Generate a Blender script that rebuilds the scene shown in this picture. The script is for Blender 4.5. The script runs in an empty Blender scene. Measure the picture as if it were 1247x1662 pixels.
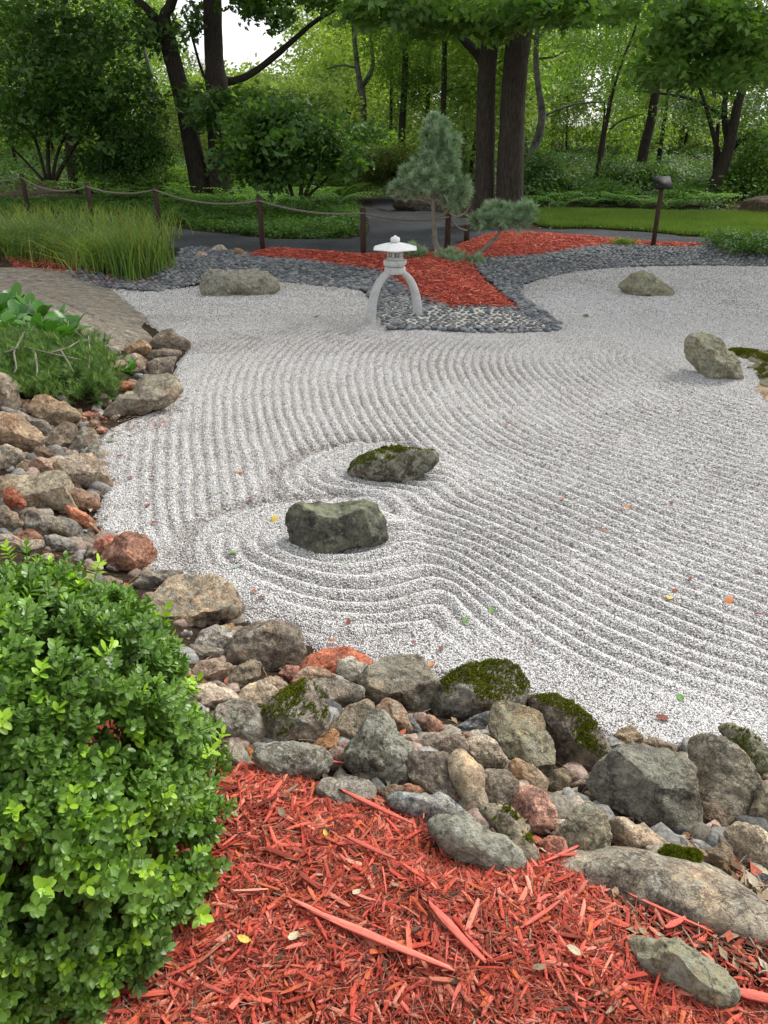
import bpy, math, random
import numpy as np
from mathutils import Vector, Matrix, noise
from mathutils.geometry import delaunay_2d_cdt

random.seed(7)
rng = np.random.default_rng(7)
scene = bpy.context.scene
COL = scene.collection

# ------------------------------------------------------------------ camera, sky, sun, exposure
FPX, W0, H0, CAM_H = 1250.0, 1247.0, 1662.0, 2.1
PITCH = math.radians(26.8)
cam_d = bpy.data.cameras.new('camera')
cam = bpy.data.objects.new('camera', cam_d)
COL.objects.link(cam)
cam.location = (0, 0, CAM_H)
cam.rotation_euler = (math.pi / 2 - PITCH, 0, 0)
cam_d.sensor_fit = 'VERTICAL'
cam_d.sensor_height = 24
cam_d.lens = 24 * FPX / H0
cam_d.clip_start = 0.05
cam_d.clip_end = 500
scene.camera = cam

SUN_EL, SUN_AZ = math.radians(48), math.radians(50)     # azimuth from +Y, towards -X when negative
world = bpy.data.worlds.new('World')
scene.world = world
world.use_nodes = True
nt = world.node_tree
nt.nodes.clear()
sky = nt.nodes.new('ShaderNodeTexSky')
sky.sky_type = 'NISHITA'
sky.sun_disc = False
sky.sun_elevation = SUN_EL
sky.sun_rotation = SUN_AZ
sky.air_density = 1.0
sky.dust_density = 2.0
sky.ozone_density = 1.0
hs = nt.nodes.new('ShaderNodeHueSaturation')
hs.inputs['Saturation'].default_value = 0.18
hs.inputs['Value'].default_value = 1.0
bg = nt.nodes.new('ShaderNodeBackground')
bg.inputs['Strength'].default_value = 0.15
wo = nt.nodes.new('ShaderNodeOutputWorld')
nt.links.new(sky.outputs[0], hs.inputs['Color'])
nt.links.new(hs.outputs[0], bg.inputs['Color'])
nt.links.new(bg.outputs[0], wo.inputs[0])

sun_d = bpy.data.lights.new('sun', 'SUN')
sun_d.energy = 1.5
sun_d.angle = math.radians(13)
sun_d.color = (1.0, 0.97, 0.92)
sun = bpy.data.objects.new('sun', sun_d)
COL.objects.link(sun)
sd = Vector((math.sin(SUN_AZ) * math.cos(SUN_EL), math.cos(SUN_AZ) * math.cos(SUN_EL), math.sin(SUN_EL)))
sun.rotation_euler = sd.to_track_quat('Z', 'Y').to_euler()
sun.location = (0, 0, 20)

scene.view_settings.view_transform = 'Standard'
scene.view_settings.look = 'None'
scene.view_settings.gamma = 1
scene.view_settings.use_curve_mapping = False
scene.view_settings.exposure = 0.93
scene.cycles.max_bounces = 6
scene.cycles.diffuse_bounces = 4
scene.cycles.transparent_max_bounces = 8
scene.cycles.caustics_reflective = False
scene.cycles.caustics_refractive = False

# ------------------------------------------------------------------ projection helpers
CP, SP = math.cos(PITCH), math.sin(PITCH)
FWD = np.array([0, CP, -SP]); UPV = np.array([0, SP, CP]); RGT = np.array([1.0, 0, 0]); EYE = np.array([0, 0, CAM_H])

def ray(x, y):
    return RGT * ((x - W0 / 2) / FPX) + UPV * ((H0 / 2 - y) / FPX) + FWD      # axis depth 1

def plane(x, y, z=0.0):
    d = ray(x, y)
    return EYE + d * ((z - CAM_H) / d[2])

def aty(x, y, Y):
    d = ray(x, y)
    return EYE + d * (Y / d[1])

def fr(x0, y0, s, pts):
    return [(x0 + a * s, y0 + b * s) for a, b in pts]

# ------------------------------------------------------------------ noise in numpy
def _hash(ix, iy, iz, seed):
    h = (ix * 374761393 + iy * 668265263 + iz * 2147483647 + seed * 144665) & 0xffffffff
    h = ((h ^ (h >> 13)) * 1274126177) & 0xffffffff
    h = (h ^ (h >> 16)) & 0xffffffff
    return h.astype(np.float64) / 4294967295.0

def vnoise(P, seed=0):
    P = np.asarray(P, float)
    I = np.floor(P).astype(np.int64); F = P - I
    F = F * F * (3 - 2 * F)
    r = 0
    for dx in (0, 1):
        for dy in (0, 1):
            for dz in (0, 1):
                w = (F[..., 0] if dx else 1 - F[..., 0]) * (F[..., 1] if dy else 1 - F[..., 1]) * (F[..., 2] if dz else 1 - F[..., 2])
                r = r + w * _hash(I[..., 0] + dx, I[..., 1] + dy, I[..., 2] + dz, seed)
    return r * 2 - 1

def fbm(P, octv=4, seed=0, gain=0.5):
    P = np.asarray(P, float)
    a, r = 1.0, 0
    for k in range(octv):
        r = r + a * vnoise(P * (2.03 ** k) + 17.3 * k, seed + k)
        a *= gain
    return r

# ------------------------------------------------------------------ polygons
def in_poly(X, Y, poly):
    inside = np.zeros(X.shape, bool)
    n = len(poly)
    for i in range(n):
        x1, y1 = poly[i][:2]; x2, y2 = poly[(i + 1) % n][:2]
        if y1 == y2: continue
        c = ((y1 > Y) != (y2 > Y)) & (X < (x2 - x1) * (Y - y1) / (y2 - y1) + x1)
        inside ^= c
    return inside

def dist_line(X, Y, pts, closed=True):
    d = np.full(X.shape, 1e9)
    n = len(pts)
    for i in range(n if closed else n - 1):
        ax, ay = pts[i][:2]; bx, by = pts[(i + 1) % n][:2]
        vx, vy = bx - ax, by - ay
        L = vx * vx + vy * vy + 1e-12
        t = np.clip(((X - ax) * vx + (Y - ay) * vy) / L, 0, 1)
        d = np.minimum(d, np.hypot(X - ax - t * vx, Y - ay - t * vy))
    return d

def smooth_poly(pts, n=4, closed=True):
    out = []
    m = len(pts)
    rngi = range(m if closed else m - 1)
    for i in rngi:
        g = lambda k: np.array(pts[k % m][:2] if closed else pts[min(max(k, 0), m - 1)][:2], float)
        p0, p1, p2, p3 = g(i - 1), g(i), g(i + 1), g(i + 2)
        for j in range(n):
            t = j / n
            out.append(tuple(0.5 * ((2 * p1) + (-p0 + p2) * t + (2 * p0 - 5 * p1 + 4 * p2 - p3) * t * t + (-p0 + 3 * p1 - 3 * p2 + p3) * t ** 3)))
    if not closed: out.append(tuple(pts[-1][:2]))
    return out

def wpoly(px, z=0.0, smooth=3):
    w = [tuple(plane(x, y, z)[:2]) for x, y in px]
    return smooth_poly(w, smooth) if smooth else w

GRAVEL_PX = [(160, 470), (200, 462), (260, 470), (325, 463), (345, 455), (455, 456), (520, 462), (575, 468), (604, 490), (612, 515), (624, 531),
             (680, 531), (760, 536), (850, 536), (908, 532), (885, 506), (850, 482), (846, 462), (900, 444), (980, 434), (1100, 429), (1247, 430), (1600, 436),
             (1750, 700), (1700, 1100), (1450, 1205), (1247, 1205), (1060, 1215), (980, 1190), (850, 1115), (720, 1095), (600, 1075), (520, 1050),
             (490, 1030), (400, 1000), (365, 955), (250, 925), (205, 890), (160, 850), (172, 800), (160, 720), (190, 690), (250, 668), (288, 640),
             (285, 600), (305, 560), (250, 530), (212, 500)]
GRAVEL = wpoly(GRAVEL_PX)

def sstep(t):
    t = np.clip(t, 0, 1)
    return t * t * (3 - 2 * t)

def rise(X, Y, d, bump=True):
    wf = 1 - sstep((Y - 2.7) / 1.6)
    wl = sstep((-X + 0.3) / 1.2) * (1 - sstep((Y - 8.0) / 3.0)) * (1 - wf)
    wr = np.clip(1 - wf - wl, 0, 1)
    z = wf * 0.56 * sstep(d / 1.25) + wl * 0.34 * sstep(d / 1.3) + wr * 0.10 * sstep(d / 1.0)
    if bump:
        P = np.stack([X * 1.3, Y * 1.3, X * 0], -1)
        z = z + 0.03 * fbm(P, 3, 5) * sstep(d / 0.6) * (1 - sstep((Y - 5) / 10))
    return z

# height lookup grid
GX0, GX1, GY0, GY1, GS = -16.0, 16.0, -2.0, 32.0, 0.1
gx = np.arange(GX0, GX1 + 1e-6, GS); gy = np.arange(GY0, GY1 + 1e-6, GS)
MX, MY = np.meshgrid(gx, gy)
_d = dist_line(MX, MY, GRAVEL)
_in = in_poly(MX, MY, GRAVEL)
SD = np.where(_in, -_d, _d)
HG = np.where(_in, 0.0, rise(MX, MY, np.maximum(SD, 0)))

def lookup(G, x, y):
    x = np.asarray(x, float); y = np.asarray(y, float)
    u = np.clip((x - GX0) / GS, 0, len(gx) - 1.001); v = np.clip((y - GY0) / GS, 0, len(gy) - 1.001)
    i = u.astype(int); j = v.astype(int); a = u - i; b = v - j
    return (G[j, i] * (1 - a) + G[j, i + 1] * a) * (1 - b) + (G[j + 1, i] * (1 - a) + G[j + 1, i + 1] * a) * b

def hz(x, y): return lookup(HG, x, y)
def sdist(x, y): return lookup(SD, x, y)

def at(x, y):
    d = ray(x, y)
    ts = np.arange(0.5, 60, 0.01)
    P = EYE + d[None, :] * ts[:, None]
    below = P[:, 2] < hz(P[:, 0], P[:, 1])
    k = int(np.argmax(below)) if below.any() else len(ts) - 1
    return P[k]

# ------------------------------------------------------------------ object helpers
def tag(o, label=None, cat=None, group=None, kind=None):
    if label: o['label'] = label
    if cat: o['category'] = cat
    if group: o['group'] = group
    if kind: o['kind'] = kind
    return o

def mesh_data(name, V, F, mat=None, smooth=False, colors=None):
    V = np.asarray(V, np.float32).reshape(-1, 3)
    F = np.asarray(F, np.int32)
    me = bpy.data.meshes.new(name)
    k = F.shape[1]
    me.vertices.add(len(V)); me.vertices.foreach_set('co', V.ravel())
    me.loops.add(F.size); me.loops.foreach_set('vertex_index', F.ravel())
    me.polygons.add(len(F))
    me.polygons.foreach_set('loop_start', np.arange(0, F.size, k, dtype=np.int32))
    me.polygons.foreach_set('loop_total', np.full(len(F), k, np.int32))
    me.update(calc_edges=True)
    if smooth: me.polygons.foreach_set('use_smooth', np.ones(len(F), bool))
    if mat: me.materials.append(mat)
    if colors is not None:
        ca = me.color_attributes.new('Col', 'FLOAT_COLOR', 'POINT')
        c = np.ones((len(V), 4), np.float32); c[:, :colors.shape[1]] = colors
        ca.data.foreach_set('color', c.ravel())
    me.validate()
    return me

def link(name, me, parent=None, loc=None):
    o = bpy.data.objects.new(name, me)
    COL.objects.link(o)
    if parent is not None: o.parent = parent
    if loc is not None: o.location = loc
    return o

def empty(name, loc=(0, 0, 0), rz=0):
    o = bpy.data.objects.new(name, None)
    COL.objects.link(o)
    o.location = loc; o.rotation_euler = (0, 0, rz)
    o.empty_display_size = 0.1
    return o

class MB:
    def __init__(s): s.v, s.f, s.c, s.n = [], [], [], 0
    def add(s, V, F, col=None):
        V = np.asarray(V, float).reshape(-1, 3); F = np.asarray(F, int)
        if F.shape[1] == 4: F = np.concatenate([F[:, [0, 1, 2]], F[:, [0, 2, 3]]])
        s.v.append(V); s.f.append(F + s.n); s.n += len(V)
        s.c.append(np.tile(np.asarray(col if col is not None else (1, 1, 1), float)[:3], (len(V), 1)))
    def box(s, c, size, rz=0, rx=0, taper=1.0, col=None):
        x, y, z = [q / 2 for q in size]
        V = np.array([(-x, -y, -z), (x, -y, -z), (x, y, -z), (-x, y, -z), (-x * taper, -y * taper, z), (x * taper, -y * taper, z), (x * taper, y * taper, z), (-x * taper, y * taper, z)])
        M = np.array((Matrix.Rotation(rz, 3, 'Z') @ Matrix.Rotation(rx, 3, 'X')))
        s.add(V @ M.T + np.array(c), [(0, 3, 2, 1), (4, 5, 6, 7), (0, 1, 5, 4), (1, 2, 6, 5), (2, 3, 7, 6), (3, 0, 4, 7)], col)
    def tube(s, pts, radii, n=8, cap=True, jit=0, col=None):
        pts = np.asarray(pts, float); m = len(pts)
        if np.isscalar(radii): radii = [radii] * m
        V = []
        prev = None
        for i in range(m):
            t = pts[min(i + 1, m - 1)] - pts[max(i - 1, 0)]
            t = t / (np.linalg.norm(t) + 1e-9)
            a = prev if prev is not None else (np.array([1.0, 0, 0]) if abs(t[0]) < .8 else np.array([0, 1.0, 0]))
            a = a - t * (a @ t); a /= np.linalg.norm(a) + 1e-9
            prev = a
            b = np.cross(t, a)
            for k in range(n):
                th = 2 * math.pi * k / n
                r = radii[i] * (1 + (jit * (rng.random() - .5) if jit else 0))
                V.append(pts[i] + r * (math.cos(th) * a + math.sin(th) * b))
        F = [(i * n + k, i * n + (k + 1) % n, (i + 1) * n + (k + 1) % n, (i + 1) * n + k) for i in range(m - 1) for k in range(n)]
        nv = len(V)
        if cap:
            V.append(pts[0]); V.append(pts[-1])
            s.add(V, F, col)
            base = s.n - len(V)
            s.f.append(np.array([(base + nv, base + (k + 1) % n, base + k) for k in range(n)] + [(base + nv + 1, base + (m - 1) * n + k, base + (m - 1) * n + (k + 1) % n) for k in range(n)]))
        else:
            s.add(V, F, col)
    def build(s, name, mat, parent=None, smooth=False, loc=None):
        me = mesh_data(name, np.concatenate(s.v), np.concatenate(s.f), mat, smooth, np.concatenate(s.c))
        return link(name, me, parent, loc)

def lathe(prof, n, V0=(0, 0, 0), phase=0):
    V, F = [], []
    for r, z in prof:
        for k in range(n):
            a = phase + 2 * math.pi * k / n
            V.append((V0[0] + r * math.cos(a), V0[1] + r * math.sin(a), V0[2] + z))
    for i in range(len(prof) - 1):
        for k in range(n):
            F.append((i * n + k, i * n + (k + 1) % n, (i + 1) * n + (k + 1) % n, (i + 1) * n + k))
    return V, F

# ------------------------------------------------------------------ materials
def new_mat(name):
    m = bpy.data.materials.new(name); m.use_nodes = True
    nt = m.node_tree; nt.nodes.clear()
    return m, nt

def N(nt, t, **kw):
    n = nt.nodes.new(t)
    for k, v in kw.items():
        if k in n.inputs: n.inputs[k].default_value = v
        else: setattr(n, k, v)
    return n

def ramp(nt, fac, stops):
    r = nt.nodes.new('ShaderNodeValToRGB')
    e = r.color_ramp.elements
    while len(e) < len(stops): e.new(0.5)
    for q, (p, c) in zip(e, stops):
        q.position = p; q.color = (*c, 1) if len(c) == 3 else c
    nt.links.new(fac, r.inputs[0])
    return r

def mix(nt, fac, a, b, mode='MIX'):
    m = nt.nodes.new('ShaderNodeMix'); m.data_type = 'RGBA'; m.blend_type = mode
    for s, v in ((0, fac), (6, a), (7, b)):
        if hasattr(v, 'is_linked') or hasattr(v, 'links'): nt.links.new(v, m.inputs[s])
        elif s == 0: m.inputs[0].default_value = v
        else: m.inputs[s].default_value = (*v, 1) if len(v) == 3 else v
    return m.outputs[2]

def math_(nt, op, a, b=0.0, clamp=False):
    m = nt.nodes.new('ShaderNodeMath'); m.operation = op; m.use_clamp = clamp
    for i, v in ((0, a), (1, b)):
        if hasattr(v, 'links'): nt.links.new(v, m.inputs[i])
        else: m.inputs[i].default_value = v
    return m.outputs[0]

def finish(nt, col, rough=0.9, bump=None, bd=0.01, bs=1.0, spec=0.3):
    b = nt.nodes.new('ShaderNodeBsdfPrincipled')
    if hasattr(col, 'links'): nt.links.new(col, b.inputs['Base Color'])
    else: b.inputs['Base Color'].default_value = (*col, 1)
    b.inputs['Roughness'].default_value = rough
    b.inputs['Specular IOR Level'].default_value = spec
    if bump is not None:
        bn = N(nt, 'ShaderNodeBump'); bn.inputs['Strength'].default_value = bs; bn.inputs['Distance'].default_value = bd
        nt.links.new(bump, bn.inputs['Height']); nt.links.new(bn.outputs[0], b.inputs['Normal'])
    o = nt.nodes.new('ShaderNodeOutputMaterial')
    nt.links.new(b.outputs[0], o.inputs[0])
    return b

def noise_n(nt, vec, scale, detail=6, rough=0.6):
    n = nt.nodes.new('ShaderNodeTexNoise')
    n.inputs['Scale'].default_value = scale; n.inputs['Detail'].default_value = detail; n.inputs['Roughness'].default_value = rough
    if vec is not None: nt.links.new(vec, n.inputs['Vector'])
    return n

def simple_mat(name, c1, c2, scale=8, rough=0.85, bd=0.004, bscale=60, spec=0.3, stretch=None):
    m, nt = new_mat(name)
    tc = N(nt, 'ShaderNodeTexCoord')
    vec = tc.outputs['Object']
    if stretch:
        mp = N(nt, 'ShaderNodeMapping'); mp.inputs['Scale'].default_value = stretch
        nt.links.new(vec, mp.inputs[0]); vec = mp.outputs[0]
    n = noise_n(nt, vec, scale)
    r = ramp(nt, n.outputs[0], [(0.3, c1), (0.7, c2)])
    n2 = noise_n(nt, vec, bscale, 5)
    finish(nt, r.outputs[0], rough, n2.outputs[0], bd, 1.0, spec)
    return m

def rock_material():
    m, nt = new_mat('weathered_stone')
    oi = N(nt, 'ShaderNodeObjectInfo')
    geo = N(nt, 'ShaderNodeNewGeometry')
    off = N(nt, 'ShaderNodeVectorMath', operation='MULTIPLY_ADD')
    comb = N(nt, 'ShaderNodeCombineXYZ')
    for i in range(3): nt.links.new(oi.outputs['Random'], comb.inputs[i])
    nt.links.new(comb.outputs[0], off.inputs[0]); off.inputs[1].default_value = (31, 17, 23)
    nt.links.new(geo.outputs['Position'], off.inputs[2])
    vec = off.outputs[0]
    n1 = noise_n(nt, vec, 9, 8, 0.65)
    n2 = noise_n(nt, vec, 45, 6, 0.7)
    n3 = noise_n(nt, vec, 180, 3, 0.6)
    n4 = noise_n(nt, vec, 5, 5, 0.6)
    base = oi.outputs['Color']
    # large tone variation
    v1 = ramp(nt, n1.outputs[0], [(0.28, (0.52, 0.47, 0.43)), (0.5, (1.08, 1.02, 0.95)), (0.72, (1.9, 1.8, 1.6))])
    c = mix(nt, 1.0, base, v1.outputs[0], 'MULTIPLY')
    v2 = ramp(nt, n2.outputs[0], [(0.32, (0.45, 0.45, 0.46)), (0.5, (1, 1, 1)), (0.68, (1.5, 1.45, 1.38))])
    c = mix(nt, 1.0, c, v2.outputs[0], 'MULTIPLY')
    # mineral speckle
    vor = N(nt, 'ShaderNodeTexVoronoi'); vor.inputs['Scale'].default_value = 230; nt.links.new(vec, vor.inputs['Vector'])
    sp = ramp(nt, vor.outputs['Color'], [(0.0, (0.35, 0.33, 0.32)), (0.35, (0.9, 0.9, 0.9)), (0.75, (1.1, 1.1, 1.08)), (1.0, (1.7, 1.65, 1.6))])
    at1 = N(nt, 'ShaderNodeAttribute'); at1.attribute_type = 'OBJECT'; at1.attribute_name = 'speckle'
    c = mix(nt, at1.outputs['Fac'], c, mix(nt, 1.0, c, sp.outputs[0], 'MULTIPLY'))
    # warm iron stain
    st = ramp(nt, n4.outputs[0], [(0.52, (0, 0, 0)), (0.7, (1, 1, 1))])
    warm = mix(nt, 1.0, c, (1.25, 0.92, 0.68), 'MULTIPLY')
    c = mix(nt, math_(nt, 'MULTIPLY', st.outputs[0], 0.6), c, warm)
    # lichen patches
    at2 = N(nt, 'ShaderNodeAttribute'); at2.attribute_type = 'OBJECT'; at2.attribute_name = 'lichen'
    ln = noise_n(nt, vec, 22, 7, 0.75)
    thr = math_(nt, 'MULTIPLY_ADD', at2.outputs['Fac'], -0.22)
    thr.node.inputs[2].default_value = 0.64
    lm = math_(nt, 'MULTIPLY', math_(nt, 'SUBTRACT', ln.outputs[0], thr), 22.0, True)
    lc = ramp(nt, n2.outputs[0], [(0.35, (0.22, 0.215, 0.16)), (0.65, (0.46, 0.455, 0.37))])
    c = mix(nt, math_(nt, 'MULTIPLY', lm, 0.8), c, lc.outputs[0])
    # soft algal film on faces looking up, paled to put top light into colour
    at3 = N(nt, 'ShaderNodeAttribute'); at3.attribute_type = 'OBJECT'; at3.attribute_name = 'algae_light'
    sx = N(nt, 'ShaderNodeSeparateXYZ'); nt.links.new(geo.outputs['Normal'], sx.inputs[0])
    up = ramp(nt, sx.outputs[2], [(0.1, (0, 0, 0)), (0.8, (1, 1, 1))])
    am = math_(nt, 'MULTIPLY', math_(nt, 'MULTIPLY', up.outputs[0], at3.outputs['Fac']), ramp(nt, n1.outputs[0], [(0.35, (0, 0, 0)), (0.6, (1, 1, 1))]).outputs[0])
    c = mix(nt, am, c, (0.27, 0.28, 0.17))
    h = math_(nt, 'ADD', math_(nt, 'MULTIPLY', n2.outputs[0], 1.0), math_(nt, 'MULTIPLY', n3.outputs[0], 0.35))
    # fine cracks
    w = N(nt, 'ShaderNodeTexVoronoi', feature='DISTANCE_TO_EDGE'); w.inputs['Scale'].default_value = 7
    wv = N(nt, 'ShaderNodeVectorMath', operation='MULTIPLY_ADD')
    nt.links.new(n1.outputs['Color'], wv.inputs[0]); wv.inputs[1].default_value = (0.35, 0.35, 0.35); nt.links.new(vec, wv.inputs[2])
    nt.links.new(wv.outputs[0], w.inputs['Vector'])
    cr = ramp(nt, w.outputs['Distance'], [(0.0, (0, 0, 0)), (0.035, (1, 1, 1))])
    h = math_(nt, 'ADD', h, math_(nt, 'MULTIPLY', cr.outputs[0], 0.35))
    c = mix(nt, 0.35, c, mix(nt, 1.0, c, mix(nt, cr.outputs[0], (0.45, 0.42, 0.4), (1, 1, 1)), 'MULTIPLY'))
    finish(nt, c, 0.88, h, 0.012, 1.0, 0.25)
    return m
M_ROCK = rock_material()

def vc_mat(name, rough=0.8, spec=0.3, scale=120, amt=0.5, bd=0.002, trans=0.0, tint=None):
    """vertex colour (a real per-piece colour) with fine procedural variation"""
    m, nt = new_mat(name)
    a = N(nt, 'ShaderNodeVertexColor'); a.layer_name = 'Col'
    geo = N(nt, 'ShaderNodeNewGeometry')
    n = noise_n(nt, geo.outputs['Position'], scale, 4)
    r = ramp(nt, n.outputs[0], [(0.3, (1 - amt,) * 3), (0.7, (1 + amt,) * 3)])
    c = mix(nt, 1.0, a.outputs[0], r.outputs[0], 'MULTIPLY')
    b = finish(nt, c, rough, n.outputs[0], bd, 1.0, spec)
    if trans:
        tr = N(nt, 'ShaderNodeBsdfTranslucent')
        nt.links.new(mix(nt, 1.0, c, (1.5, 1.6, 0.5), 'MULTIPLY'), tr.inputs[0])
        ms = N(nt, 'ShaderNodeMixShader'); ms.inputs[0].default_value = trans
        out = [q for q in nt.nodes if q.type == 'OUTPUT_MATERIAL'][0]
        nt.links.new(b.outputs[0], ms.inputs[1]); nt.links.new(tr.outputs[0], ms.inputs[2]); nt.links.new(ms.outputs[0], out.inputs[0])
    return m

def leaf_mat(name, c1, c2, rough=0.5, trans=0.35, spec=0.4, tc=(1.6, 1.7, 0.5), wscale=0.8):
    """leaf: per-instance and per-place colour variation, light passing through"""
    m, nt = new_mat(name)
    oi = N(nt, 'ShaderNodeObjectInfo'); geo = N(nt, 'ShaderNodeNewGeometry')
    a = N(nt, 'ShaderNodeVertexColor'); a.layer_name = 'Col'
    n = noise_n(nt, geo.outputs['Position'], wscale, 3)
    f = math_(nt, 'ADD', math_(nt, 'MULTIPLY', oi.outputs['Random'], 0.45), math_(nt, 'MULTIPLY', n.outputs[0], 0.75), True)
    r = ramp(nt, f, [(0.2, c1), (0.8, c2)])
    c = mix(nt, 1.0, r.outputs[0], a.outputs[0], 'MULTIPLY')
    b = finish(nt, c, rough, spec=spec)
    tr = N(nt, 'ShaderNodeBsdfTranslucent')
    nt.links.new(mix(nt, 1.0, c, tc, 'MULTIPLY'), tr.inputs[0])
    ms = N(nt, 'ShaderNodeMixShader'); ms.inputs[0].default_value = trans
    out = [q for q in nt.nodes if q.type == 'OUTPUT_MATERIAL'][0]
    nt.links.new(b.outputs[0], ms.inputs[1]); nt.links.new(tr.outputs[0], ms.inputs[2]); nt.links.new(ms.outputs[0], out.inputs[0])
    return m

def ground_material():
    m, nt = new_mat('leaf_littered_soil')
    geo = N(nt, 'ShaderNodeNewGeometry')
    v = geo.outputs['Position']
    n1 = noise_n(nt, v, 1.3, 6); n2 = noise_n(nt, v, 40, 6, 0.7)
    vo = N(nt, 'ShaderNodeTexVoronoi'); vo.inputs['Scale'].default_value = 55; nt.links.new(v, vo.inputs['Vector'])
    c = ramp(nt, n1.outputs[0], [(0.3, (0.020, 0.015, 0.010)), (0.7, (0.055, 0.040, 0.026))])
    l = ramp(nt, vo.outputs['Color'], [(0.0, (0.45, 0.4, 0.35)), (0.6, (1, 1, 1)), (0.85, (1.6, 1.4, 1.1)), (1.0, (4.0, 3.2, 2.2))])
    c = mix(nt, 1.0, c.outputs[0], l.outputs[0], 'MULTIPLY')
    finish(nt, c, 0.95, math_(nt, 'ADD', n2.outputs[0], vo.outputs['Distance']), 0.012, 1.0, 0.1)
    return m

def gravel_material():
    m, nt = new_mat('pale_crushed_granite')
    geo = N(nt, 'ShaderNodeNewGeometry'); v = geo.outputs['Position']
    vo = N(nt, 'ShaderNodeTexVoronoi'); vo.inputs['Scale'].default_value = 85; nt.links.new(v, vo.inputs['Vector'])
    ve = N(nt, 'ShaderNodeTexVoronoi', feature='DISTANCE_TO_EDGE'); ve.inputs['Scale'].default_value = 85; nt.links.new(v, ve.inputs['Vector'])
    sep = N(nt, 'ShaderNodeSeparateColor'); nt.links.new(vo.outputs['Color'], sep.inputs[0])
    c = ramp(nt, sep.outputs[0], [(0.0, (0.22, 0.21, 0.205)), (0.16, (0.38, 0.36, 0.35)), (0.36, (0.56, 0.54, 0.52)), (0.75, (0.70, 0.69, 0.67)), (1.0, (0.80, 0.79, 0.78))])
    e = ramp(nt, ve.outputs['Distance'], [(0.0, (0.45, 0.43, 0.41)), (0.14, (1, 1, 1))])
    c = mix(nt, 0.8, c.outputs[0], e.outputs[0], 'MULTIPLY')
    n1 = noise_n(nt, v, 0.9, 5)
    t = ramp(nt, n1.outputs[0], [(0.3, (0.90, 0.87, 0.83)), (0.7, (1.04, 1.03, 1.02))])
    c = mix(nt, 1.0, c, t.outputs[0], 'MULTIPLY')
    # aged buff gravel in the unraked corner by the bedrock
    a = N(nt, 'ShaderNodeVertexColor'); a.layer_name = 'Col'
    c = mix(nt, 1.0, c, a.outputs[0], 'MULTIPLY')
    hgt = math_(nt, 'ADD', math_(nt, 'MINIMUM', ve.outputs['Distance'], 0.3), math_(nt, 'MULTIPLY', sep.outputs[1], 0.25))
    finish(nt, c, 0.9, hgt, 0.012, 1.0, 0.2)
    return m

def path_material():
    m, nt = new_mat('dark_grey_crushed_stone')
    geo = N(nt, 'ShaderNodeNewGeometry'); v = geo.outputs['Position']
    n1 = noise_n(nt, v, 0.8, 6); n2 = noise_n(nt, v, 60, 5, 0.7)
    vo = N(nt, 'ShaderNodeTexVoronoi'); vo.inputs['Scale'].default_value = 45; nt.links.new(v, vo.inputs['Vector'])
    c = ramp(nt, n1.outputs[0], [(0.3, (0.030, 0.033, 0.037)), (0.7, (0.072, 0.076, 0.081))])
    l = ramp(nt, vo.outputs['Color'], [(0.0, (0.5, 0.5, 0.5)), (0.6, (1, 1, 1)), (1.0, (1.9, 1.85, 1.8))])
    c = mix(nt, 1.0, c.outputs[0], l.outputs[0], 'MULTIPLY')
    finish(nt, c, 0.95, n2.outputs[0], 0.008, 1.0, 0.2)
    return m

M_GROUND = ground_material(); M_GRAVEL = gravel_material(); M_PATH = path_material()
M_LAWN = simple_mat('lawn_turf', (0.020, 0.045, 0.010), (0.055, 0.10, 0.022), 2.0, 0.95, 0.02, 60)
M_MORTAR = simple_mat('cream_sand_mortar', (0.50, 0.46, 0.38), (0.66, 0.62, 0.54), 9, 0.95, 0.004, 120)
M_MULCHBASE = simple_mat('red_mulch_fines', (0.16, 0.028, 0.018), (0.42, 0.070, 0.045), 30, 0.95, 0.01, 90)
def chip_mat():
    m, nt = new_mat('dyed_red_wood')
    a = N(nt, 'ShaderNodeVertexColor'); a.layer_name = 'Col'
    tc = N(nt, 'ShaderNodeTexCoord'); oi = N(nt, 'ShaderNodeObjectInfo')
    mp = N(nt, 'ShaderNodeMapping'); mp.inputs['Scale'].default_value = (1.6, 9, 9); nt.links.new(tc.outputs['Object'], mp.inputs[0])
    cb = N(nt, 'ShaderNodeCombineXYZ')
    for i in range(3): nt.links.new(math_(nt, 'MULTIPLY', oi.outputs['Random'], 50.0), cb.inputs[i])
    nt.links.new(cb.outputs[0], mp.inputs['Location'])
    n = noise_n(nt, mp.outputs[0], 1.0, 5, .7)
    r = ramp(nt, n.outputs[0], [(0.28, (.52, .48, .47)), (0.5, (1, 1, 1)), (0.72, (1.4, 1.7, 1.85))])
    c = mix(nt, 1.0, a.outputs[0], r.outputs[0], 'MULTIPLY')
    v = ramp(nt, oi.outputs['Random'], [(0, (.72, .68, .68)), (.3, (1, .97, .97)), (.7, (1.05, 1.05, 1.05)), (1, (1.35, 1.5, 1.5))])
    c = mix(nt, 1.0, c, v.outputs[0], 'MULTIPLY')
    finish(nt, c, .78, n.outputs[0], .0025, 1.0, .25)
    return m
M_CHIP = chip_mat()
M_PEBBLE = vc_mat('slate_grey_pebble', 0.62, 0.35, 60, 0.25, 0.001)
M_BARK = simple_mat('ridged_dark_bark', (0.020, 0.016, 0.014), (0.075, 0.060, 0.048), 14, 0.95, 0.03, 22, 0.15, (3.0, 3.0, 0.5))
M_BARKB = simple_mat('ridged_brown_bark', (0.028, 0.024, 0.019), (0.095, 0.080, 0.064), 14, 0.95, 0.035, 20, 0.15, (3.0, 3.0, 0.45))
M_BARKP = simple_mat('pale_mottled_bark', (0.045, 0.042, 0.035), (0.22, 0.215, 0.19), 5, 0.95, 0.01, 22, 0.15)
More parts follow.
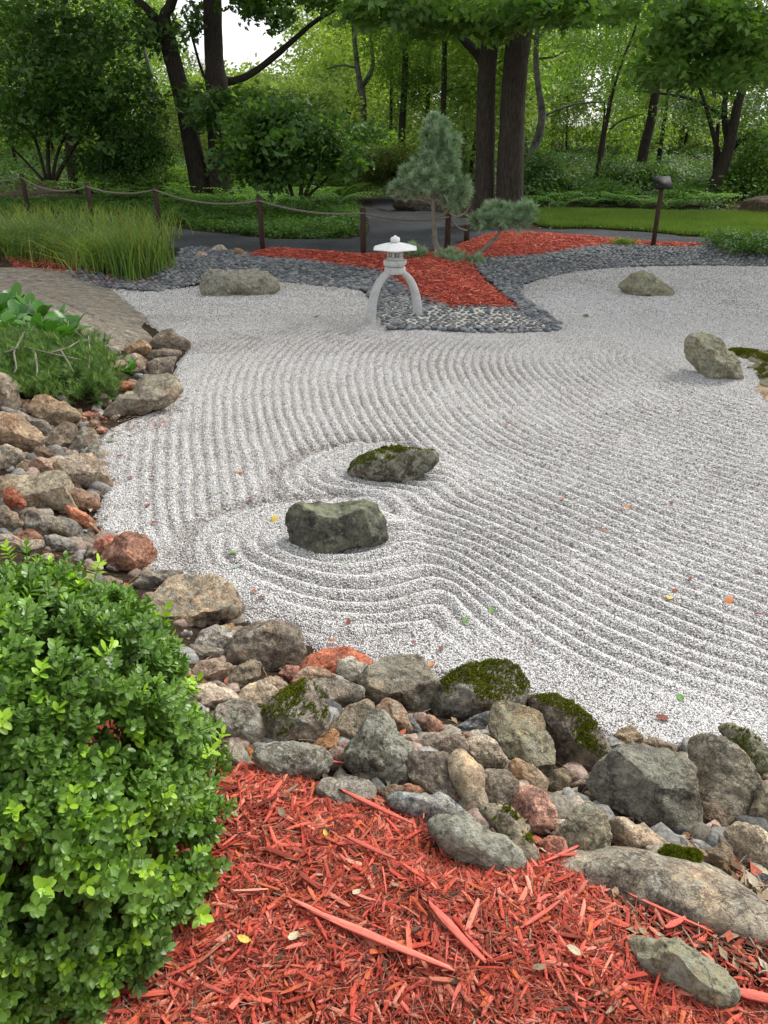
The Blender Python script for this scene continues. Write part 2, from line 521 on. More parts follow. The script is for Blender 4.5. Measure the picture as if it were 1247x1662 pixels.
M_POST = simple_mat('weathered_brown_timber', (0.034, 0.021, 0.015), (0.080, 0.050, 0.036), 10, 0.85, 0.004, 50, 0.2, (4, 4, 0.6))
M_ROPE = simple_mat('tan_hemp_rope', (0.15, 0.13, 0.10), (0.27, 0.235, 0.18), 60, 0.9, 0.004, 160)
def granite(name, c, stain):
    m, nt = new_mat(name)
    tc = N(nt, 'ShaderNodeTexCoord'); v = tc.outputs['Object']
    vo = N(nt, 'ShaderNodeTexVoronoi'); vo.inputs['Scale'].default_value = 260; nt.links.new(v, vo.inputs['Vector'])
    sp = ramp(nt, vo.outputs['Color'], [(0, (.35, .35, .36)), (.3, (.9, .9, .9)), (1, (1.15, 1.15, 1.15))])
    n = noise_n(nt, v, 7, 6, .7); n2 = noise_n(nt, v, 90, 4)
    col = mix(nt, 1.0, c, sp.outputs[0], 'MULTIPLY')
    st = ramp(nt, n.outputs[0], [(.45, (0, 0, 0)), (.7, (1, 1, 1))])
    col = mix(nt, math_(nt, 'MULTIPLY', st.outputs[0], stain), col, (.13, .13, .10))
    finish(nt, col, .85, math_(nt, 'ADD', n2.outputs[0], n.outputs[0]), .006, 1.0, .25)
    return m
M_GRANITE = granite('pale_carved_granite', (0.60, 0.60, 0.58), .30); M_CAPST = granite('white_carved_granite', (0.80, 0.80, 0.78), .12)
M_DARK = simple_mat('black_sign_back', (0.006, 0.006, 0.006), (0.014, 0.014, 0.014), 10, 0.6)
M_PINEBARK = simple_mat('grey_pine_bark', (0.13, 0.115, 0.09), (0.27, 0.25, 0.19), 12, 0.9, 0.006, 50)
M_TWIG = simple_mat('dry_twig', (0.16, 0.12, 0.09), (0.32, 0.26, 0.2), 30, 0.9, 0.002, 90)

L_BOX = leaf_mat('boxwood_leaf', (0.060, 0.13, 0.020), (0.165, 0.30, 0.050), 0.38, 0.22, 0.5, (1.5, 1.7, 0.4), 5.0)
L_BOXN = leaf_mat('boxwood_new_leaf', (0.20, 0.38, 0.03), (0.36, 0.56, 0.05), 0.4, 0.3, 0.5, (1.5, 1.6, 0.4), 5.0)
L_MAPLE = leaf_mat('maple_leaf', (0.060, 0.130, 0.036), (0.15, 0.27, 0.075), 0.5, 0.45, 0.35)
L_DARK = leaf_mat('shade_toned_leaf', (0.032, 0.080, 0.022), (0.10, 0.19, 0.048), 0.55, 0.3, 0.3)  # darkened leaf colour, shade under the crowns is put into it
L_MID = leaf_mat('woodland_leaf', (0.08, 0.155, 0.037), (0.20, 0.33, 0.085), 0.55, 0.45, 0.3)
L_FAR = leaf_mat('sun_toned_woodland_leaf', (0.18, 0.265, 0.08), (0.41, 0.51, 0.20), 0.6, 0.45, 0.2)  # brighter copy of the woodland leaf, distant sunlight put into its colour
L_OLIVE = leaf_mat('olive_shrub_leaf', (0.05, 0.085, 0.02), (0.12, 0.16, 0.04), 0.55, 0.35, 0.3)
L_FERN = leaf_mat('fern_leaf', (0.07, 0.16, 0.025), (0.15, 0.30, 0.05), 0.6, 0.35, 0.25)
L_COVER = leaf_mat('ground_cover_leaf', (0.04, 0.10, 0.02), (0.10, 0.20, 0.04), 0.55, 0.3, 0.3)
L_PINE = leaf_mat('blue_green_needle', (0.21, 0.33, 0.185), (0.40, 0.52, 0.33), 0.5, 0.28, 0.35, (1.2, 1.3, 0.9), 4.0)
L_MUGO = leaf_mat('green_pine_needle', (0.06, 0.14, 0.03), (0.17, 0.28, 0.06), 0.5, 0.15, 0.35, (1.3, 1.3, 0.6), 4.0)
L_GRASS = leaf_mat('long_grass_blade', (0.08, 0.17, 0.03), (0.21, 0.34, 0.07), 0.5, 0.35, 0.35, (1.4, 1.4, 0.5), 1.6)
L_LAWN = leaf_mat('lawn_blade', (0.07, 0.14, 0.025), (0.17, 0.26, 0.06), 0.6, 0.3, 0.25, (1.4, 1.4, 0.5), 0.9)
L_BERG = leaf_mat('glossy_round_leaf', (0.04, 0.14, 0.02), (0.10, 0.26, 0.04), 0.35, 0.2, 0.5, (1.4, 1.5, 0.4), 3.0)
L_MOSS = leaf_mat('moss_tuft', (0.045, 0.06, 0.006), (0.14, 0.16, 0.012), 0.9, 0.2, 0.1, (1.3, 1.2, 0.4), 14.0)

# ------------------------------------------------------------------ instancing for what nobody could count
_groups = {}
def inst_group(srcs):
    key = tuple(s.name for s in srcs)
    if key in _groups: return _groups[key]
    ng = bpy.data.node_groups.new('scatter', 'GeometryNodeTree')
    ng.interface.new_socket('Geometry', in_out='INPUT', socket_type='NodeSocketGeometry')
    ng.interface.new_socket('Geometry', in_out='OUTPUT', socket_type='NodeSocketGeometry')
    gi = ng.nodes.new('NodeGroupInput'); go = ng.nodes.new('NodeGroupOutput')
    iop = ng.nodes.new('GeometryNodeInstanceOnPoints')
    ji = ng.nodes.new('GeometryNodeJoinGeometry')
    for s in reversed(srcs):
        oi = ng.nodes.new('GeometryNodeObjectInfo'); oi.inputs['Object'].default_value = s
        g2 = ng.nodes.new('GeometryNodeGeometryToInstance')
        ng.links.new(oi.outputs['Geometry'], g2.inputs[0]); ng.links.new(g2.outputs[0], ji.inputs[0])
    ng.links.new(gi.outputs[0], iop.inputs['Points'])
    ng.links.new(ji.outputs[0], iop.inputs['Instance'])
    iop.inputs['Pick Instance'].default_value = True
    for nm, ty, sock in (('idx', 'INT', 'Instance Index'), ('scl', 'FLOAT_VECTOR', 'Scale')):
        a = ng.nodes.new('GeometryNodeInputNamedAttribute'); a.data_type = ty; a.inputs['Name'].default_value = nm
        ng.links.new(a.outputs[0], iop.inputs[sock])
    a = ng.nodes.new('GeometryNodeInputNamedAttribute'); a.data_type = 'FLOAT_VECTOR'; a.inputs['Name'].default_value = 'rot'
    er = ng.nodes.new('FunctionNodeEulerToRotation')
    ng.links.new(a.outputs[0], er.inputs[0]); ng.links.new(er.outputs[0], iop.inputs['Rotation'])
    ng.links.new(iop.outputs[0], go.inputs[0])
    _groups[key] = ng
    return ng

def scatter(name, pts, rot, scl, srcs, parent=None, idx=None, kind='stuff'):
    pts = np.asarray(pts, np.float32); n = len(pts)
    me = bpy.data.meshes.new(name)
    me.vertices.add(n); me.vertices.foreach_set('co', pts.ravel())
    a = me.attributes.new('rot', 'FLOAT_VECTOR', 'POINT'); a.data.foreach_set('vector', np.asarray(rot, np.float32).ravel())
    scl = np.asarray(scl, np.float32)
    if scl.ndim == 1: scl = np.repeat(scl[:, None], 3, 1)
    a = me.attributes.new('scl', 'FLOAT_VECTOR', 'POINT'); a.data.foreach_set('vector', scl.ravel())
    if idx is None: idx = rng.integers(0, len(srcs), n)
    a = me.attributes.new('idx', 'INT', 'POINT'); a.data.foreach_set('value', np.asarray(idx, np.int32))
    o = link(name, me, parent)
    md = o.modifiers.new('scatter', 'NODES'); md.node_group = inst_group(srcs)
    if kind: o['kind'] = kind
    return o

def src(name, mb, mat, smooth=False):
    me = mesh_data(name, np.concatenate(mb.v), np.concatenate(mb.f), mat, smooth, np.concatenate(mb.c))
    return bpy.data.objects.new(name, me)          # never linked: a shape to be scattered

def dirs_to_euler(D, spin=True, axis='Z'):
    """euler whose local Z (or Y) points along D, with random spin"""
    out = np.zeros((len(D), 3))
    for i, d in enumerate(D):
        q = Vector(d).to_track_quat('Z', 'Y').to_matrix()
        if spin: q = q @ Matrix.Rotation(rng.random() * 6.283, 3, 'Z')
        out[i] = q.to_euler()
    return out

def rand_rot(n, tilt=0.5):
    return np.stack([rng.normal(0, tilt, n), rng.normal(0, tilt, n), rng.random(n) * 6.283], -1)

# leaf shapes
def frame(d, up=None):
    d = np.asarray(d, float); d = d / (np.linalg.norm(d) + 1e-9)
    up = np.array([0, 0, 1.0]) if up is None else np.asarray(up, float)
    if abs(d @ up) > 0.95: up = np.array([1.0, 0, 0])
    s = np.cross(d, up); s /= np.linalg.norm(s)
    n = np.cross(s, d)
    return d, s, n

def oval_leaf(mb, base, d, L, Wd, cup=0.15, col=(1, 1, 1), up=None, droop=0.0):
    d, s, n = frame(d, up)
    base = np.asarray(base, float)
    V = []
    for t, w in ((0, 0.0), (0.3, 0.8), (0.62, 1.0), (0.88, 0.55), (1.0, 0)):
        c = base + d * L * t - n * droop * L * t * t
        if w == 0: V.append(c)
        else:
            V += [c - s * Wd / 2 * w + n * cup * Wd * w, c, c + s * Wd / 2 * w + n * cup * Wd * w]
    F = [(0, 2, 1), (0, 3, 2), (1, 2, 5), (1, 5, 4), (2, 3, 6), (2, 6, 5), (4, 5, 8), (4, 8, 7), (5, 6, 9), (5, 9, 8), (7, 8, 10), (8, 9, 10)]
    mb.add(V, F, col)

def diamond_leaf(mb, base, d, L, Wd, col=(1, 1, 1), fold=0.15, up=None):
    d, s, n = frame(d, up)
    base = np.asarray(base, float)
    m = base + d * L * 0.45
    mb.add([base, m - s * Wd / 2 + n * fold * Wd, base + d * L, m + s * Wd / 2 + n * fold * Wd], [(0, 2, 1), (0, 3, 2)], col)

def maple_leaf(mb, base, d, L, col=(1, 1, 1), up=None, droop=0.2):
    d, s, n = frame(d, up)
    base = np.asarray(base, float)
    out = [(0, 0), (0.28, -0.18), (0.50, -0.05), (0.42, -0.32), (0.62, 0.30)]
    prof = [(-0.05, 0.0), (-0.35, -0.02), (-0.30, 0.16), (-0.52, 0.42), (-0.28, 0.42), (-0.22, 0.62), (0, 1.0), (0.22, 0.62), (0.28, 0.42), (0.52, 0.42), (0.30, 0.16), (0.35, -0.02), (0.05, 0.0)]
    c = base + d * L * 0.3
    V = [c] + [base + s * L * a + d * L * b - n * droop * L * (a * a + b * b) for a, b in prof]
    F = [(0, i + 1, i) for i in range(1, len(prof))]
    mb.add(V, F, col)

def rdir(z0=-1, z1=1):
    z = rng.uniform(z0, z1); a = rng.random() * 6.283; r = math.sqrt(max(0, 1 - z * z))
    return np.array([r * math.cos(a), r * math.sin(a), z])

def cluster(name, kind, mat, n, R, L, flat=0.5, seed=0):
    mb = MB()
    for i in range(n):
        c = rdir() * R * rng.random() ** 0.45; c[2] *= flat
        d = rdir(-0.7, 0.25)
        g = rng.uniform(0.72, 1.25); col = (g * rng.uniform(.9, 1.12), g, g * rng.uniform(.8, 1.05))
        l = L * rng.uniform(0.7, 1.2)
        if kind == 'maple': maple_leaf(mb, c, d, l, col)
        elif kind == 'oval': diamond_leaf(mb, c, d, l, l * 0.55, col)
    return src(name, mb, mat)

def fern_src(name, mat):
    mb = MB()
    nf = 9
    for k in range(nf):
        a = 6.283 * k / nf + rng.uniform(-.3, .3)
        el = rng.uniform(0.75, 1.2); L = rng.uniform(0.55, 0.8)
        h = np.array([math.cos(a), math.sin(a), 0]); sd_ = np.array([-math.sin(a), math.cos(a), 0])
        g = rng.uniform(.8, 1.2)
        for i in range(1, 15):
            t = i / 15
            p = h * L * (t * math.cos(el) + 0.45 * t * t) + np.array([0, 0, L * (math.sin(el) * t - 0.55 * t * t)])
            w = L * 0.2 * math.sin(math.pi * min(1, t * 0.85 + 0.12)) + 0.01
            for sg in (-1, 1):
                diamond_leaf(mb, p, sd_ * sg + h * 0.35 + np.array([0, 0, -0.25]), w, 0.035, (g, g, g))
    return src(name, mb, mat)

def tuft_src(name, mat, n=46, L=0.075, wd=0.0016, spread=0.9, stem=0.05):
    mb = MB()
    for i in range(n):
        t = rng.random()
        a = rng.random() * 6.283; el = rng.uniform(0.35, 1.35)
        d = np.array([math.cos(a) * math.cos(el) * spread, math.sin(a) * math.cos(el) * spread, math.sin(el)])
        b = np.array([0, 0, stem * t])
        g = rng.uniform(.75, 1.25)
        dd, s, nn = frame(d)
        l = L * rng.uniform(.7, 1.1)
        mb.add([b - s * wd, b + s * wd, b + dd * l * 0.6 + s * wd, b + dd * l * .6 - s * wd, b + dd * l], [(0, 1, 2), (0, 2, 3), (3, 2, 4)], (g, g, g))
    return src(name, mb, mat)

# ================================================================== GROUND
def grid_mesh(xs, ys, Z):
    X, Y = np.meshgrid(xs, ys)
    V = np.stack([X, Y, Z], -1).reshape(-1, 3)
    ny, nx = X.shape
    i = np.arange(ny - 1)[:, None] * nx + np.arange(nx - 1)[None, :]
    F = np.stack([i, i + 1, i + nx + 1, i + nx], -1).reshape(-1, 4)
    return V, F

xs = np.concatenate([-16 - np.geomspace(0.5, 180, 14)[::-1], np.arange(-16, -4, 0.4), np.arange(-4, 7, 0.06), np.arange(7, 16.01, 0.4), 16 + np.geomspace(0.5, 180, 14)])
ys = np.concatenate([-2 - np.geomspace(0.5, 60, 8)[::-1], np.arange(-2, 0.3, .3), np.arange(0.3, 11, 0.06), np.arange(11, 32.01, 0.4), 32 + np.geomspace(0.5, 200, 18)])
X, Y = np.meshgrid(xs, ys)
Z = hz(X, Y)
D = sdist(X, Y)
Z = np.where(D < 0.02, -0.07, Z)
V, F = grid_mesh(xs, ys, Z)
ground = tag(link('ground', mesh_data('ground', V, F, M_GROUND, True)), kind='structure')

# ---- raked gravel: a height field whose furrows run along lines laid by the rake
SEAM1 = [(700, 738), (640, 714), (560, 716), (490, 735), (448, 765), (440, 795), (452, 812)]
SEAM2 = [(640, 835), (560, 803), (500, 806), (430, 812), (360, 828), (303, 860), (285, 900), (308, 945), (388, 985), (480, 1020), (567, 1037), (625, 1034)]
R1 = wpoly(SEAM1 + [(560, 806), (640, 800), (720, 790)], smooth=0)
R2 = wpoly(SEAM2 + [(700, 1010), (760, 930), (720, 880)], smooth=0)
GUIDES = {
 'M': [[(481, 538), (418, 556), (364, 588), (337, 624), (333, 660), (337, 731), (333, 772), (320, 821)],
       [(300, 640), (262, 700), (240, 780), (235, 880)],
       [(520, 541), (470, 560), (425, 600), (415, 660), (425, 720), (430, 790)],
       [(571, 543), (526, 565), (499, 606), (495, 660), (513, 704), (530, 722)],
       [(650, 545), (600, 565), (575, 605), (578, 650), (605, 700), (640, 730), (720, 765), (830, 812), (970, 870), (1247, 975), (1500, 1060)],
       [(767, 544), (718, 573), (713, 622), (737, 670), (786, 714), (854, 743), (981, 792), (1127, 865), (1247, 914), (1500, 1000)],
       [(874, 549), (835, 573), (835, 607), (859, 646), (913, 685), (1030, 734), (1247, 802), (1500, 870)],
       [(956, 554), (913, 572), (932, 600), (1005, 641), (1054, 670), (1247, 735), (1500, 790)],
       [(1107, 563), (1044, 578), (1054, 597), (1117, 632), (1247, 668), (1500, 700)],
       [(737, 807), (835, 850), (981, 919), (1150, 990), (1247, 1030), (1500, 1120)],
       [(757, 914), (859, 986), (1009, 1063), (1247, 1111), (1400, 1150)],
       [(763, 974), (835, 1022), (1009, 1111), (1247, 1183)],
       [(712, 1012), (800, 1060), (900, 1120), (1020, 1180)]],
 'U1': [[(634, 713), (544, 718), (481, 736), (450, 767), (454, 794), (499, 808)],
        [(600, 728), (530, 738), (490, 752), (478, 776), (505, 796), (560, 806)],
        [(571, 740), (522, 758), (513, 776), (535, 794), (589, 800), (640, 793), (737, 807)]],
 'U2': [[(472, 808), (391, 821), (347, 835), (306, 866), (295, 898), (320, 934), (382, 974), (477, 1010), (571, 1023), (650, 1012), (700, 987), (763, 990)],
        [(472, 835), (418, 853), (396, 875), (405, 907), (454, 934), (522, 952), (589, 956), (640, 945), (700, 915), (750, 935), (859, 1005)],
        [(470, 822), (400, 838), (352, 868), (345, 902), (372, 938), (430, 965), (520, 985), (600, 986), (660, 968), (710, 940), (770, 965)],
        [(463, 857), (432, 866), (425, 880), (445, 902), (499, 920), (571, 922), (634, 911), (692, 890), (757, 914), (859, 986)],
        [(640, 850), (730, 862), (830, 905), (980, 985), (1247, 1075)]]}
gs = 0.042
px_ = np.arange(-4.5, 7.01, gs); py_ = np.arange(1.6, 10.5, gs)
PX, PY = np.meshgrid(px_, py_)

def samples(keys):
    P, T = [], []
    for k in keys:
        for g in GUIDES[k]:
            w = np.array(wpoly(g, smooth=0)); w = np.array(smooth_poly([tuple(q) for q in w], 4, closed=False))
            seg = np.diff(w, axis=0); L = np.linalg.norm(seg, axis=1)
            for i in range(len(seg)):
                m = max(1, int(L[i] / 0.06))
                for j in range(m):
                    P.append(w[i] + seg[i] * (j + .5) / m); T.append(seg[i] / (L[i] + 1e-9))
    return np.array(P), np.array(T)

def dirfield(keys, X, Y):
    P, T = samples(keys)
    gxs = np.zeros(X.shape); gys = np.zeros(X.shape)
    for (a, b), (tx, ty) in zip(P, T):
        w = 1.0 / ((X - a) ** 2 + (Y - b) ** 2 + 0.004) ** 1.6
        gxs += w * tx; gys += w * ty
    m = np.hypot(gxs, gys) + 1e-9
    return gxs / m, gys / m

in1 = in_poly(PX, PY, R1); in2 = in_poly(PX, PY, R2)
tM = dirfield(['M'], PX, PY); t1 = dirfield(['U1'], PX, PY); t2 = dirfield(['U2'], PX, PY)
TX = np.where(in1, t1[0], np.where(in2, t2[0], tM[0])); TY = np.where(in1, t1[1], np.where(in2, t2[1], tM[1]))
SPC = 0.088
NX, NY = -TY / SPC, TX / SPC                   # gradient of the line count
def crosses(ax, ay, bx, by, seam):
    r = np.zeros(ax.shape, bool)
    for (cx, cy), (dx, dy) in zip(seam[:-1], seam[1:]):
        o = lambda px, py, qx, qy, rx, ry: (qx - px) * (ry - py) - (qy - py) * (rx - px)
        r |= (o(ax, ay, bx, by, cx, cy) * o(ax, ay, bx, by, dx, dy) < 0) & (o(cx, cy, dx, dy, ax, ay) * o(cx, cy, dx, dy, bx, by) < 0)
    return r
seams = [wpoly(SEAM1, smooth=0), wpoly(SEAM2, smooth=0)]
WX = np.ones((len(py_), len(px_) - 1)); WY = np.ones((len(py_) - 1, len(px_)))
for sm in seams:
    WX[crosses(PX[:, :-1], PY[:, :-1], PX[:, 1:], PY[:, 1:], sm)] = 0
    WY[crosses(PX[:-1], PY[:-1], PX[1:], PY[1:], sm)] = 0
GXe = (NX[:, :-1] + NX[:, 1:]) * .5 * gs; GYe = (NY[:-1] + NY[1:]) * .5 * gs
def Aop(p):
    r = np.zeros_like(p)
    d = WX * (p[:, 1:] - p[:, :-1]); r[:, 1:] += d; r[:, :-1] -= d
    d = WY * (p[1:] - p[:-1]); r[1:] += d; r[:-1] -= d
    return r
bv = np.zeros_like(PX)
d = WX * GXe; bv[:, 1:] += d; bv[:, :-1] -= d
d = WY * GYe; bv[1:] += d; bv[:-1] -= d
phi = np.zeros_like(PX); r_ = bv - Aop(phi); p_ = r_.copy(); rs = (r_ * r_).sum()
for it in range(900):
    Ap = Aop(p_); al = rs / ((p_ * Ap).sum() + 1e-20)
    phi += al * p_; r_ -= al * Ap; rn = (r_ * r_).sum()
    if rn < 1e-7: break
    p_ = r_ + rn / rs * p_; rs = rn

def pinterp(G, x, y):
    u = np.clip((x - px_[0]) / gs, 0, len(px_) - 1.001); v = np.clip((y - py_[0]) / gs, 0, len(py_) - 1.001)
    i = u.astype(int); j = v.astype(int); a = u - i; b = v - j
    return i, j, a, b
CPH, SPH = np.cos(2 * np.pi * phi), np.sin(2 * np.pi * phi)
ROCKC = [plane(640, 775), plane(548, 880), plane(1165, 600)]
def groove(x, y):
    """height of the raked surface, metres"""
    i, j, a, b = pinterp(phi, x, y)
    p00, p10, p01, p11 = phi[j, i], phi[j, i + 1], phi[j + 1, i], phi[j + 1, i + 1]
    # across a seam take the nearest corner instead of blending
    spread = np.maximum.reduce([p00, p10, p01, p11]) - np.minimum.reduce([p00, p10, p01, p11])
    ph = (p00 * (1 - a) + p10 * a) * (1 - b) + (p01 * (1 - a) + p11 * a) * b
    near = np.where(a < .5, np.where(b < .5, p00, p01), np.where(b < .5, p10, p11))
    ok = spread < 1.4
    ph = np.where(ok, ph, near)
    wob = 0.10 * fbm(np.stack([x * 3, y * 3, x * 0], -1), 2, 9)
    h = .55 * (1.9 * np.abs(np.sin(np.pi * (ph + wob))) ** 0.9 - 1.1) - .45 * np.cos(2 * np.pi * (ph + wob))
    amp = (0.0125 + .004 * np.exp(-((x - ROCKC[1][0]) ** 2 + (y - ROCKC[1][1]) ** 2) / 1.7) - .0025 * sstep((x - .2) / 1.5)) * (0.85 + 0.40 * fbm(np.stack([x * 1.7, y * 1.7, x * 0 + 4], -1), 3, 21))
    # unraked margins: towards the far bank, the far right pool and the rock edges
    keep = sstep(-sdist(x, y) / 0.28 - 0.15)
    far = in_poly(x, y, RAKED) * sstep(dist_line(x, y, RAKED) / 0.35)
    lump = 0.010 * fbm(np.stack([x * 5, y * 5, x * 0], -1), 3, 31) + 0.012 * fbm(np.stack([x * 1.1, y * 1.1, x * 0 + 9], -1), 2, 33)
    sm = np.minimum(dist_line(x, y, seams[0], False), dist_line(x, y, seams[1], False))
    ditch = -0.028 * np.exp(-(sm / 0.055) ** 2) * far
    return (h * amp) * keep * far * np.where(ok, 1, .3) + lump * 0.6 + ditch
RAKED = wpoly([(330, 545), (470, 530), (600, 538), (760, 543), (900, 540), (1000, 545), (1110, 552), (1125, 600), (1200, 640), (1300, 650), (1600, 680), (1600, 1150), (1247, 1190),
               (1060, 1190), (980, 1165), (850, 1095), (720, 1065), (600, 1050), (480, 1060), (380, 1040), (250, 980), (150, 900), (120, 800), (150, 720), (270, 640), (300, 600)])

yy = [1.5]
while yy[-1] < 17.5: yy.append(yy[-1] + max(0.012, 0.0042 * yy[-1]) * (1 if yy[-1] < 10.5 else 2.2))
yy = np.array(yy)
xx = np.concatenate([np.arange(-4.3, -3.0, .04), np.arange(-3.0, 4.6, 0.0155), np.arange(4.6, 12, .07)])
X, Y = np.meshgrid(xx, yy)
Dg = sdist(X, Y)
Z = groove(X.ravel(), Y.ravel()).reshape(X.shape)
# gravel piled in a low collar round the two standing boulders
for (cx, cy, _z), rr in zip(ROCKC, (0.34, 0.36, 0.4)):
    dd = np.hypot(X - cx, Y - cy); Z += 0.03 * np.exp(-((dd - rr) / 0.12) ** 2)
Z = Z - np.maximum(0, Dg + 0.02) * 0.45
buff = 1 - 0.16 * sstep((Y - 8.2) / 1.6) * sstep((0.6 - X) / 1.2)
V, F = grid_mesh(xx, yy, Z)
keepv = (Dg < 0.35).ravel()
F = F[keepv[F].all(1)]
used = np.unique(F); remap = np.full(len(V), -1); remap[used] = np.arange(len(used))
furrow_tone = (1 - .40 * np.clip(-Z / .018, 0, 1) * (Dg < -.03)).ravel()  # darker and warmer towards the bottom of the furrows
bc = np.stack([buff.ravel() * furrow_tone, buff.ravel() ** 1.25 * furrow_tone ** 1.15, buff.ravel() ** 1.7 * furrow_tone ** 1.3], -1)
V = V[used]; F = remap[F]
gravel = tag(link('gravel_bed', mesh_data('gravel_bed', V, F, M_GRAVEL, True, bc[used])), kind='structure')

def gz(x, y):
    x = np.atleast_1d(np.asarray(x, float)); y = np.atleast_1d(np.asarray(y, float))
    z = groove(x, y)
    for (cx, cy, _z), rr in zip(ROCKC, (0.34, 0.36, 0.4)):
        dd = np.hypot(x - cx, y - cy); z = z + 0.03 * np.exp(-((dd - rr) / 0.12) ** 2)
    return z - np.maximum(0, sdist(x, y) + 0.02) * 0.45

# loose gravel stones lying on the bed
def stone_src(name, col):
    mb = MB()
    V = np.array([v for v in [(1, 0, 0), (-1, 0, 0), (0, 1, 0), (0, -1, 0), (0, 0, 1), (0, 0, -1), (.62, .62, .5), (-.6, .6, .45), (.6, -.62, .5), (-.6, -.6, .5)]], float)
    V = V * rng.uniform(.75, 1.2, V.shape) * np.array([0.0062, 0.0048, 0.0038])
    F = [(0, 6, 4), (6, 2, 4), (2, 7, 4), (7, 1, 4), (1, 9, 4), (9, 3, 4), (3, 8, 4), (8, 0, 4), (0, 5, 2), (2, 5, 1), (1, 5, 3), (3, 5, 0), (0, 2, 6), (2, 1, 7), (1, 3, 9), (3, 0, 8)]
    mb.add(V, F, col)
    return src(name, mb, M_STONE)
M_STONE = vc_mat('crushed_granite_stone', 0.85, 0.25, 300, 0.25, 0.0005)
STONES = [stone_src('stone', c) for c in ((.78, .77, .75), (.70, .69, .67), (.60, .58, .56), (.40, .385, .375), (.20, .195, .19), (.54, .50, .46))]
def scatter_gravel(n, y0, y1, power):
    out = []
    y = y0 + (y1 - y0) * rng.random(n) ** power
    x = rng.uniform(-0.62, 0.56, n) * (y + 0.6)
    m = (sdist(x, y) < 0.10)
    return x[m], y[m]
xa, ya = scatter_gravel(680000, 1.9, 11.0, 1.75)
za = gz(xa, ya)
n = len(xa)
sc_ = rng.uniform(0.55, 1.05, n) * (1 + 0.03 * ya)
lowf = np.clip(-(za + .001) / .010, 0, 1)                       # darker, tanner stones more often low in the furrows
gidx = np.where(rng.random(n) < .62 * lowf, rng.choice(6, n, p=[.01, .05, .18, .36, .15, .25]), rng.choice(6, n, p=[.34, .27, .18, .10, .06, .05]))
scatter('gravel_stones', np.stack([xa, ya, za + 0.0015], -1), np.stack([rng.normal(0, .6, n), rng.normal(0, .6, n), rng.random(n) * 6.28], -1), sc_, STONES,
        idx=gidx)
xb = rng.uniform(-6, 10, 150000); yb_ = rng.uniform(9.5, 17, 150000); mb_ = (sdist(xb, yb_) < .06) & (np.abs(xb) < .6 * yb_); xb, yb_ = xb[mb_], yb_[mb_]
scatter('gravel_stones', np.stack([xb, yb_, gz(xb, yb_) + .002], -1), rand_rot(len(xb), .6), rng.uniform(1.3, 2.0, len(xb)), STONES, idx=rng.choice(6, len(xb), p=[.30, .26, .18, .12, .07, .07]))

# ---- sheets laid on the ground: path, lawn, mortar under the pebbles, mulch fines
def sheet(name, px, lift, mat, step=0.2, z=0.08, kind='structure', smooth=3, dome=0.0):
    poly = wpoly(px, z, smooth)
    P = np.array(poly)
    x0, y0 = P.min(0); x1, y1 = P.max(0)
    gx_, gy_ = np.meshgrid(np.arange(x0, x1, step), np.arange(y0, y1, step))
    gx_ = gx_.ravel() + rng.uniform(-.1, .1, gx_.size) * step; gy_ = gy_.ravel() + rng.uniform(-.1, .1, gy_.size) * step
    m = in_poly(gx_, gy_, poly) & (dist_line(gx_, gy_, poly) > step * .4)
    pts = [Vector(p) for p in poly] + [Vector((a, b)) for a, b in zip(gx_[m], gy_[m])]
    nb = len(poly)
    vs, es, fs, *_ = delaunay_2d_cdt(pts, [(i, (i + 1) % nb) for i in range(nb)], [list(range(nb))], 1, 1e-5)
    A = np.array([tuple(v) for v in vs])
    db = dist_line(A[:, 0], A[:, 1], poly)
    zz = hz(A[:, 0], A[:, 1]) + lift * sstep(db / 0.12) + 0.004 + dome * sstep(db / 0.7)
    zz = np.where(sdist(A[:, 0], A[:, 1]) < 0.02, np.maximum(zz, 0.0), zz) - 0.03 * (db < 1e-4)
    me = mesh_data(name, np.stack([A[:, 0], A[:, 1], zz], -1), np.array([tuple(f) for f in fs if len(f) == 3]), mat, True)
    return tag(link(name, me), kind=kind), poly

PATH_PX = [(-400, 372), (-100, 352), (60, 345), (180, 350), (262, 360), (300, 372), (400, 383), (480, 389), (560, 388), (588, 378), (580, 355), (572, 340), (600, 336), (640, 345),
           (700, 343), (740, 350), (775, 358), (860, 372), (960, 372), (1060, 379), (1150, 386), (1400, 392), (1600, 402), (1600, 420), (1247, 412), (1150, 405), (1000, 396), (880, 390),
           (800, 388), (760, 398), (700, 420), (640, 424), (560, 421), (480, 420), (410, 424), (360, 416), (300, 410), (250, 404), (100, 400), (-200, 410), (-500, 420)]
PATH_FAR = [(600, 340), (588, 330), (600, 322), (640, 322), (700, 326), (690, 346), (640, 347)]
sheet('path', PATH_PX, 0.012, M_PATH, 0.3)
sheet('path_branch', PATH_FAR, 0.010, M_PATH, 0.4)
LAWN_PX = [(862, 346), (960, 346), (1100, 349), (1247, 350), (1500, 352), (1600, 398), (1400, 392), (1150, 386), (1060, 379), (960, 372), (880, 370)]
_, LAWN = sheet('lawn', LAWN_PX, 0.02, M_LAWN, 0.4)
PEB_PX = [(110, 450), (150, 449), (200, 452), (245, 446), (285, 430), (300, 412), (345, 412), (420, 421), (480, 425), (560, 437), (615, 444), (650, 466), (690, 490), (740, 503), (830, 501),
          (833, 492), (800, 465), (772, 442), (790, 425), (870, 419), (930, 411), (1000, 401), (1100, 405), (1150, 404), (1247, 408), (1600, 416), (1600, 438), (1247, 431), (1100, 430),
          (980, 435), (900, 446), (848, 463), (850, 482), (885, 506), (912, 533), (850, 538), (760, 537), (680, 532), (624, 531), (606, 490), (582, 469), (520, 463), (455, 457), (345, 456), (260, 472), (190, 466), (130, 462)]
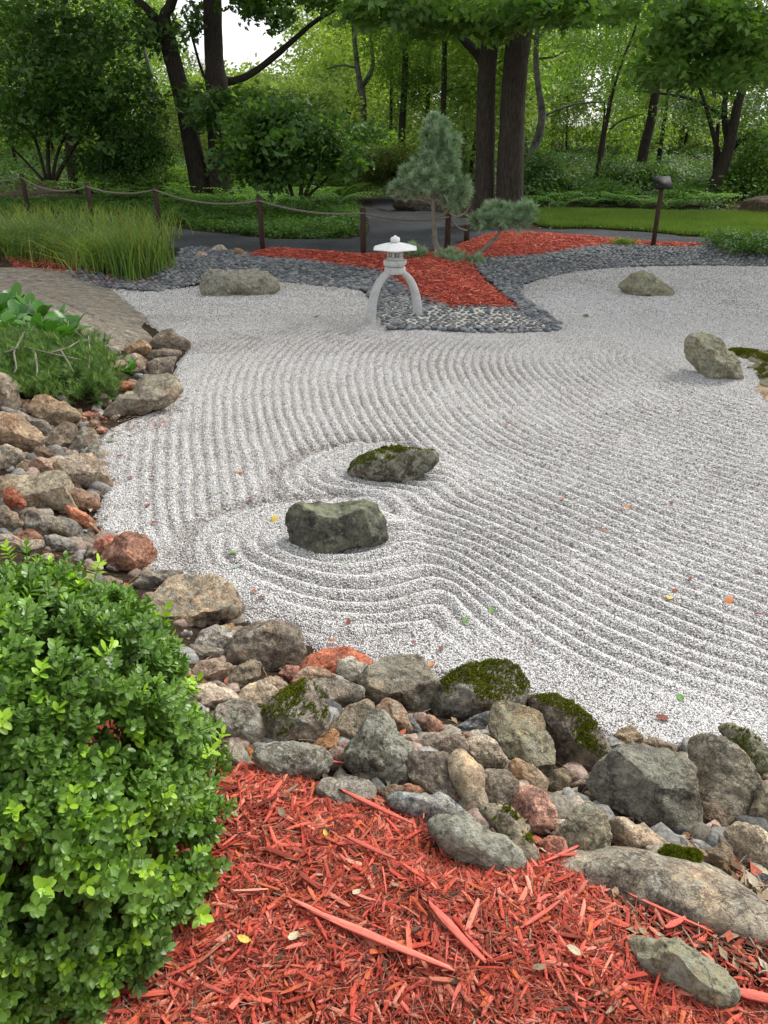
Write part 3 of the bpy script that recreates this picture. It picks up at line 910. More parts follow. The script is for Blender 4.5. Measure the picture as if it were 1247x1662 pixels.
M_PEBBASE = simple_mat('grey_grit', (0.05, 0.052, 0.055), (0.16, 0.16, 0.155), 14, 0.95, 0.004, 120)
_, PEB = sheet('pebble_bed', PEB_PX, 0.012, M_PEBBASE, 0.12, z=0.02)
_, SAND = sheet('sand_mortar', [(640, 480), (665, 484), (690, 496), (740, 507), (800, 505), (840, 506), (880, 520), (900, 532), (840, 536), (760, 535), (690, 531), (640, 530), (612, 526), (610, 505), (625, 490)], 0.020, M_MORTAR, 0.1, z=0.02)
MULCH_FAR_PX = [(403, 417), (440, 410), (480, 411), (560, 417), (600, 420), (640, 417), (700, 417), (755, 398), (800, 384), (870, 385), (960, 391), (1060, 399), (1152, 403), (1100, 408),
                (1000, 403), (930, 412), (870, 421), (790, 427), (772, 441), (800, 464), (833, 491), (836, 502), (740, 506), (690, 493), (650, 468), (615, 446), (560, 439), (480, 428), (420, 424)]
_, MULF = sheet('mulch_bed', MULCH_FAR_PX, 0.03, M_MULCHBASE, 0.15, z=0.06, dome=0.08)

# pebbles
def ico(sub):
    import bmesh
    bm = bmesh.new(); bmesh.ops.create_icosphere(bm, subdivisions=sub, radius=1)
    V = np.array([v.co[:] for v in bm.verts]); F = np.array([[v.index for v in f.verts] for f in bm.faces]); bm.free()
    return V, F
ICO1, ICO2, ICO4, ICO5 = ico(1), ico(2), ico(5), ico(6)
def scatter_points(poly, step, jit=0.22):
    P = np.array(poly); x0, y0 = P.min(0) - .02; x1, y1 = P.max(0) + .02
    a, b = np.meshgrid(np.arange(x0, x1, step), np.arange(y0, y1, step * .866))
    a = a + (np.arange(a.shape[0]) % 2)[:, None] * step / 2
    a = a.ravel() + rng.normal(0, jit * step, a.size); b = b.ravel() + rng.normal(0, jit * step * .8, b.size)
    m = in_poly(a, b, poly)
    return a[m], b[m]
pa, pb = scatter_points(PEB, 0.074, 0.14)
m_ = (pa < 8) & (pb < 15.2)
pa, pb = pa[m_], pb[m_]
LANT = plane(643, 505)
order = np.argsort(np.hypot(pa - LANT[0] - .3, (pb - LANT[1] + .3) * 1.2))
pa, pb = pa[order], pb[order]
peb_parent = bpy.data.objects['pebble_bed']
pvars = []
for k in range(6):
    Vp = ICO2[0] * (1 + 0.10 * vnoise(ICO2[0] * 1.3 + k * 7, 3)[:, None])
    pvars.append(Vp)
rest = MB()
gcols = [(0.11, 0.122, 0.135), (0.155, 0.168, 0.18), (0.21, 0.216, 0.22), (0.085, 0.092, 0.105), (0.27, 0.27, 0.262), (0.17, 0.163, 0.15)]
pmesh = []
for k in range(12):
    pmesh.append(mesh_data('pebble', pvars[k % 6], ICO2[1], M_PEBBLE, True, np.tile(gcols[k % 6], (len(pvars[0]), 1))))
zpe = hz(pa, pb)
NEARS = in_poly(pa, pb, SAND)
for i in range(len(pa)):
    near_l = bool(NEARS[i])
    
    s = np.array([rng.uniform(.026, .040), rng.uniform(.021, .032), rng.uniform(.011, .019)]) * (1.0 if near_l else 1.32)
    rz = rng.random() * 6.28
    z = zpe[i] + (0.026 if near_l else 0.014 + rng.uniform(0, .012))
    rx = rng.normal(0, .18)
    if i < 300:
        o = bpy.data.objects.new('pebble', pmesh[i % 12]); COL.objects.link(o); o.parent = peb_parent
        o.location = (pa[i], pb[i], z); o.rotation_euler = (rx, 0, rz); o.scale = s
    else:
        M = np.array(Matrix.Rotation(rz, 3, 'Z') @ Matrix.Rotation(rx, 3, 'X'))
        g = gcols[int(rng.integers(0, 6))]
        sv, sf = (ICO2 if i < 900 else ICO1)
        rest.add(((pvars[i % 6] if i < 900 else sv) * s) @ M.T + np.array([pa[i], pb[i], z]), sf, g)
o = rest.build('pebbles', M_PEBBLE, peb_parent, True); o['kind'] = 'stuff'

# ================================================================== ROCKS
TAN = (0.36, 0.31, 0.24); GREY = (0.27, 0.26, 0.24); BROWN = (0.25, 0.19, 0.145); RED = (0.40, 0.125, 0.075); PINK = (0.42, 0.24, 0.19)
OCHRE = (0.42, 0.25, 0.12); DARK = (0.125, 0.12, 0.11); BLUE = (0.23, 0.25, 0.27); PALE = (0.47, 0.46, 0.41); GBR = (0.24, 0.21, 0.165); RBR = (0.27, 0.15, 0.11)

def poly_radius(poly, c, n=96):
    """distance from c to the outline for n directions; outline in image pixels, y up"""
    P = np.array([(x - c[0], -(y - c[1])) for x, y in poly], float)
    th = np.linspace(-math.pi, math.pi, n, endpoint=False)
    r = np.full(n, 1e-6)
    for i in range(len(P)):
        a, b = P[i], P[(i + 1) % len(P)]
        e = b - a
        dx, dy = np.cos(th), np.sin(th)
        den = dx * e[1] - dy * e[0]
        den = np.where(abs(den) < 1e-9, 1e-9, den)
        t = (a[0] * e[1] - a[1] * e[0]) / den
        s = (a[0] * dy - a[1] * dx) / den
        ok = (t > 0) & (s >= -1e-6) & (s <= 1 + 1e-6)
        r = np.where(ok & (t > r), t, r)
    for _ in range(2):
        r = 0.25 * np.roll(r, 1) + .5 * r + .25 * np.roll(r, -1)
    return th, r * 1.09

MOSSY = []
ROCKS = []
def rock(poly, color, label, depth=0.8, facets=9, moss=0.0, lichen=0.3, speckle=0.6, algae_light=0.0, rough=1.0, flat=False, thick=0.08, Y=None, cat='rock', name='rock', group=None, back=0.25, sink=0.0, big=False, seed=None, tfac=(0.62, 0.9), top=None, lift=0.0, crack=None):
    k = len(ROCKS) + 1
    rs = np.random.default_rng(k * 13 + 5 if seed is None else seed)
    P = np.array(poly, float)
    c = P.mean(0) * 0.5 + (P.max(0) + P.min(0)) * 0.25
    w, h = P.max(0) - P.min(0)
    sub = ICO5 if big else ICO4
    U = sub[0].copy()
    # facets: planes that slice the unit ball, kept away from the outline
    for j in range(facets):
        nd = rs.normal(size=3); nd[2] += np.sign(nd[2]) * 0.55; nd /= np.linalg.norm(nd)
        t = rs.uniform(*tfac)
        if abs(nd[2]) < .35: t = max(t, .86)
        q = U @ nd
        U = U - nd * np.maximum(0, q - t)[:, None] * 0.96
    if top is not None:
        for nd, t in top:
            nd = np.array(nd, float); nd /= np.linalg.norm(nd)
            U = U - nd * np.maximum(0, U @ nd - t)[:, None] * 0.98
    th, rr = poly_radius(poly, c)
    ang = np.arctan2(U[:, 1], U[:, 0])
    rad = np.interp(ang, np.append(th, math.pi), np.append(rr, rr[0]))
    if flat:
        hits = np.array([at(x, y) for x, y in poly])
        O = at(*c) + np.array([0, 0, thick * 0.1 + lift])
        C2 = hits[:, :2].mean(0); Wd = [(q[0], -q[1]) for q in hits[:, :2]]
        cc = (O[0], -O[1])
        th, rr = poly_radius(Wd, cc)
        rad = np.interp(ang, np.append(th, math.pi), np.append(rr, rr[0]))
        L = np.stack([U[:, 0] * rad, U[:, 1] * rad, U[:, 2] * thick], -1)
        size = math.sqrt(np.ptp(L[:, 0]) * np.ptp(L[:, 1]))
        # lie along the slope of the ground
        e = 0.15
        gx2 = (hz(O[0] + e, O[1]) - hz(O[0] - e, O[1])) / (2 * e); gy2 = (hz(O[0], O[1] + e) - hz(O[0], O[1] - e)) / (2 * e)
        Wp = L.copy(); Wp[:, 2] += hz(O[0] + L[:, 0], O[1] + L[:, 1]) - float(hz(O[0], O[1]))
        center = O
    else:
        if Y is None:
            b = at(c[0], P[:, 1].max() - 0.12 * h)
            t0 = (b - EYE) @ FWD
        else:
            b = aty(c[0], P[:, 1].max() - 0.12 * h, Y); t0 = (b - EYE) @ FWD
        T = depth * 0.5 * math.sqrt(w * h) * t0 / FPX
        tg = (at(*c) - EYE) @ FWD
        tz = min(t0 + back * T, tg - .32 * T - (.03 if tg < 2.6 else 0)) if Y is None and back > -.5 else t0 + back * T
        sc = tz / FPX
        d = ray(*c)
        center = EYE + d * tz
        dn = d / np.linalg.norm(d)
        ex = np.cross(dn, [0, 0, 1.0]); ex /= np.linalg.norm(ex); ey = np.cross(ex, dn)
        ez = -dn
        s2 = sc
        Wp = (U[:, 0] * rad * s2)[:, None] * ex + (U[:, 1] * rad * s2)[:, None] * ey + (U[:, 2] * T)[:, None] * ez
        size = math.sqrt(w * h) * sc
    nrm = Wp / (np.linalg.norm(Wp, axis=1)[:, None] + 1e-9)
    q = (Wp + center) / size
    dsp = 0.034 * fbm(q * 2.6 + k * 3.7, 3, k) + 0.018 * fbm(q * 9 + k, 3, k + 9) + 0.006 * fbm(q * 30, 2, k + 4)
    if k % 3 == 0:
        ax = rs.normal(size=3); ax /= np.linalg.norm(ax)
        ph_ = (q @ ax) * 9 + fbm(q * 2, 2, k + 60) * .8
        dsp = dsp + .011 * np.abs((ph_ % 1) - .5) * 2
    ridge = 1 - np.abs(fbm(q * 2.2 + k * 1.3, 2, k + 40))
    dsp = dsp - 0.018 * np.maximum(0, ridge - .8) * 4
    Wp = Wp + nrm * (dsp * size * rough)[:, None]
    if crack:
        cw = [tuple(at(x, y)[:2]) for x, y in crack]
        dc = dist_line(Wp[:, 0] + center[0] + .03 * fbm(Wp * 6, 2, 3), Wp[:, 1] + center[1] + .03 * fbm(Wp * 6 + 9, 2, 4), cw, False)
        Wp[:, 2] -= .05 * np.exp(-(dc / .022) ** 2)
    g = np.array(color) * rs.uniform(.93, 1.07)
    me = mesh_data(name, Wp, sub[1], M_ROCK, True)
    o = link(name, me, loc=tuple(center))
    o.color = (*g, 1)
    o['lichen'] = float(lichen); o['speckle'] = float(speckle); o['algae_light'] = float(algae_light)
    tag(o, label, cat, group)
    ROCKS.append(o)
    if moss > 0:
        MOSSY.append(o)
        grow_moss(o, Wp, sub[1], np.array(center), moss, k, size)
    return o

def moss_sprig():
    mb = MB()
    for i in range(7):
        a = rng.random() * 6.28; d = np.array([math.cos(a) * .7, math.sin(a) * .7, rng.uniform(.5, 1.3)])
        g = rng.uniform(.7, 1.3)
        diamond_leaf(mb, (0, 0, 0), d, rng.uniform(.006, .011), .0035, (g, g, g * .8))
    return src('moss_sprig', mb, L_MOSS)
MOSS_SRC = [moss_sprig() for _ in range(3)]

def grow_moss(o, Wp, F, center, amount, k, size):
    A, B, C = Wp[F[:, 0]], Wp[F[:, 1]], Wp[F[:, 2]]
    nn = np.cross(B - A, C - A); ar = np.linalg.norm(nn, axis=1) / 2; nn = nn / (2 * ar[:, None] + 1e-12)
    cen = (A + B + C) / 3
    m = fbm((cen + center) / max(size, .15) * 3.4 + k, 4, k + 77) * 0.8 + (nn[:, 2] - 0.62) * 1.6 + (amount - .5) * 1.3
    up = (nn[:, 2] > 0.15)
    wgt = np.where(up, np.clip(m * 3, 0, 1), 0) * ar
    if wgt.sum() < 1e-6: return
    dist = np.linalg.norm(center - EYE)
    n = int(min(16000, wgt.sum() * 60000 / max(1, dist * .45)))
    if n < 10: return
    tri = rng.choice(len(F), n, p=wgt / wgt.sum())
    r1, r2 = np.sqrt(rng.random(n)), rng.random(n)
    p = A[tri] * (1 - r1)[:, None] + B[tri] * (r1 * (1 - r2))[:, None] + C[tri] * (r1 * r2)[:, None]
    s = rng.uniform(.5, 1.0, n) * max(1, dist * .30) * np.clip(.7 + m[tri] * .5, .6, 1.5)
    scatter('moss', p, dirs_to_euler(nn[tri] + np.array([0, 0, .6])), s, MOSS_SRC, parent=o)

# -- the two boulders standing in the raked gravel
Z8 = lambda pts: fr(380, 680, .3368, pts)
rock(Z8([(562, 240), (585, 205), (640, 178), (690, 160), (770, 136), (870, 146), (960, 153), (984, 185), (968, 225), (900, 265), (850, 300), (800, 310), (700, 318), (640, 322), (600, 300), (568, 270)]),
     (0.115, 0.11, 0.092), 'low dark boulder streaked with moss, the farther of the two lying inside the rake rings', depth=.95, moss=.42, lichen=.7, algae_light=.45, big=True, cat='boulder', name='boulder', speckle=.8, facets=11)
rock(Z8([(272, 500), (276, 450), (322, 410), (450, 396), (600, 396), (694, 414), (706, 495), (722, 585), (655, 620), (580, 615), (500, 640), (400, 680), (362, 692), (318, 615), (285, 590)]),
     (0.105, 0.11, 0.098), 'blocky dark grey boulder with a flat pale green top, nearer one in the rake rings', depth=.62, facets=4, lichen=.25, algae_light=.9, big=True, cat='boulder', name='boulder', speckle=.5, tfac=(.8, .95),
     top=[((.02, .92, .40), .60), ((.10, -.22, .97), .48), ((-.80, -.1, .58), .62), ((.85, .05, .5), .78)])  # pale top and dark front: overhead light is put into the colours
# -- boulders at the far side
rock([(330, 478), (331, 447), (341, 438), (400, 439), (440, 446), (457, 458), (458, 472), (436, 480), (388, 486), (350, 484), (336, 470)],
     (0.27, 0.25, 0.215), 'long low lichen-crusted boulder against the dark pebble edging on the far bank', depth=.7, lichen=.9, rough=1.2, cat='boulder', name='boulder', big=True, top=[((0, .8, .6), .55)])
rock([(1007, 466), (1022, 448), (1040, 442), (1055, 446), (1075, 458), (1094, 472), (1076, 481), (1045, 486), (1022, 478)],
     (0.27, 0.27, 0.20), 'small pyramid-shaped mossy grey boulder alone in the far gravel pool', depth=.9, lichen=.6, algae_light=.5, cat='boulder', name='boulder', facets=12)
Z6 = lambda pts: fr(840, 280, .3264, pts)
rock(Z6([(840, 870), (850, 840), (890, 812), (940, 818), (985, 822), (1040, 868), (1085, 920), (1150, 1000), (1172, 1040), (1100, 1052), (1000, 1060), (945, 1045), (940, 1005), (880, 955), (848, 925)]),
     (0.25, 0.25, 0.185), 'long humped grey-green boulder touching the mossy stepping slab by the gravel edge', depth=.7, back=-.1, lichen=.75, algae_light=.6, cat='boulder', name='boulder', big=True, rough=1.3)
rock([(1185, 568), (1247, 576), (1330, 590), (1350, 640), (1247, 632), (1215, 605), (1195, 585)], (0.20, 0.17, 0.11), 'brown slab edged with yellow-green moss behind the humped boulder', flat=True, thick=.08, moss=.04, lichen=.3, algae_light=.5, cat='slab', name='stone_slab')
rock([(1219, 625), (1232, 618), (1290, 665), (1280, 678), (1240, 648)], (0.42, 0.34, 0.25), 'tan strip of stone poking from under the mossy brown slab', flat=True, thick=.035, cat='stone', name='stone', lichen=0)
rock([(342, 405), (350, 399), (362, 397), (368, 405), (365, 410), (348, 409)], (0.5, 0.46, 0.38), 'pale crumpled stone on the soil at the path edge, middle one of three', cat='stone', name='stone', lichen=.2)
rock([(378, 408), (382, 402), (392, 405), (401, 413), (396, 418), (384, 416)], (0.40, 0.27, 0.17), 'tan wedge stone at the path edge nearest the fence post', cat='stone', name='stone', lichen=0)
rock([(319, 413), (326, 408), (336, 412), (336, 420), (322, 419)], (0.52, 0.42, 0.37), 'small pinkish white stone at the path edge nearest the long grass', cat='stone', name='stone', lichen=0)
rock([(836, 386), (844, 380), (862, 379), (884, 384), (886, 391), (860, 393), (842, 391)], (0.07, 0.072, 0.066), 'flat black stone resting on the red mulch behind the low pine pad', cat='stone', name='stone', depth=.8, lichen=.3)
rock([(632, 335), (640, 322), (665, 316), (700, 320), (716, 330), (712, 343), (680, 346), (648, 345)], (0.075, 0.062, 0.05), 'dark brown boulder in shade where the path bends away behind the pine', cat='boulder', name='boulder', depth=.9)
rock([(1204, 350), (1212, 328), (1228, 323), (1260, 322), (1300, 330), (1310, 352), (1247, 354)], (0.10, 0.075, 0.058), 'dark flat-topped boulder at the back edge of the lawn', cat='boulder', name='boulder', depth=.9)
# -- weathered bedrock and stones on the bank at the narrow end
ZL1 = lambda pts: fr(0, 440, .2768, pts)
rock(ZL1([(-700, 60), (-300, -10), (0, 12), (120, -5), (300, 12), (450, 40), (560, 80), (660, 150), (740, 215), (825, 285), (790, 330), (860, 400), (760, 430), (560, 430), (420, 380), (200, 260), (0, 160), (-400, 200)]),
     (0.235, 0.22, 0.19), 'broad sloping slab of weathered bedrock running down to the gravel, split by a long crack', flat=True, thick=.07, lift=.0, facets=1, tfac=(.9,.95), lichen=.15, speckle=.5, big=True, cat='bedrock', name='bedrock_slab', rough=.30, crack=ZL1([(-60, 40), (20, 62), (150, 120), (300, 185), (450, 250), (600, 320), (700, 400)]))
rock(ZL1([(865, 435), (890, 410), (935, 370), (1010, 338), (1050, 380), (1108, 430), (1085, 465), (1030, 478), (900, 455)]), (0.25, 0.215, 0.175), 'rounded brown-grey nose of bedrock at the gravel edge, topmost of three stacked ledges', depth=.7, lichen=.1)
rock(ZL1([(860, 500), (880, 465), (960, 455), (1055, 475), (1060, 500), (960, 520), (880, 525)]), (0.25, 0.22, 0.185), 'thin brown-grey ledge, middle of three stacked at the gravel edge', depth=.7, lichen=.1)
rock(ZL1([(855, 600), (870, 540), (920, 508), (1040, 515), (1010, 560), (1000, 605), (900, 618)]), (0.26, 0.225, 0.19), 'brown-grey ledge, lowest of three stacked at the gravel edge', depth=.7, lichen=.2)
rock(ZL1([(700, 488), (740, 445), (830, 405), (880, 450), (868, 500), (800, 495)]), (0.34, 0.24, 0.155), 'brown wedge stone leaning behind the glossy broad-leaved plant', depth=.8, lichen=0)
rock(ZL1([(690, 510), (730, 490), (800, 488), (862, 530), (850, 580), (790, 595), (720, 580)]), (0.40, 0.33, 0.28), 'flat pinkish tan stone around the base of the glossy broad-leaved plant', depth=.8, lichen=.1)
rock(ZL1([(588, 545), (640, 520), (720, 530), (740, 560), (660, 580), (600, 570)]), (0.46, 0.37, 0.28), 'cream tan stone half under the creeping pine', depth=.7, lichen=.1)
rock(ZL1([(605, 455), (640, 438), (700, 470), (700, 495), (650, 495)]), (0.33, 0.34, 0.29), 'pale grey-green stone between creeping pine and bedrock', depth=.7)
rock(ZL1([(695, 690), (700, 655), (745, 640), (802, 665), (785, 702), (735, 722)]), (0.42, 0.23, 0.14), 'orange-tan stone wedged above the long grey boulder beneath the glossy plant', depth=.9, lichen=0)
rock(ZL1([(590, 840), (640, 780), (700, 745), (790, 700), (820, 640), (870, 612), (1000, 622), (1062, 690), (1050, 750), (985, 792), (850, 832), (720, 862), (630, 880)]), (0.31, 0.275, 0.22), 'long wedge-shaped grey-tan boulder pointing into the gravel below the glossy plant', depth=.7, lichen=.5, big=True, facets=7, algae_light=.3, top=[((-.15, .8, .6), .45)])
rock(ZL1([(0, 845), (-60, 700), (-20, 600), (50, 602), (80, 640), (102, 655), (98, 790), (60, 842)]), (0.30, 0.24, 0.18), 'upright grey stone with a tan top at the picture edge below the creeping pine', depth=.8, lichen=.6)
ZL2 = lambda pts: fr(0, 620, .2566, pts)
rock(ZL2([(-80, 330), (-60, 230), (0, 205), (60, 196), (150, 222), (220, 300), (255, 385), (225, 430), (170, 482), (110, 445), (0, 395)]), (0.32, 0.245, 0.175), 'large rounded warm brown boulder at the picture edge on the stone pile', depth=.9, lichen=.15, big=True)
rock(ZL2([(198, 150), (215, 115), (255, 92), (320, 85), (400, 138), (480, 210), (490, 250), (430, 272), (330, 312), (290, 262), (230, 195)]), (0.29, 0.235, 0.17), 'large egg-shaped brown boulder highest in the pile under the creeping pine', depth=.9, lichen=.3, big=True)
rock(ZL2([(262, 372), (340, 310), (430, 264), (478, 290), (487, 350), (430, 412), (340, 440), (290, 412)]), (0.26, 0.225, 0.175), 'squat brown-grey block tilted below the egg-shaped boulder', depth=.8, lichen=.3)
rock(ZL2([(425, 425), (485, 350), (530, 278), (600, 308), (622, 380), (605, 445), (500, 455)]), (0.25, 0.225, 0.195), 'grey-brown stone beside the tilted block, at the gravel edge', depth=.8, lichen=.5)
rock(ZL2([(560, 440), (570, 400), (610, 385), (640, 440), (635, 500), (590, 490)]), (0.28, 0.29, 0.24), 'pale greenish upright stone behind the big angular slab at the gravel edge', depth=.6, lichen=.9)
rock(ZL2([(60, 200), (100, 178), (150, 182), (215, 232), (275, 252), (308, 312), (262, 352), (225, 290)]), (0.24, 0.225, 0.20), 'grey layered stone between the warm brown and egg-shaped boulders', depth=.7, lichen=.4)
rock(ZL2([(100, 148), (145, 106), (195, 112), (195, 150), (150, 182), (118, 175)]), (0.40, 0.26, 0.16), 'orange-tan angular stone above the layered grey stone', depth=.8, lichen=0)
rock(ZL2([(158, 165), (185, 140), (240, 175), (255, 215), (225, 225), (175, 190)]), (0.45, 0.37, 0.29), 'cream stone squeezed against the egg-shaped boulder', depth=.8, lichen=.1)
rock(ZL2([(360, 100), (385, 85), (425, 95), (420, 130), (385, 130)]), (0.30, 0.32, 0.32), 'small blue-grey stone tucked under the creeping pine', depth=.8)
rock(ZL2([(185, 500), (232, 405), (275, 398), (335, 440), (377, 490), (320, 498), (230, 490)]), (0.20, 0.155, 0.12), 'dark brown flat stone under the tilted block', depth=.8, lichen=.1)
rock(ZL2([(-40, 500), (-20, 415), (60, 398), (130, 448), (142, 500), (110, 552), (40, 578), (-20, 560)]), (0.31, 0.28, 0.235), 'rough flaking grey-tan stone at the picture edge under the warm brown boulder', depth=.9, lichen=.6, rough=1.8)
rock(ZL2([(100, 560), (115, 520), (160, 510), (185, 575), (150, 590)]), (0.28, 0.21, 0.15), 'small brown stone between the flaking stone and the pinkish block', depth=.8)
rock(ZL2([(188, 560), (208, 490), (265, 468), (340, 490), (373, 530), (352, 592), (230, 588)]), (0.42, 0.30, 0.235), 'pinkish angular block in the middle of the stone pile', depth=.9, lichen=.2, facets=12)
rock(ZL2([(345, 450), (420, 428), (490, 448), (490, 482), (380, 492)]), (0.33, 0.29, 0.25), 'thin pale stone wedged above the big angular slab', depth=.8)
rock(ZL2([(368, 560), (375, 490), (450, 462), (520, 448), (605, 450), (632, 500), (660, 600), (695, 700), (620, 722), (520, 678), (400, 608)]), (0.33, 0.28, 0.225), 'big angular grey-tan slab jutting over the gravel', depth=.75, lichen=.3, big=True, facets=6, top=[((.1, .72, .68), .40), ((0, -.55, .8), .50)])
rock(ZL2([(-60, 700), (-40, 600), (30, 568), (150, 578), (300, 588), (400, 598), (420, 640), (432, 720), (442, 850), (405, 868), (300, 818), (130, 826), (0, 750)]), (0.35, 0.31, 0.235), 'broad pale-topped boulder with a red stone on it, at the picture edge', depth=.75, lichen=.35, big=True, facets=6, top=[((0, .75, .66), .42), ((.1, -.6, .8), .5)])
rock(ZL2([(28, 740), (35, 690), (75, 658), (118, 700), (152, 780), (112, 828), (60, 800)]), (0.43, 0.16, 0.10), 'rust-red angular stone lying on the broad pale-topped boulder', depth=.6, lichen=0, back=-1.4, facets=12)
rock(ZL2([(422, 700), (438, 655), (530, 680), (612, 740), (622, 805), (560, 834), (455, 785)]), (0.26, 0.175, 0.125), 'smooth reddish-brown boulder below the angular slab by the gravel', depth=.8, lichen=0)
rock(ZL2([(432, 800), (448, 768), (540, 830), (582, 890), (562, 946), (510, 936), (460, 882)]), (0.42, 0.18, 0.11), 'flat rust-orange stone leaning against the smooth reddish-brown boulder', depth=.6, lichen=0, back=-.3)
rock(ZL2([(-60, 930), (-40, 800), (60, 788), (110, 880), (142, 925), (50, 975), (0, 978)]), (0.25, 0.215, 0.165), 'brown-grey boulder at the picture edge below the rust-red stone', depth=.8, lichen=.4)
rock(ZL2([(95, 850), (180, 830), (245, 808), (330, 858), (462, 900), (492, 960), (452, 1034), (340, 984), (240, 1000), (150, 915)]), (0.20, 0.19, 0.17), 'dark grey ridged boulder in the pile above the boxwood', depth=.8, lichen=.5, big=True, facets=12)
rock(ZL2([(40, 985), (110, 945), (185, 928), (232, 970), (258, 1015), (120, 1030)]), (0.30, 0.17, 0.12), 'flat red-brown stone just above the boxwood leaves', depth=.7, lichen=0)
rock(ZL2([(-20, 1040), (0, 990), (130, 1005), (260, 1025), (250, 1080), (60, 1090)]), (0.36, 0.31, 0.25), 'pale stone partly hidden behind the boxwood top', depth=.7)
rock(ZL2([(290, 1020), (300, 955), (360, 948), (410, 990), (478, 1042), (430, 1085), (330, 1070)]), (0.30, 0.30, 0.275), 'light grey stone between the dark ridged boulder and the boxwood', depth=.8, lichen=.3)
rock(ZL2([(485, 970), (525, 948), (562, 985), (545, 1015), (495, 1005)]), (0.40, 0.33, 0.25), 'small tan stone beside the rust-orange flat stone', depth=.9)
rock(ZL2([(570, 890), (590, 885), (655, 985), (640, 1000)]), (0.38, 0.26, 0.19), 'thin tan splinter of stone at the gravel edge above the salmon stone', depth=.9, lichen=0)
rock(ZL2([(455, 195), (475, 168), (515, 175), (520, 205), (490, 215)]), (0.32, 0.20, 0.14), 'small brown stone just under the wild seedling', depth=.9, lichen=0)
rock(ZL2([(490, 240), (500, 205), (550, 230), (545, 262), (505, 262)]), (0.40, 0.24, 0.17), 'small salmon stone, uppermost of a cluster at the gravel edge', depth=.9, lichen=0)
rock(ZL2([(515, 205), (565, 183), (628, 208), (622, 240), (560, 240)]), (0.40, 0.20, 0.14), 'rounded brick-pink stone at the gravel edge under the wild seedling', depth=.9, lichen=0)
rock(ZL2([(548, 268), (590, 238), (640, 258), (612, 300), (565, 292)]), (0.40, 0.29, 0.20), 'small tan stone under the brick-pink stone at the gravel edge', depth=.9, lichen=0)
rock(ZL2([(600, 305), (640, 278), (682, 300), (670, 330), (620, 328)]), (0.33, 0.19, 0.15), 'small mauve-brown stone at the gravel edge, nearest a green leaf', depth=.9, lichen=0)
# -- group A
ZA = lambda pts: fr(150, 860, .3769, pts)
rock(ZA([(-2, 90), (20, 42), (75, 20), (112, 40), (95, 80), (50, 110), (10, 105)]), (0.50, 0.22, 0.16), 'salmon-pink stone against the big rust-brown boulder by the gravel', depth=.8, lichen=0, speckle=.3)
rock(ZA([(48, 110), (85, 55), (120, 28), (175, 14), (232, 40), (274, 108), (252, 172), (185, 188), (95, 170)]), (0.36, 0.20, 0.145), 'big rounded rust-brown boulder at the gravel edge above the boxwood', depth=.9, lichen=.15, big=True)
rock(ZA([(62, 155), (90, 130), (128, 145), (122, 178), (88, 182)]), PALE, 'small cream stone between the rust-brown boulder and boxwood', depth=.9, lichen=0)
rock(ZA([(178, 215), (235, 178), (340, 180), (390, 195), (340, 250), (240, 268)]), (0.21, 0.19, 0.17), 'dark crumbly ledge between the rust-brown boulder and the big tan slab', depth=.7, rough=1.6)
rock(ZA([(235, 300), (300, 250), (370, 200), (450, 182), (530, 200), (592, 250), (612, 330), (655, 395), (610, 425), (520, 415), (440, 440), (390, 420), (350, 380), (270, 350)]), (0.38, 0.32, 0.24), 'largest flat tan boulder along the gravel edge, spotted with lichen', depth=.55, lichen=.55, big=True, facets=5, speckle=.8, top=[((0, .68, .72), .40)])
rock(ZA([(545, 425), (560, 408), (605, 405), (618, 438), (575, 448)]), (0.46, 0.30, 0.16), 'small ochre stone atop the layered grey stone', depth=.8, lichen=0)
rock(ZA([(400, 520), (430, 480), (560, 530), (530, 570), (450, 575)]), (0.26, 0.23, 0.20), 'grey-brown stone under the layered grey stone', depth=.8)
rock(ZA([(438, 482), (478, 430), (540, 413), (612, 450), (636, 490), (562, 542), (490, 522)]), (0.40, 0.39, 0.355), 'flat layered silver-grey stone beside the boxwood tips', depth=.6, lichen=.1, speckle=.9, back=-.2)
rock(ZA([(545, 555), (600, 480), (640, 425), (690, 402), (780, 398), (880, 424), (925, 460), (908, 562), (870, 595), (780, 605), (740, 625), (650, 590)]), (0.25, 0.22, 0.185), 'wide brown-grey boulder with a craggy top at the gravel edge beside the red boulder', depth=.75, lichen=.35, big=True, facets=13)
rock(ZA([(430, 600), (470, 560), (550, 560), (605, 600), (570, 645), (520, 660), (450, 645)]), (0.33, 0.25, 0.19), 'brown stone half hidden by the boxwood tips', depth=.8)
rock(ZA([(568, 642), (610, 590), (680, 568), (728, 585), (718, 640), (662, 684), (600, 695)]), (0.33, 0.29, 0.22), 'smooth tan-grey cobble under the wide craggy boulder', depth=.9, lichen=.2)
rock(ZA([(690, 660), (770, 628), (830, 665), (825, 700), (740, 700)]), (0.32, 0.26, 0.20), 'tan-brown cobble beside the small pink stone', depth=.9)
rock(ZA([(618, 715), (660, 672), (735, 655), (790, 690), (800, 725), (745, 775), (690, 795), (640, 755)]), (0.41, 0.35, 0.27), 'pale tan rounded stone just above the moss-topped wedge boulder', depth=.9, lichen=.3)
rock(ZA([(798, 622), (838, 583), (892, 595), (880, 640), (820, 665)]), (0.42, 0.22, 0.17), 'small dusty pink stone next to the red boulder', depth=.9, lichen=0)
rock(ZA([(400, 740), (450, 672), (530, 662), (602, 700), (628, 750), (540, 775), (470, 795)]), (0.48, 0.41, 0.34), 'whitish pink stone peeking from behind the boxwood', depth=.8, lichen=.1)
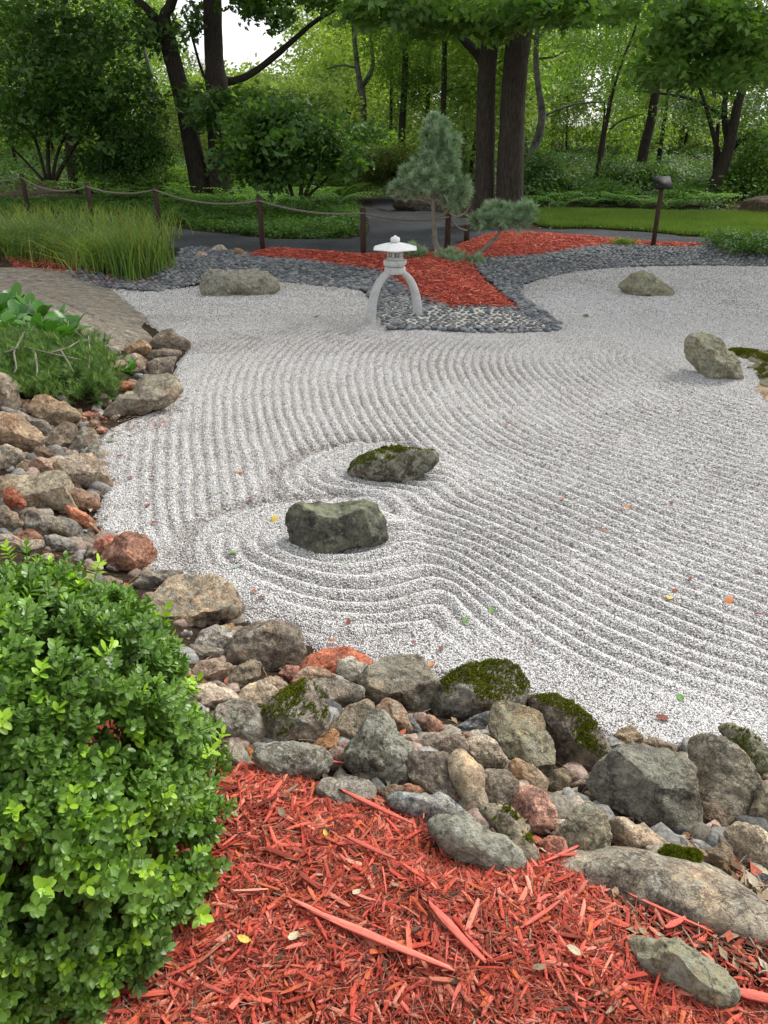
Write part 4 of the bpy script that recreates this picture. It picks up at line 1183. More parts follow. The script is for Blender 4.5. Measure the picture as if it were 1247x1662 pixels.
rock(ZA([(530, 800), (555, 752), (620, 733), (700, 768), (752, 820), (768, 892), (700, 935), (600, 925), (550, 870)]), (0.26, 0.245, 0.215), 'grey lichen-patched boulder between boxwood and moss-topped wedge', depth=.8, lichen=.7, big=True)
rock(ZA([(712, 802), (745, 762), (830, 702), (900, 668), (940, 662), (982, 718), (1012, 800), (1002, 880), (940, 945), (850, 935), (770, 915), (738, 850)]), (0.25, 0.22, 0.19), 'wedge-shaped boulder with a moss-covered sloping top', depth=.85, moss=.55, lichen=.5, big=True)
rock(ZA([(500, 980), (600, 912), (650, 948), (682, 1022), (620, 1045), (540, 1040)]), (0.22, 0.20, 0.175), 'dark grey stone where boxwood meets red mulch', depth=.8, lichen=.6)
rock(ZA([(642, 962), (670, 934), (700, 962), (682, 992), (652, 987)]), OCHRE, 'small round ochre pebble near the yellow leaf', depth=.9, lichen=0)
rock(ZA([(695, 975), (725, 930), (790, 918), (880, 922), (1000, 958), (1034, 1000), (1005, 1052), (920, 1078), (830, 1075), (730, 1030)]), (0.22, 0.205, 0.175), 'flat dark lichen-spotted boulder at the upper edge of the mulch', depth=.75, lichen=.9, rough=1.3, big=True, back=-.1)
rock(ZA([(760, 1062), (785, 1022), (832, 1040), (828, 1085)]), (0.38, 0.35, 0.28), 'small pale stone set in the mulch edge', depth=.8)
rock(ZA([(1002, 965), (1050, 928), (1098, 958), (1092, 1022), (1035, 1045), (1010, 1010)]), (0.36, 0.25, 0.21), 'small rosy brown stone at the foot of the dark pointed rock', depth=.9, lichen=.1)
# -- group B
ZB = lambda pts: fr(480, 1020, .3368, pts)
rock(ZB([(15, 205), (70, 128), (160, 92), (262, 97), (342, 148), (376, 195), (345, 240), (200, 258), (90, 225)]), (0.45, 0.16, 0.10), 'brick-red rounded boulder at the gravel edge behind the small white stone', depth=.9, lichen=0, speckle=.25, big=True, facets=5, rough=.7)
rock(ZB([(193, 195), (213, 150), (270, 137), (332, 160), (352, 195), (320, 238), (262, 264), (213, 242)]), (0.56, 0.55, 0.48), 'small rounded white stone propped on the brick-red boulder', depth=.8, lichen=.1, speckle=.2, back=-.7, facets=4)
rock(ZB([(-30, 250), (0, 215), (60, 186), (135, 196), (192, 240), (152, 268), (60, 270), (-20, 300)]), (0.38, 0.29, 0.22), 'pinkish tan cobble in front of the brick-red boulder', depth=.8, lichen=.1)
rock(ZB([(15, 268), (60, 246), (190, 248), (262, 270), (318, 292), (322, 352), (270, 378), (190, 404), (110, 365), (60, 305)]), (0.27, 0.245, 0.21), 'grey-brown angular boulder under the small white stone', depth=.8, lichen=.4, facets=12)
rock(ZB([(310, 252), (338, 200), (430, 150), (560, 125), (605, 140), (655, 210), (678, 252), (668, 322), (642, 392), (592, 445), (540, 415), (520, 365), (440, 350), (380, 375), (328, 332)]), (0.25, 0.235, 0.20), 'large bare grey-brown boulder at the gravel edge left of the moss-capped one', depth=.85, lichen=.35, big=True, facets=10, algae_light=.2, top=[((.1, .6, .78), .55), ((.6, -.5, .6), .6)])
rock(ZB([(657, 340), (678, 262), (738, 210), (860, 170), (980, 158), (1062, 190), (1107, 250), (1113, 342), (1062, 380), (960, 395), (900, 415), (840, 445), (760, 480), (700, 445), (662, 392)]), (0.23, 0.22, 0.195), 'large rounded boulder capped with green moss, at the gravel edge', depth=.9, moss=.62, lichen=.5, big=True, facets=6)
rock(ZB([(742, 495), (790, 468), (870, 420), (932, 388), (938, 430), (902, 478), (840, 512)]), (0.22, 0.24, 0.26), 'small blue-grey splintery slab below the moss-capped boulder', depth=.7, lichen=.1, facets=13, back=0)
rock(ZB([(585, 445), (640, 418), (712, 450), (745, 490), (700, 520), (640, 532), (598, 495)]), (0.24, 0.155, 0.12), 'mauve-brown stone deep in the gap between two big boulders', depth=.8, lichen=0)
rock(ZB([(690, 490), (730, 478), (760, 505), (720, 520)]), (0.17, 0.18, 0.20), 'little dark blue chip of stone by the blue-grey slab', depth=.9)
rock(ZB([(770, 520), (820, 508), (868, 530), (830, 555)]), (0.36, 0.16, 0.11), 'small red stone showing behind the speckled cream stone', depth=.9, lichen=0)
rock(ZB([(938, 470), (955, 400), (1020, 376), (1120, 384), (1200, 428), (1250, 510), (1253, 610), (1205, 710), (1130, 690), (1060, 645), (980, 565), (945, 515)]), (0.27, 0.25, 0.185), 'large olive-brown boulder leaning on the mossy rock', depth=.85, lichen=.45, big=True, facets=10, algae_light=.3, top=[((.7, .1, .7), .5), ((-.3, .5, .8), .62)])
rock(ZB([(142, 510), (200, 438), (262, 378), (342, 350), (378, 382), (372, 445), (322, 525), (255, 585), (200, 565)]), (0.31, 0.27, 0.205), 'smooth tan-grey stone beside the dark pointed rock', depth=.8, lichen=.3, back=-.1)
rock(ZB([(55, 580), (118, 530), (180, 488), (208, 515), (198, 562), (132, 602)]), (0.44, 0.25, 0.13), 'small bright ochre wedge stone lying under the moss-topped wedge', depth=.8, lichen=0, back=-.5)
rock(ZB([(372, 385), (450, 343), (515, 368), (540, 430), (580, 500), (572, 540), (500, 520), (430, 445)]), (0.40, 0.30, 0.22), 'orange-tan crystalline stone behind the dark pointed rock', depth=.8, lichen=.3, speckle=1)
rock(ZB([(535, 430), (560, 430), (630, 520), (580, 545), (560, 520)]), (0.17, 0.18, 0.19), 'thin dark slate wedge next to the orange-tan stone', depth=.8, lichen=0)
rock(ZB([(552, 565), (620, 525), (700, 508), (800, 513), (828, 560), (805, 605), (740, 630), (600, 620), (560, 612)]), (0.32, 0.27, 0.225), 'flat grey-pink stone behind the tall cream stone', depth=.7, lichen=.3)
rock(ZB([(540, 620), (600, 605), (720, 613), (742, 660), (795, 790), (795, 850), (700, 820), (600, 770), (550, 725)]), (0.20, 0.175, 0.15), 'dark brown block standing in shade above the blue-grey boulder', depth=.8, lichen=.3, big=True)
rock(ZB([(243, 600), (268, 555), (310, 500), (350, 450), (395, 405), (440, 430), (480, 490), (540, 560), (568, 620), (545, 720), (470, 750), (380, 758), (300, 722), (250, 675)]), (0.155, 0.145, 0.12), 'dark pointed rock crusted with lichen and one pale round spot', depth=.75, lichen=.95, big=True, rough=1.7, facets=12, back=-.1)
rock(ZB([(812, 600), (828, 553), (900, 518), (962, 540), (1014, 620), (992, 668), (940, 695), (880, 675)]), (0.42, 0.37, 0.30), 'speckled cream stone wedged between bigger boulders', depth=.8, lichen=.1, speckle=1)
rock(ZB([(732, 650), (758, 612), (802, 605), (885, 670), (902, 760), (938, 862), (892, 902), (830, 888), (788, 805), (748, 735)]), (0.43, 0.38, 0.29), 'tall pale tan stone standing at a slant', depth=.7, lichen=.15, back=-.2)
rock(ZB([(872, 720), (910, 680), (1000, 688), (1062, 730), (1080, 792), (1052, 855), (990, 885), (930, 855), (888, 785)]), (0.23, 0.205, 0.17), 'brown-grey block with a flat face leaning on the tall pale stone', depth=.8, lichen=.25, back=-.4, facets=12)
rock(ZB([(1018, 680), (1060, 640), (1130, 658), (1208, 710), (1204, 775), (1140, 798), (1070, 778)]), (0.34, 0.27, 0.195), 'tan cobble under the large olive-brown boulder', depth=.8, lichen=.1)
rock(ZB([(1045, 870), (1073, 790), (1130, 770), (1192, 790), (1240, 850), (1250, 930), (1205, 985), (1150, 1005), (1080, 960)]), (0.45, 0.27, 0.215), 'rounded pink stone in front of the tan cobble', depth=.8, lichen=.1, speckle=.8)
rock(ZB([(92, 770), (148, 722), (250, 712), (342, 738), (388, 780), (373, 855), (280, 858), (160, 838)]), (0.36, 0.35, 0.31), 'flat light grey stone bordering the mulch with red chips on it', depth=.65, lichen=.15, facets=9, top=[((0, .7, .7), .45)])
rock(ZB([(478, 790), (540, 750), (600, 758), (632, 805), (560, 820)]), (0.44, 0.25, 0.17), 'orange-pink stone tucked behind the blue-grey boulder', depth=.9, lichen=0)
rock(ZB([(395, 850), (400, 780), (470, 755), (525, 775), (480, 810), (430, 850)]), (0.16, 0.13, 0.10), 'dark knobbly stone with dry twigs at the mulch edge', depth=.8, rough=1.7)
rock(ZB([(428, 860), (480, 808), (600, 812), (690, 795), (762, 838), (840, 888), (885, 938), (780, 945), (650, 945), (560, 915)]), (0.25, 0.27, 0.28), 'low blue-grey boulder half buried by mulch', depth=.7, lichen=.3, speckle=.9)
rock(ZB([(860, 905), (950, 878), (1030, 882), (1104, 930), (1195, 1080), (1185, 1115), (1100, 1130), (1020, 1030), (950, 975)]), (0.31, 0.28, 0.215), 'greenish tan boulder with a dab of moss, behind the lichen-mottled one', depth=.8, moss=.18, lichen=.4, algae_light=.2)
rock(ZB([(632, 990), (678, 940), (800, 928), (900, 960), (1000, 980), (1075, 1040), (1112, 1120), (1090, 1165), (960, 1170), (820, 1140), (720, 1090)]), (0.25, 0.25, 0.205), 'broad lichen-mottled boulder half sunk in the red mulch', depth=.75, lichen=1.0, big=True)
# -- group C
ZC = lambda pts: fr(830, 1100, .3344, pts)
rock(ZC([(55, 150), (100, 130), (200, 113), (322, 140), (395, 200), (445, 280), (485, 350), (475, 410), (400, 440), (300, 480), (240, 460), (200, 330), (120, 230)]), (0.22, 0.19, 0.16), 'tall brown boulder furred with moss on top, behind the olive-brown one', depth=.85, moss=.58, lichen=.3, big=True, back=.5)
rock(ZC([(503, 300), (530, 255), (572, 233), (632, 270), (628, 330), (560, 355)]), (0.40, 0.34, 0.24), 'small buff stone at the gravel edge beside a pale green leaf', depth=.8, lichen=.1)
rock(ZC([(628, 335), (680, 300), (780, 310), (795, 345), (700, 360)]), (0.33, 0.27, 0.20), 'narrow brown stone behind the biggest grey boulder', depth=.8)
rock(ZC([(480, 385), (500, 355), (560, 350), (560, 400), (500, 420)]), (0.36, 0.29, 0.20), 'little tan stone below the buff stone', depth=.9)
rock(ZC([(985, 312), (1040, 268), (1130, 268), (1250, 340), (1310, 400), (1290, 480), (1190, 490), (1140, 425), (1060, 345)]), (0.21, 0.20, 0.155), 'olive-brown mossy boulder at the gravel edge, farthest back at the side', depth=.8, moss=.30, lichen=.5, algae_light=.5, big=True, back=.5)
rock(ZC([(825, 365), (900, 308), (970, 306), (1080, 340), (1184, 460), (1190, 560), (1166, 735), (1100, 748), (1000, 690), (930, 615), (855, 490)]), (0.27, 0.25, 0.20), 'tall grey-tan shoulder of rock behind the biggest dark grey boulder', depth=.7, lichen=.4, big=True, facets=7, top=[((.5, .1, .85), .55), ((-.6, .2, .75), .6)])
rock(ZC([(1172, 590), (1200, 518), (1255, 498), (1330, 600), (1310, 720), (1250, 742), (1195, 722)]), (0.30, 0.27, 0.20), 'coarse tan boulder at the picture edge beside the tall shoulder of rock', depth=.8, lichen=.4)
rock(ZC([(915, 630), (980, 598), (1045, 680), (1068, 725), (1050, 748), (955, 748)]), (0.17, 0.135, 0.105), 'dark brown triangular stone under the shoulder of rock', depth=.7, lichen=0)
rock(ZC([(412, 600), (428, 520), (478, 432), (560, 370), (700, 338), (800, 333), (838, 400), (855, 470), (905, 590), (944, 700), (915, 775), (780, 750), (600, 700), (450, 655)]), (0.185, 0.185, 0.165), 'biggest dark grey-green boulder of the foreground wall', depth=.8, lichen=.35, big=True, facets=9, algae_light=.25, back=.15, top=[((.15, .8, .6), .55), ((-.4, -.2, .88), .58), ((.6, -.4, .65), .55)])
rock(ZC([(285, 560), (330, 520), (400, 460), (495, 408), (475, 480), (432, 560), (400, 590), (340, 600)]), (0.22, 0.185, 0.15), 'dark brown wedge between the mossy brown and biggest grey boulders', depth=.8, lichen=.1)
rock(ZC([(172, 530), (198, 460), (240, 438), (285, 480), (255, 560), (200, 580)]), (0.28, 0.235, 0.16), 'small olive tan stone under the mossy brown boulder', depth=.8)
rock(ZC([(320, 600), (360, 555), (420, 550), (440, 600), (370, 620)]), (0.26, 0.21, 0.165), 'small brown stone with a dry twig across it', depth=.8, lichen=0)
rock(ZC([(408, 502), (430, 478), (455, 488), (445, 518)]), (0.35, 0.36, 0.33), 'tiny pale grey stone against the biggest grey boulder', depth=.9, lichen=0)
rock(ZC([(242, 765), (262, 700), (290, 640), (350, 603), (442, 640), (478, 720), (474, 875), (350, 885), (258, 860)]), (0.28, 0.265, 0.20), 'upright greenish-tan block in front of the dark grey boulder', depth=.8, lichen=.5, big=True, facets=10, back=0)
rock(ZC([(472, 745), (490, 705), (530, 688), (640, 708), (755, 758), (745, 800), (655, 876), (580, 868), (500, 808)]), (0.33, 0.30, 0.255), 'angular grey-tan stone under the biggest dark grey boulder', depth=.8, lichen=.2, facets=14, rough=1.4)
rock(ZC([(655, 875), (740, 820), (840, 802), (905, 830), (892, 945), (780, 945), (690, 915)]), (0.36, 0.335, 0.265), 'pale grey-tan flat-topped stone above the moss patch', depth=.75, lichen=.2)
rock(ZC([(135, 825), (178, 778), (240, 772), (272, 830), (235, 880), (160, 880)]), (0.40, 0.20, 0.155), 'small dull-red stone beside the upright greenish block', depth=.8, lichen=0)
rock(ZC([(948, 790), (968, 728), (1060, 738), (1080, 780), (1030, 828)]), (0.30, 0.235, 0.16), 'honey-brown stone above a similar one, near the picture edge', depth=.8, lichen=0)
rock(ZC([(955, 885), (1008, 818), (1062, 848), (1135, 920), (1100, 958), (1020, 948)]), (0.31, 0.25, 0.175), 'honey-brown wedge stone leaning under the coarse buff boulder', depth=.8, lichen=.1)
rock(ZC([(1040, 830), (1088, 758), (1180, 738), (1250, 768), (1330, 860), (1300, 960), (1230, 965), (1140, 915)]), (0.40, 0.345, 0.265), 'coarse buff boulder at the picture edge above the leaf litter', depth=.8, lichen=.15, speckle=1, big=True, back=0)
rock(ZC([(1185, 990), (1208, 953), (1250, 957), (1262, 1010), (1215, 1018)]), (0.12, 0.13, 0.145), 'small dark slate-blue stone in the leaf litter', depth=.8, lichen=0)
ZD = lambda pts: fr(830, 1340, .3344, pts)
rock(ZD([(110, 225), (150, 165), (205, 118), (300, 148), (420, 148), (550, 148), (700, 178), (900, 218), (1000, 258), (1100, 330), (1247, 430), (1350, 520), (1300, 590), (1100, 560), (900, 500), (700, 425), (560, 395), (430, 355), (280, 290), (170, 260)]),
     (0.28, 0.255, 0.21), 'long flat foreground slab dotted with a bright green moss cushion and red chips', flat=True, thick=.07, lift=.0, facets=3, lichen=.4, speckle=.8, big=True, cat='slab', name='stone_slab', rough=.5)
rock(ZD([(535, 578), (590, 568), (645, 575), (780, 618), (900, 678), (1005, 758), (1076, 830), (1045, 905), (1000, 930), (900, 888), (740, 808), (640, 745), (590, 655)]), (0.24, 0.225, 0.16), 'smooth olive-grey boulder sunk in the mulch, nearest the viewer', flat=True, thick=.065, lift=.02, lichen=.7, big=True, algae_light=.5, facets=6)
rock(ZD([(818, 372), (850, 333), (908, 370), (892, 418), (840, 402)]), (0.27, 0.205, 0.165), 'little brown stone on top of the long flat slab', depth=.8, lichen=0, back=-.8)

# moss cushions that stand on their own on the long slab
def moss_cushion(px, py, rx, ry, label):
    c = at(px, py); r0 = rx * ((c - EYE) @ FWD) / FPX; r1 = ry * ((c - EYE) @ FWD) / FPX / 0.75
    V = ICO4[0].copy(); Wp = V * np.array([r0, r1, 0.020])
    a = np.arctan2(V[:, 1], V[:, 0]); Wp[:, :2] *= (1 + .25 * np.sin(a * 3 + 1) + .1 * np.sin(a * 5))[:, None]
    Wp = Wp + 0.004 * fbm(Wp * 60, 3, 3)[:, None] * V
    me = mesh_data('moss_cushion', Wp, ICO4[1], L_MOSS_BASE, True)
    o = tag(link('moss_cushion', me, loc=(c[0], c[1], c[2] + .062)), label, 'moss')
    F = ICO4[1]; A, B, C = Wp[F[:, 0]], Wp[F[:, 1]], Wp[F[:, 2]]
    nn = np.cross(B - A, C - A); ar = np.linalg.norm(nn, axis=1) / 2; nn /= (2 * ar[:, None] + 1e-12)
    w = ar * (nn[:, 2] > 0); n = 2600
    tri = rng.choice(len(F), n, p=w / w.sum())
    scatter('sprigs', A[tri], dirs_to_euler(nn[tri] + np.array([0, 0, .5])), rng.uniform(.7, 1.3, n), MOSS_SRC, parent=o)
L_MOSS_BASE = simple_mat('moss_mat', (0.03, 0.045, 0.005), (0.07, 0.09, 0.01), 40, .95, .004, 200)
moss_cushion(1096, 1423, 26, 13, 'bright green moss cushion growing on the long flat foreground slab')

# small filler stones and dark gaps under the piled rocks
fill = MB()
def fill_stones(poly_px, n, s0, s1):
    P = np.array(poly_px)
    x0, y0 = P.min(0); x1, y1 = P.max(0); k = 0
    while k < n:
        x, y = rng.uniform(x0, x1), rng.uniform(y0, y1)
        if not in_poly(np.array([x]), np.array([y]), poly_px)[0]: continue
        k += 1
        p = at(x, y); s = rng.uniform(s0, s1)
        V = ICO2[0] * (1 + .22 * vnoise(ICO2[0] * 1.6 + k * 5, 3)[:, None])
        for _f in range(7):
            nd = rng.normal(size=3); nd /= np.linalg.norm(nd); V = V - nd * np.maximum(0, V @ nd - rng.uniform(.45, .75))[:, None]
        V = V * np.array([s, s * rng.uniform(.6, 1), s * rng.uniform(.45, .8)]) * 1.25
        M = np.array(Matrix.Rotation(rng.random() * 6, 3, 'Z') @ Matrix.Rotation(rng.normal(0, .5), 3, 'X'))
        c = [TAN, GREY, BROWN, (.34, .25, .2), (0.27, .2, .15), GBR, DARK, GREY][int(rng.integers(0, 8))]
        fill.add(V @ M.T + p, ICO2[1], np.array(c) * rng.uniform(.7, 1.1))
fill_stones([(0, 620), (60, 640), (160, 690), (165, 850), (250, 940), (380, 1000), (500, 1080), (700, 1110), (960, 1200), (1247, 1230), (1247, 1400), (900, 1370), (600, 1290), (380, 1230), (200, 1000), (0, 880)], 560, .018, .062)
fill_stones([(0, 640), (150, 660), (165, 700), (170, 780), (160, 850), (230, 920), (150, 900), (0, 880)], 200, .03, .075)
fill_stones([(190, 560), (250, 570), (290, 610), (270, 660), (170, 690), (150, 660), (200, 620)], 60, .03, .07)
M_FILL = vc_mat('mixed_small_stone', .9, .2, 70, .5, .006)
o = fill.build('small_stones', M_FILL, None, True); o['kind'] = 'stuff'; o['label'] = 'small stones filling the gaps of the rock wall'

# ================================================================== MULCH
def chip_src(k):
    mb = MB()
    e0, e1 = rng.uniform(.35, 1.0, 2)
    st = [(-0.5, e0, .7), (-0.18, 1, 1), (0.22, rng.uniform(.8, 1), .9), (0.5, e1, .6)]
    V = []
    oy = oz = 0
    for x, w, t in st:
        oy += rng.normal(0, .10); oz += rng.normal(0, .25)
        for (a, b) in ((-1, -1), (1, -1), (1, 1), (-1, 1)):
            V.append((x + rng.normal(0, .045), a * w * .5 * rng.uniform(.75, 1.05) + oy, b * t * .5 * rng.uniform(.7, 1.1) + oz))
    F = [(i * 4 + j, i * 4 + (j + 1) % 4, i * 4 + 4 + (j + 1) % 4, i * 4 + 4 + j) for i in range(3) for j in range(4)] + [(3, 2, 1, 0), (12, 13, 14, 15)]
    cols = [(.64, .100, .066), (.56, .080, .052), (.70, .155, .110), (.46, .065, .036), (.64, .14, .055), (.27, .050, .030), (.66, .125, .075), (.50, .15, .09), (.72, .24, .16)]
    mb.add(V, F, cols[k % len(cols)])
    return mb
CHIP_MB = [chip_src(k) for k in range(18)]
CHIPS = [src('chip', mb, M_CHIP) for mb in CHIP_MB]
_b = chip_src(0); _b.c = [np.tile(np.array([.10, .062, .04]), (len(_b.v[0]), 1))]
_t = chip_src(0); _t.c = [np.tile(np.array([.40, .30, .19]), (len(_t.v[0]), 1))]
CHIPS += [src('chip', _b, M_CHIP), src('chip', _t, M_CHIP)]

def wat(px):
    return smooth_poly([tuple(at(x, y)[:2]) for x, y in px], 3)
MULN_PX = [(372, 1246), (430, 1250), (500, 1272), (530, 1300), (620, 1300), (690, 1350), (700, 1385), (790, 1410), (870, 1392), (950, 1415), (1000, 1500), (1040, 1560), (1130, 1620), (1247, 1625)]
MULN = [tuple(at(x, y)[:2]) for x, y in MULN_PX]
MULN = MULN + [(1.3, .75), (1.3, -.4), (-2.0, -.4), (-2.0, 1.6), (-1.3, 2.1), (-.9, 2.0)]
P = np.array(MULN)
gx_, gy_ = np.meshgrid(np.arange(-2, 1.4, .05), np.arange(-.4, 2.3, .05)); gx_ = gx_.ravel(); gy_ = gy_.ravel()
m = in_poly(gx_, gy_, MULN) & (dist_line(gx_, gy_, MULN) > .02)
vs, es, fs, *_ = delaunay_2d_cdt([Vector(p) for p in MULN] + [Vector(p) for p in zip(gx_[m], gy_[m])], [(i, (i + 1) % len(MULN)) for i in range(len(MULN))], [list(range(len(MULN)))], 1, 1e-5)
A = np.array([tuple(v) for v in vs]); db = dist_line(A[:, 0], A[:, 1], MULN)
def mulch_z(x, y):
    return hz(x, y) + .035 * sstep(dist_line(x, y, MULN) / .15) * in_poly(x, y, MULN) + .018 * fbm(np.stack([x * 5, y * 5, x * 0], -1), 2, 61) * in_poly(x, y, MULN) * sstep(dist_line(x, y, MULN) / .15)
zz = mulch_z(A[:, 0], A[:, 1]) + .003 - .02 * (db < 1e-4)
mulch_near = tag(link('mulch', mesh_data('mulch', np.stack([A[:, 0], A[:, 1], zz], -1), np.array([tuple(f) for f in fs]), M_MULCHBASE, True)), kind='structure')

def chip_sizes(n, lo, hi, p=2.2):
    L = lo + (hi - lo) * rng.random(n) ** p
    Wd = np.clip(L * rng.uniform(.04, .24, n), .0012, .011)
    return np.stack([L, Wd, np.clip(Wd * rng.uniform(.25, .7, n), .0010, .006)], -1)

def chips_on(poly, n, lo, hi, zf, stack, parent, tilt=.22, ncolor=18, name='wood_chips'):
    P = np.array(poly); x0, y0 = P.min(0); x1, y1 = P.max(0)
    x = rng.uniform(x0, x1, n * 3); y = rng.uniform(y0, y1, n * 3)
    m = in_poly(x, y, poly); x, y = x[m][:n], y[m][:n]
    n = len(x)
    S = chip_sizes(n, lo, hi)
    z = zf(x, y) + stack * rng.random(n) + S[:, 2] * .3
    R = np.stack([rng.normal(0, tilt, n), rng.normal(0, tilt * .7, n), rng.random(n) * 6.283], -1)
    q = np.concatenate([np.full(ncolor, 1.0), [.9, .35]]); q /= q.sum()
    scatter(name, np.stack([x, y, z], -1), R, S, CHIPS, parent=parent, idx=rng.choice(ncolor + 2, n, p=q))
VIEWN = [tuple(at(x, y)[:2]) for x, y in MULN_PX] + [(1.15, .8), (1.15, .35), (-1.1, .35), (-1.1, 1.2), (-.75, 1.6)]
chips_on(VIEWN, 74000, .008, .060, mulch_z, .020, mulch_near)
def fibres(n):
    P = np.array(VIEWN); x0, y0 = P.min(0); x1, y1 = P.max(0)
    x = rng.uniform(x0, x1, n * 3); y = rng.uniform(y0, y1, n * 3)
    m = in_poly(x, y, VIEWN); x, y = x[m][:n], y[m][:n]; n = len(x)
    L = rng.uniform(.012, .055, n); S = np.stack([L, rng.uniform(.0008, .0022, n), rng.uniform(.0007, .0016, n)], -1)
    scatter('wood_fibres', np.stack([x, y, mulch_z(x, y) + .012 + .014 * rng.random(n)], -1), np.stack([rng.normal(0, .5, n), rng.normal(0, .28, n), rng.random(n) * 6.283], -1), S, CHIPS, parent=mulch_near)
fibres(26000)
chips_on(MULN, 3000, .010, .06, mulch_z, .012, mulch_near, name='chips_beyond')
# the chips that show largest, one by one
lay = []
def big_chip(x, y, L, Wd, T, rz, dz=.016, tilt=(0, 0), k=None):
    k = int(rng.integers(0, 9)) if k is None else k
    o = bpy.data.objects.new('wood_chip', CHIPS[k].data); COL.objects.link(o); o.parent = mulch_near
    o.location = (x, y, float(mulch_z(np.array([x]), np.array([y]))[0]) + dz)
    o.rotation_euler = (tilt[0], tilt[1], rz); o.scale = (L, Wd, T)
i = 0
while i < 270:
    px, py = rng.uniform(220, 1240), rng.uniform(1260, 1655)
    p = at(px, py)
    if not in_poly(np.array([p[0]]), np.array([p[1]]), VIEWN)[0]: continue
    L = rng.uniform(.04, .09); Wd = L * rng.uniform(.06, .17)
    big_chip(p[0], p[1], L, Wd, Wd * rng.uniform(.3, .5), rng.random() * 6.28, .014 + .012 * rng.random(), (rng.normal(0, .2), rng.normal(0, .12)))
    i += 1
def chip_between(a, b, Wd, dz=.03, k=2, extra=0.0):
    A_, B_ = at(*a), at(*b)
    d = B_ - A_; L = float(np.linalg.norm(d)); c = (A_ + B_) / 2
    big_chip(c[0], c[1], L, Wd * .72, Wd * .35, math.atan2(d[1], d[0]), dz, (0.1, -math.atan2(d[2], math.hypot(d[0], d[1]))), k)
for a, b, w in [((492, 1512), (728, 1618), .024), ((690, 1505), (780, 1608), .026), ((550, 1302), (665, 1360), .018), ((560, 1400), (640, 1440), .016), ((470, 1498), (560, 1545), .014),
                ((1165, 1625), (1300, 1660), .030), ((895, 1405), (985, 1400), .014), ((1040, 1422), (1075, 1465), .012), ((1137, 1435), (1165, 1480), .014), ((1012, 1464), (1150, 1530), .010),
                ((790, 1378), (830, 1412), .014), ((708, 1330), (702, 1385), .010), ((880, 1418), (950, 1385), .012), ((515, 1248), (570, 1256), .010), ((1075, 1525), (1110, 1510), .02), ((838, 1545), (905, 1500), .014),
                ((1100, 1410), (1112, 1440), .006), ((690, 1300), (686, 1345), .008)]:
    chip_between(a, b, w)
# thin litter and stray chips on the soil beside the slab
SOILR = [tuple(at(x, y)[:2]) for x, y in [(900, 1400), (1010, 1440), (1100, 1470), (1247, 1500), (1290, 1530)]] + [(1.25, .7)] + [tuple(at(x, y)[:2]) for x, y in [(1180, 1620), (1060, 1560), (1000, 1490)]]
chips_on(SOILR, 2400, .008, .05, lambda x, y: hz(x, y) + .004, .02, mulch_near, name='stray_chips', tilt=.3)
LITR = [tuple(at(x, y)[:2]) for x, y in [(1190, 1410), (1300, 1440), (1330, 1520), (1247, 1500), (1180, 1450)]]

# distant mulch
def mf_z(x, y):
    db = dist_line(x, y, MULF)
    return hz(x, y) + .03 * sstep(db / .12) + .08 * sstep(db / .7)
mb_par = bpy.data.objects['mulch_bed']
def far_chips(n):
    P = np.array(MULF); x0, y0 = P.min(0); x1, y1 = P.max(0)
    x = rng.uniform(x0, x1, n * 3); y = rng.uniform(y0, y1, n * 3)
    m = in_poly(x, y, MULF); x, y = x[m][:n], y[m][:n]; n = len(x)
    S = chip_sizes(n, .04, .12, 1.3); S[:, 1] *= 1.3; S[:, 2] *= 1.3
    scatter('wood_chips', np.stack([x, y, mf_z(x, y) + rng.random(n) * .025], -1), np.stack([rng.normal(0, .3, n), rng.normal(0, .2, n), rng.random(n) * 6.283], -1), S, CHIPS[:18], parent=mb_par)
far_chips(17000)
# small patch of mulch and litter under the long grass
chips_patch = [tuple(plane(x, y, .12)[:2]) for x, y in [(10, 415), (110, 418), (160, 440), (240, 436), (255, 446), (190, 452), (110, 446), (20, 432)]]
n = 900
P = np.array(chips_patch); x = rng.uniform(P[:, 0].min(), P[:, 0].max(), n * 3); y = rng.uniform(P[:, 1].min(), P[:, 1].max(), n * 3)
m = in_poly(x, y, chips_patch); x, y = x[m][:n], y[m][:n]
o = scatter('mulch_scraps', np.stack([x, y, hz(x, y) + .02], -1), rand_rot(len(x), .3), chip_sizes(len(x), .04, .13, 1.2), CHIPS)
o['label'] = 'scraps of red mulch under the long grass'

# ================================================================== BOXWOOD
def box_sprig(n, mat, bright=False, L=.0170):
    mb = MB()
    H_ = n * .0065
    mb.tube([(0, 0, 0), (0, 0, H_)], [.0011, .0006], 4, False, col=(.6, .7, .35))
    for i in range(n):
        z = H_ * (i + .5) / n
        a0 = (i % 2) * math.pi / 2 + rng.normal(0, .25)
        for s in (0, math.pi):
            a = a0 + s
            el = .25 + .9 * (i / n) ** 1.5 + rng.normal(0, .12)
            d = (math.cos(a) * math.cos(el), math.sin(a) * math.cos(el), math.sin(el))
            l = L * (0.72 + .45 * math.sin(math.pi * (i + 1) / (n + 1))) * rng.uniform(.85, 1.15)
            g = rng.uniform(.75, 1.25)
            oval_leaf(mb, (0, 0, z), d, l, l * .54, rng.uniform(.05, .2), (g, g, g), droop=rng.uniform(-.05, .2))
    return src('sprig', mb, mat)
BOXS = [box_sprig(8, L_BOX) for _ in range(4)] + [box_sprig(6, L_BOX) for _ in range(2)] + [box_sprig(5, L_BOXN, True, .019) for _ in range(2)]
L_BOXB = leaf_mat('boxwood_dry_leaf', (0.20, 0.12, 0.05), (0.38, 0.26, 0.10), 0.6, 0.2, 0.3)
BOXS.append(box_sprig(4, L_BOXB, False, .018))
BC, BR = np.array([-.925, 1.25, .60]), np.array([.525, .485, .685])
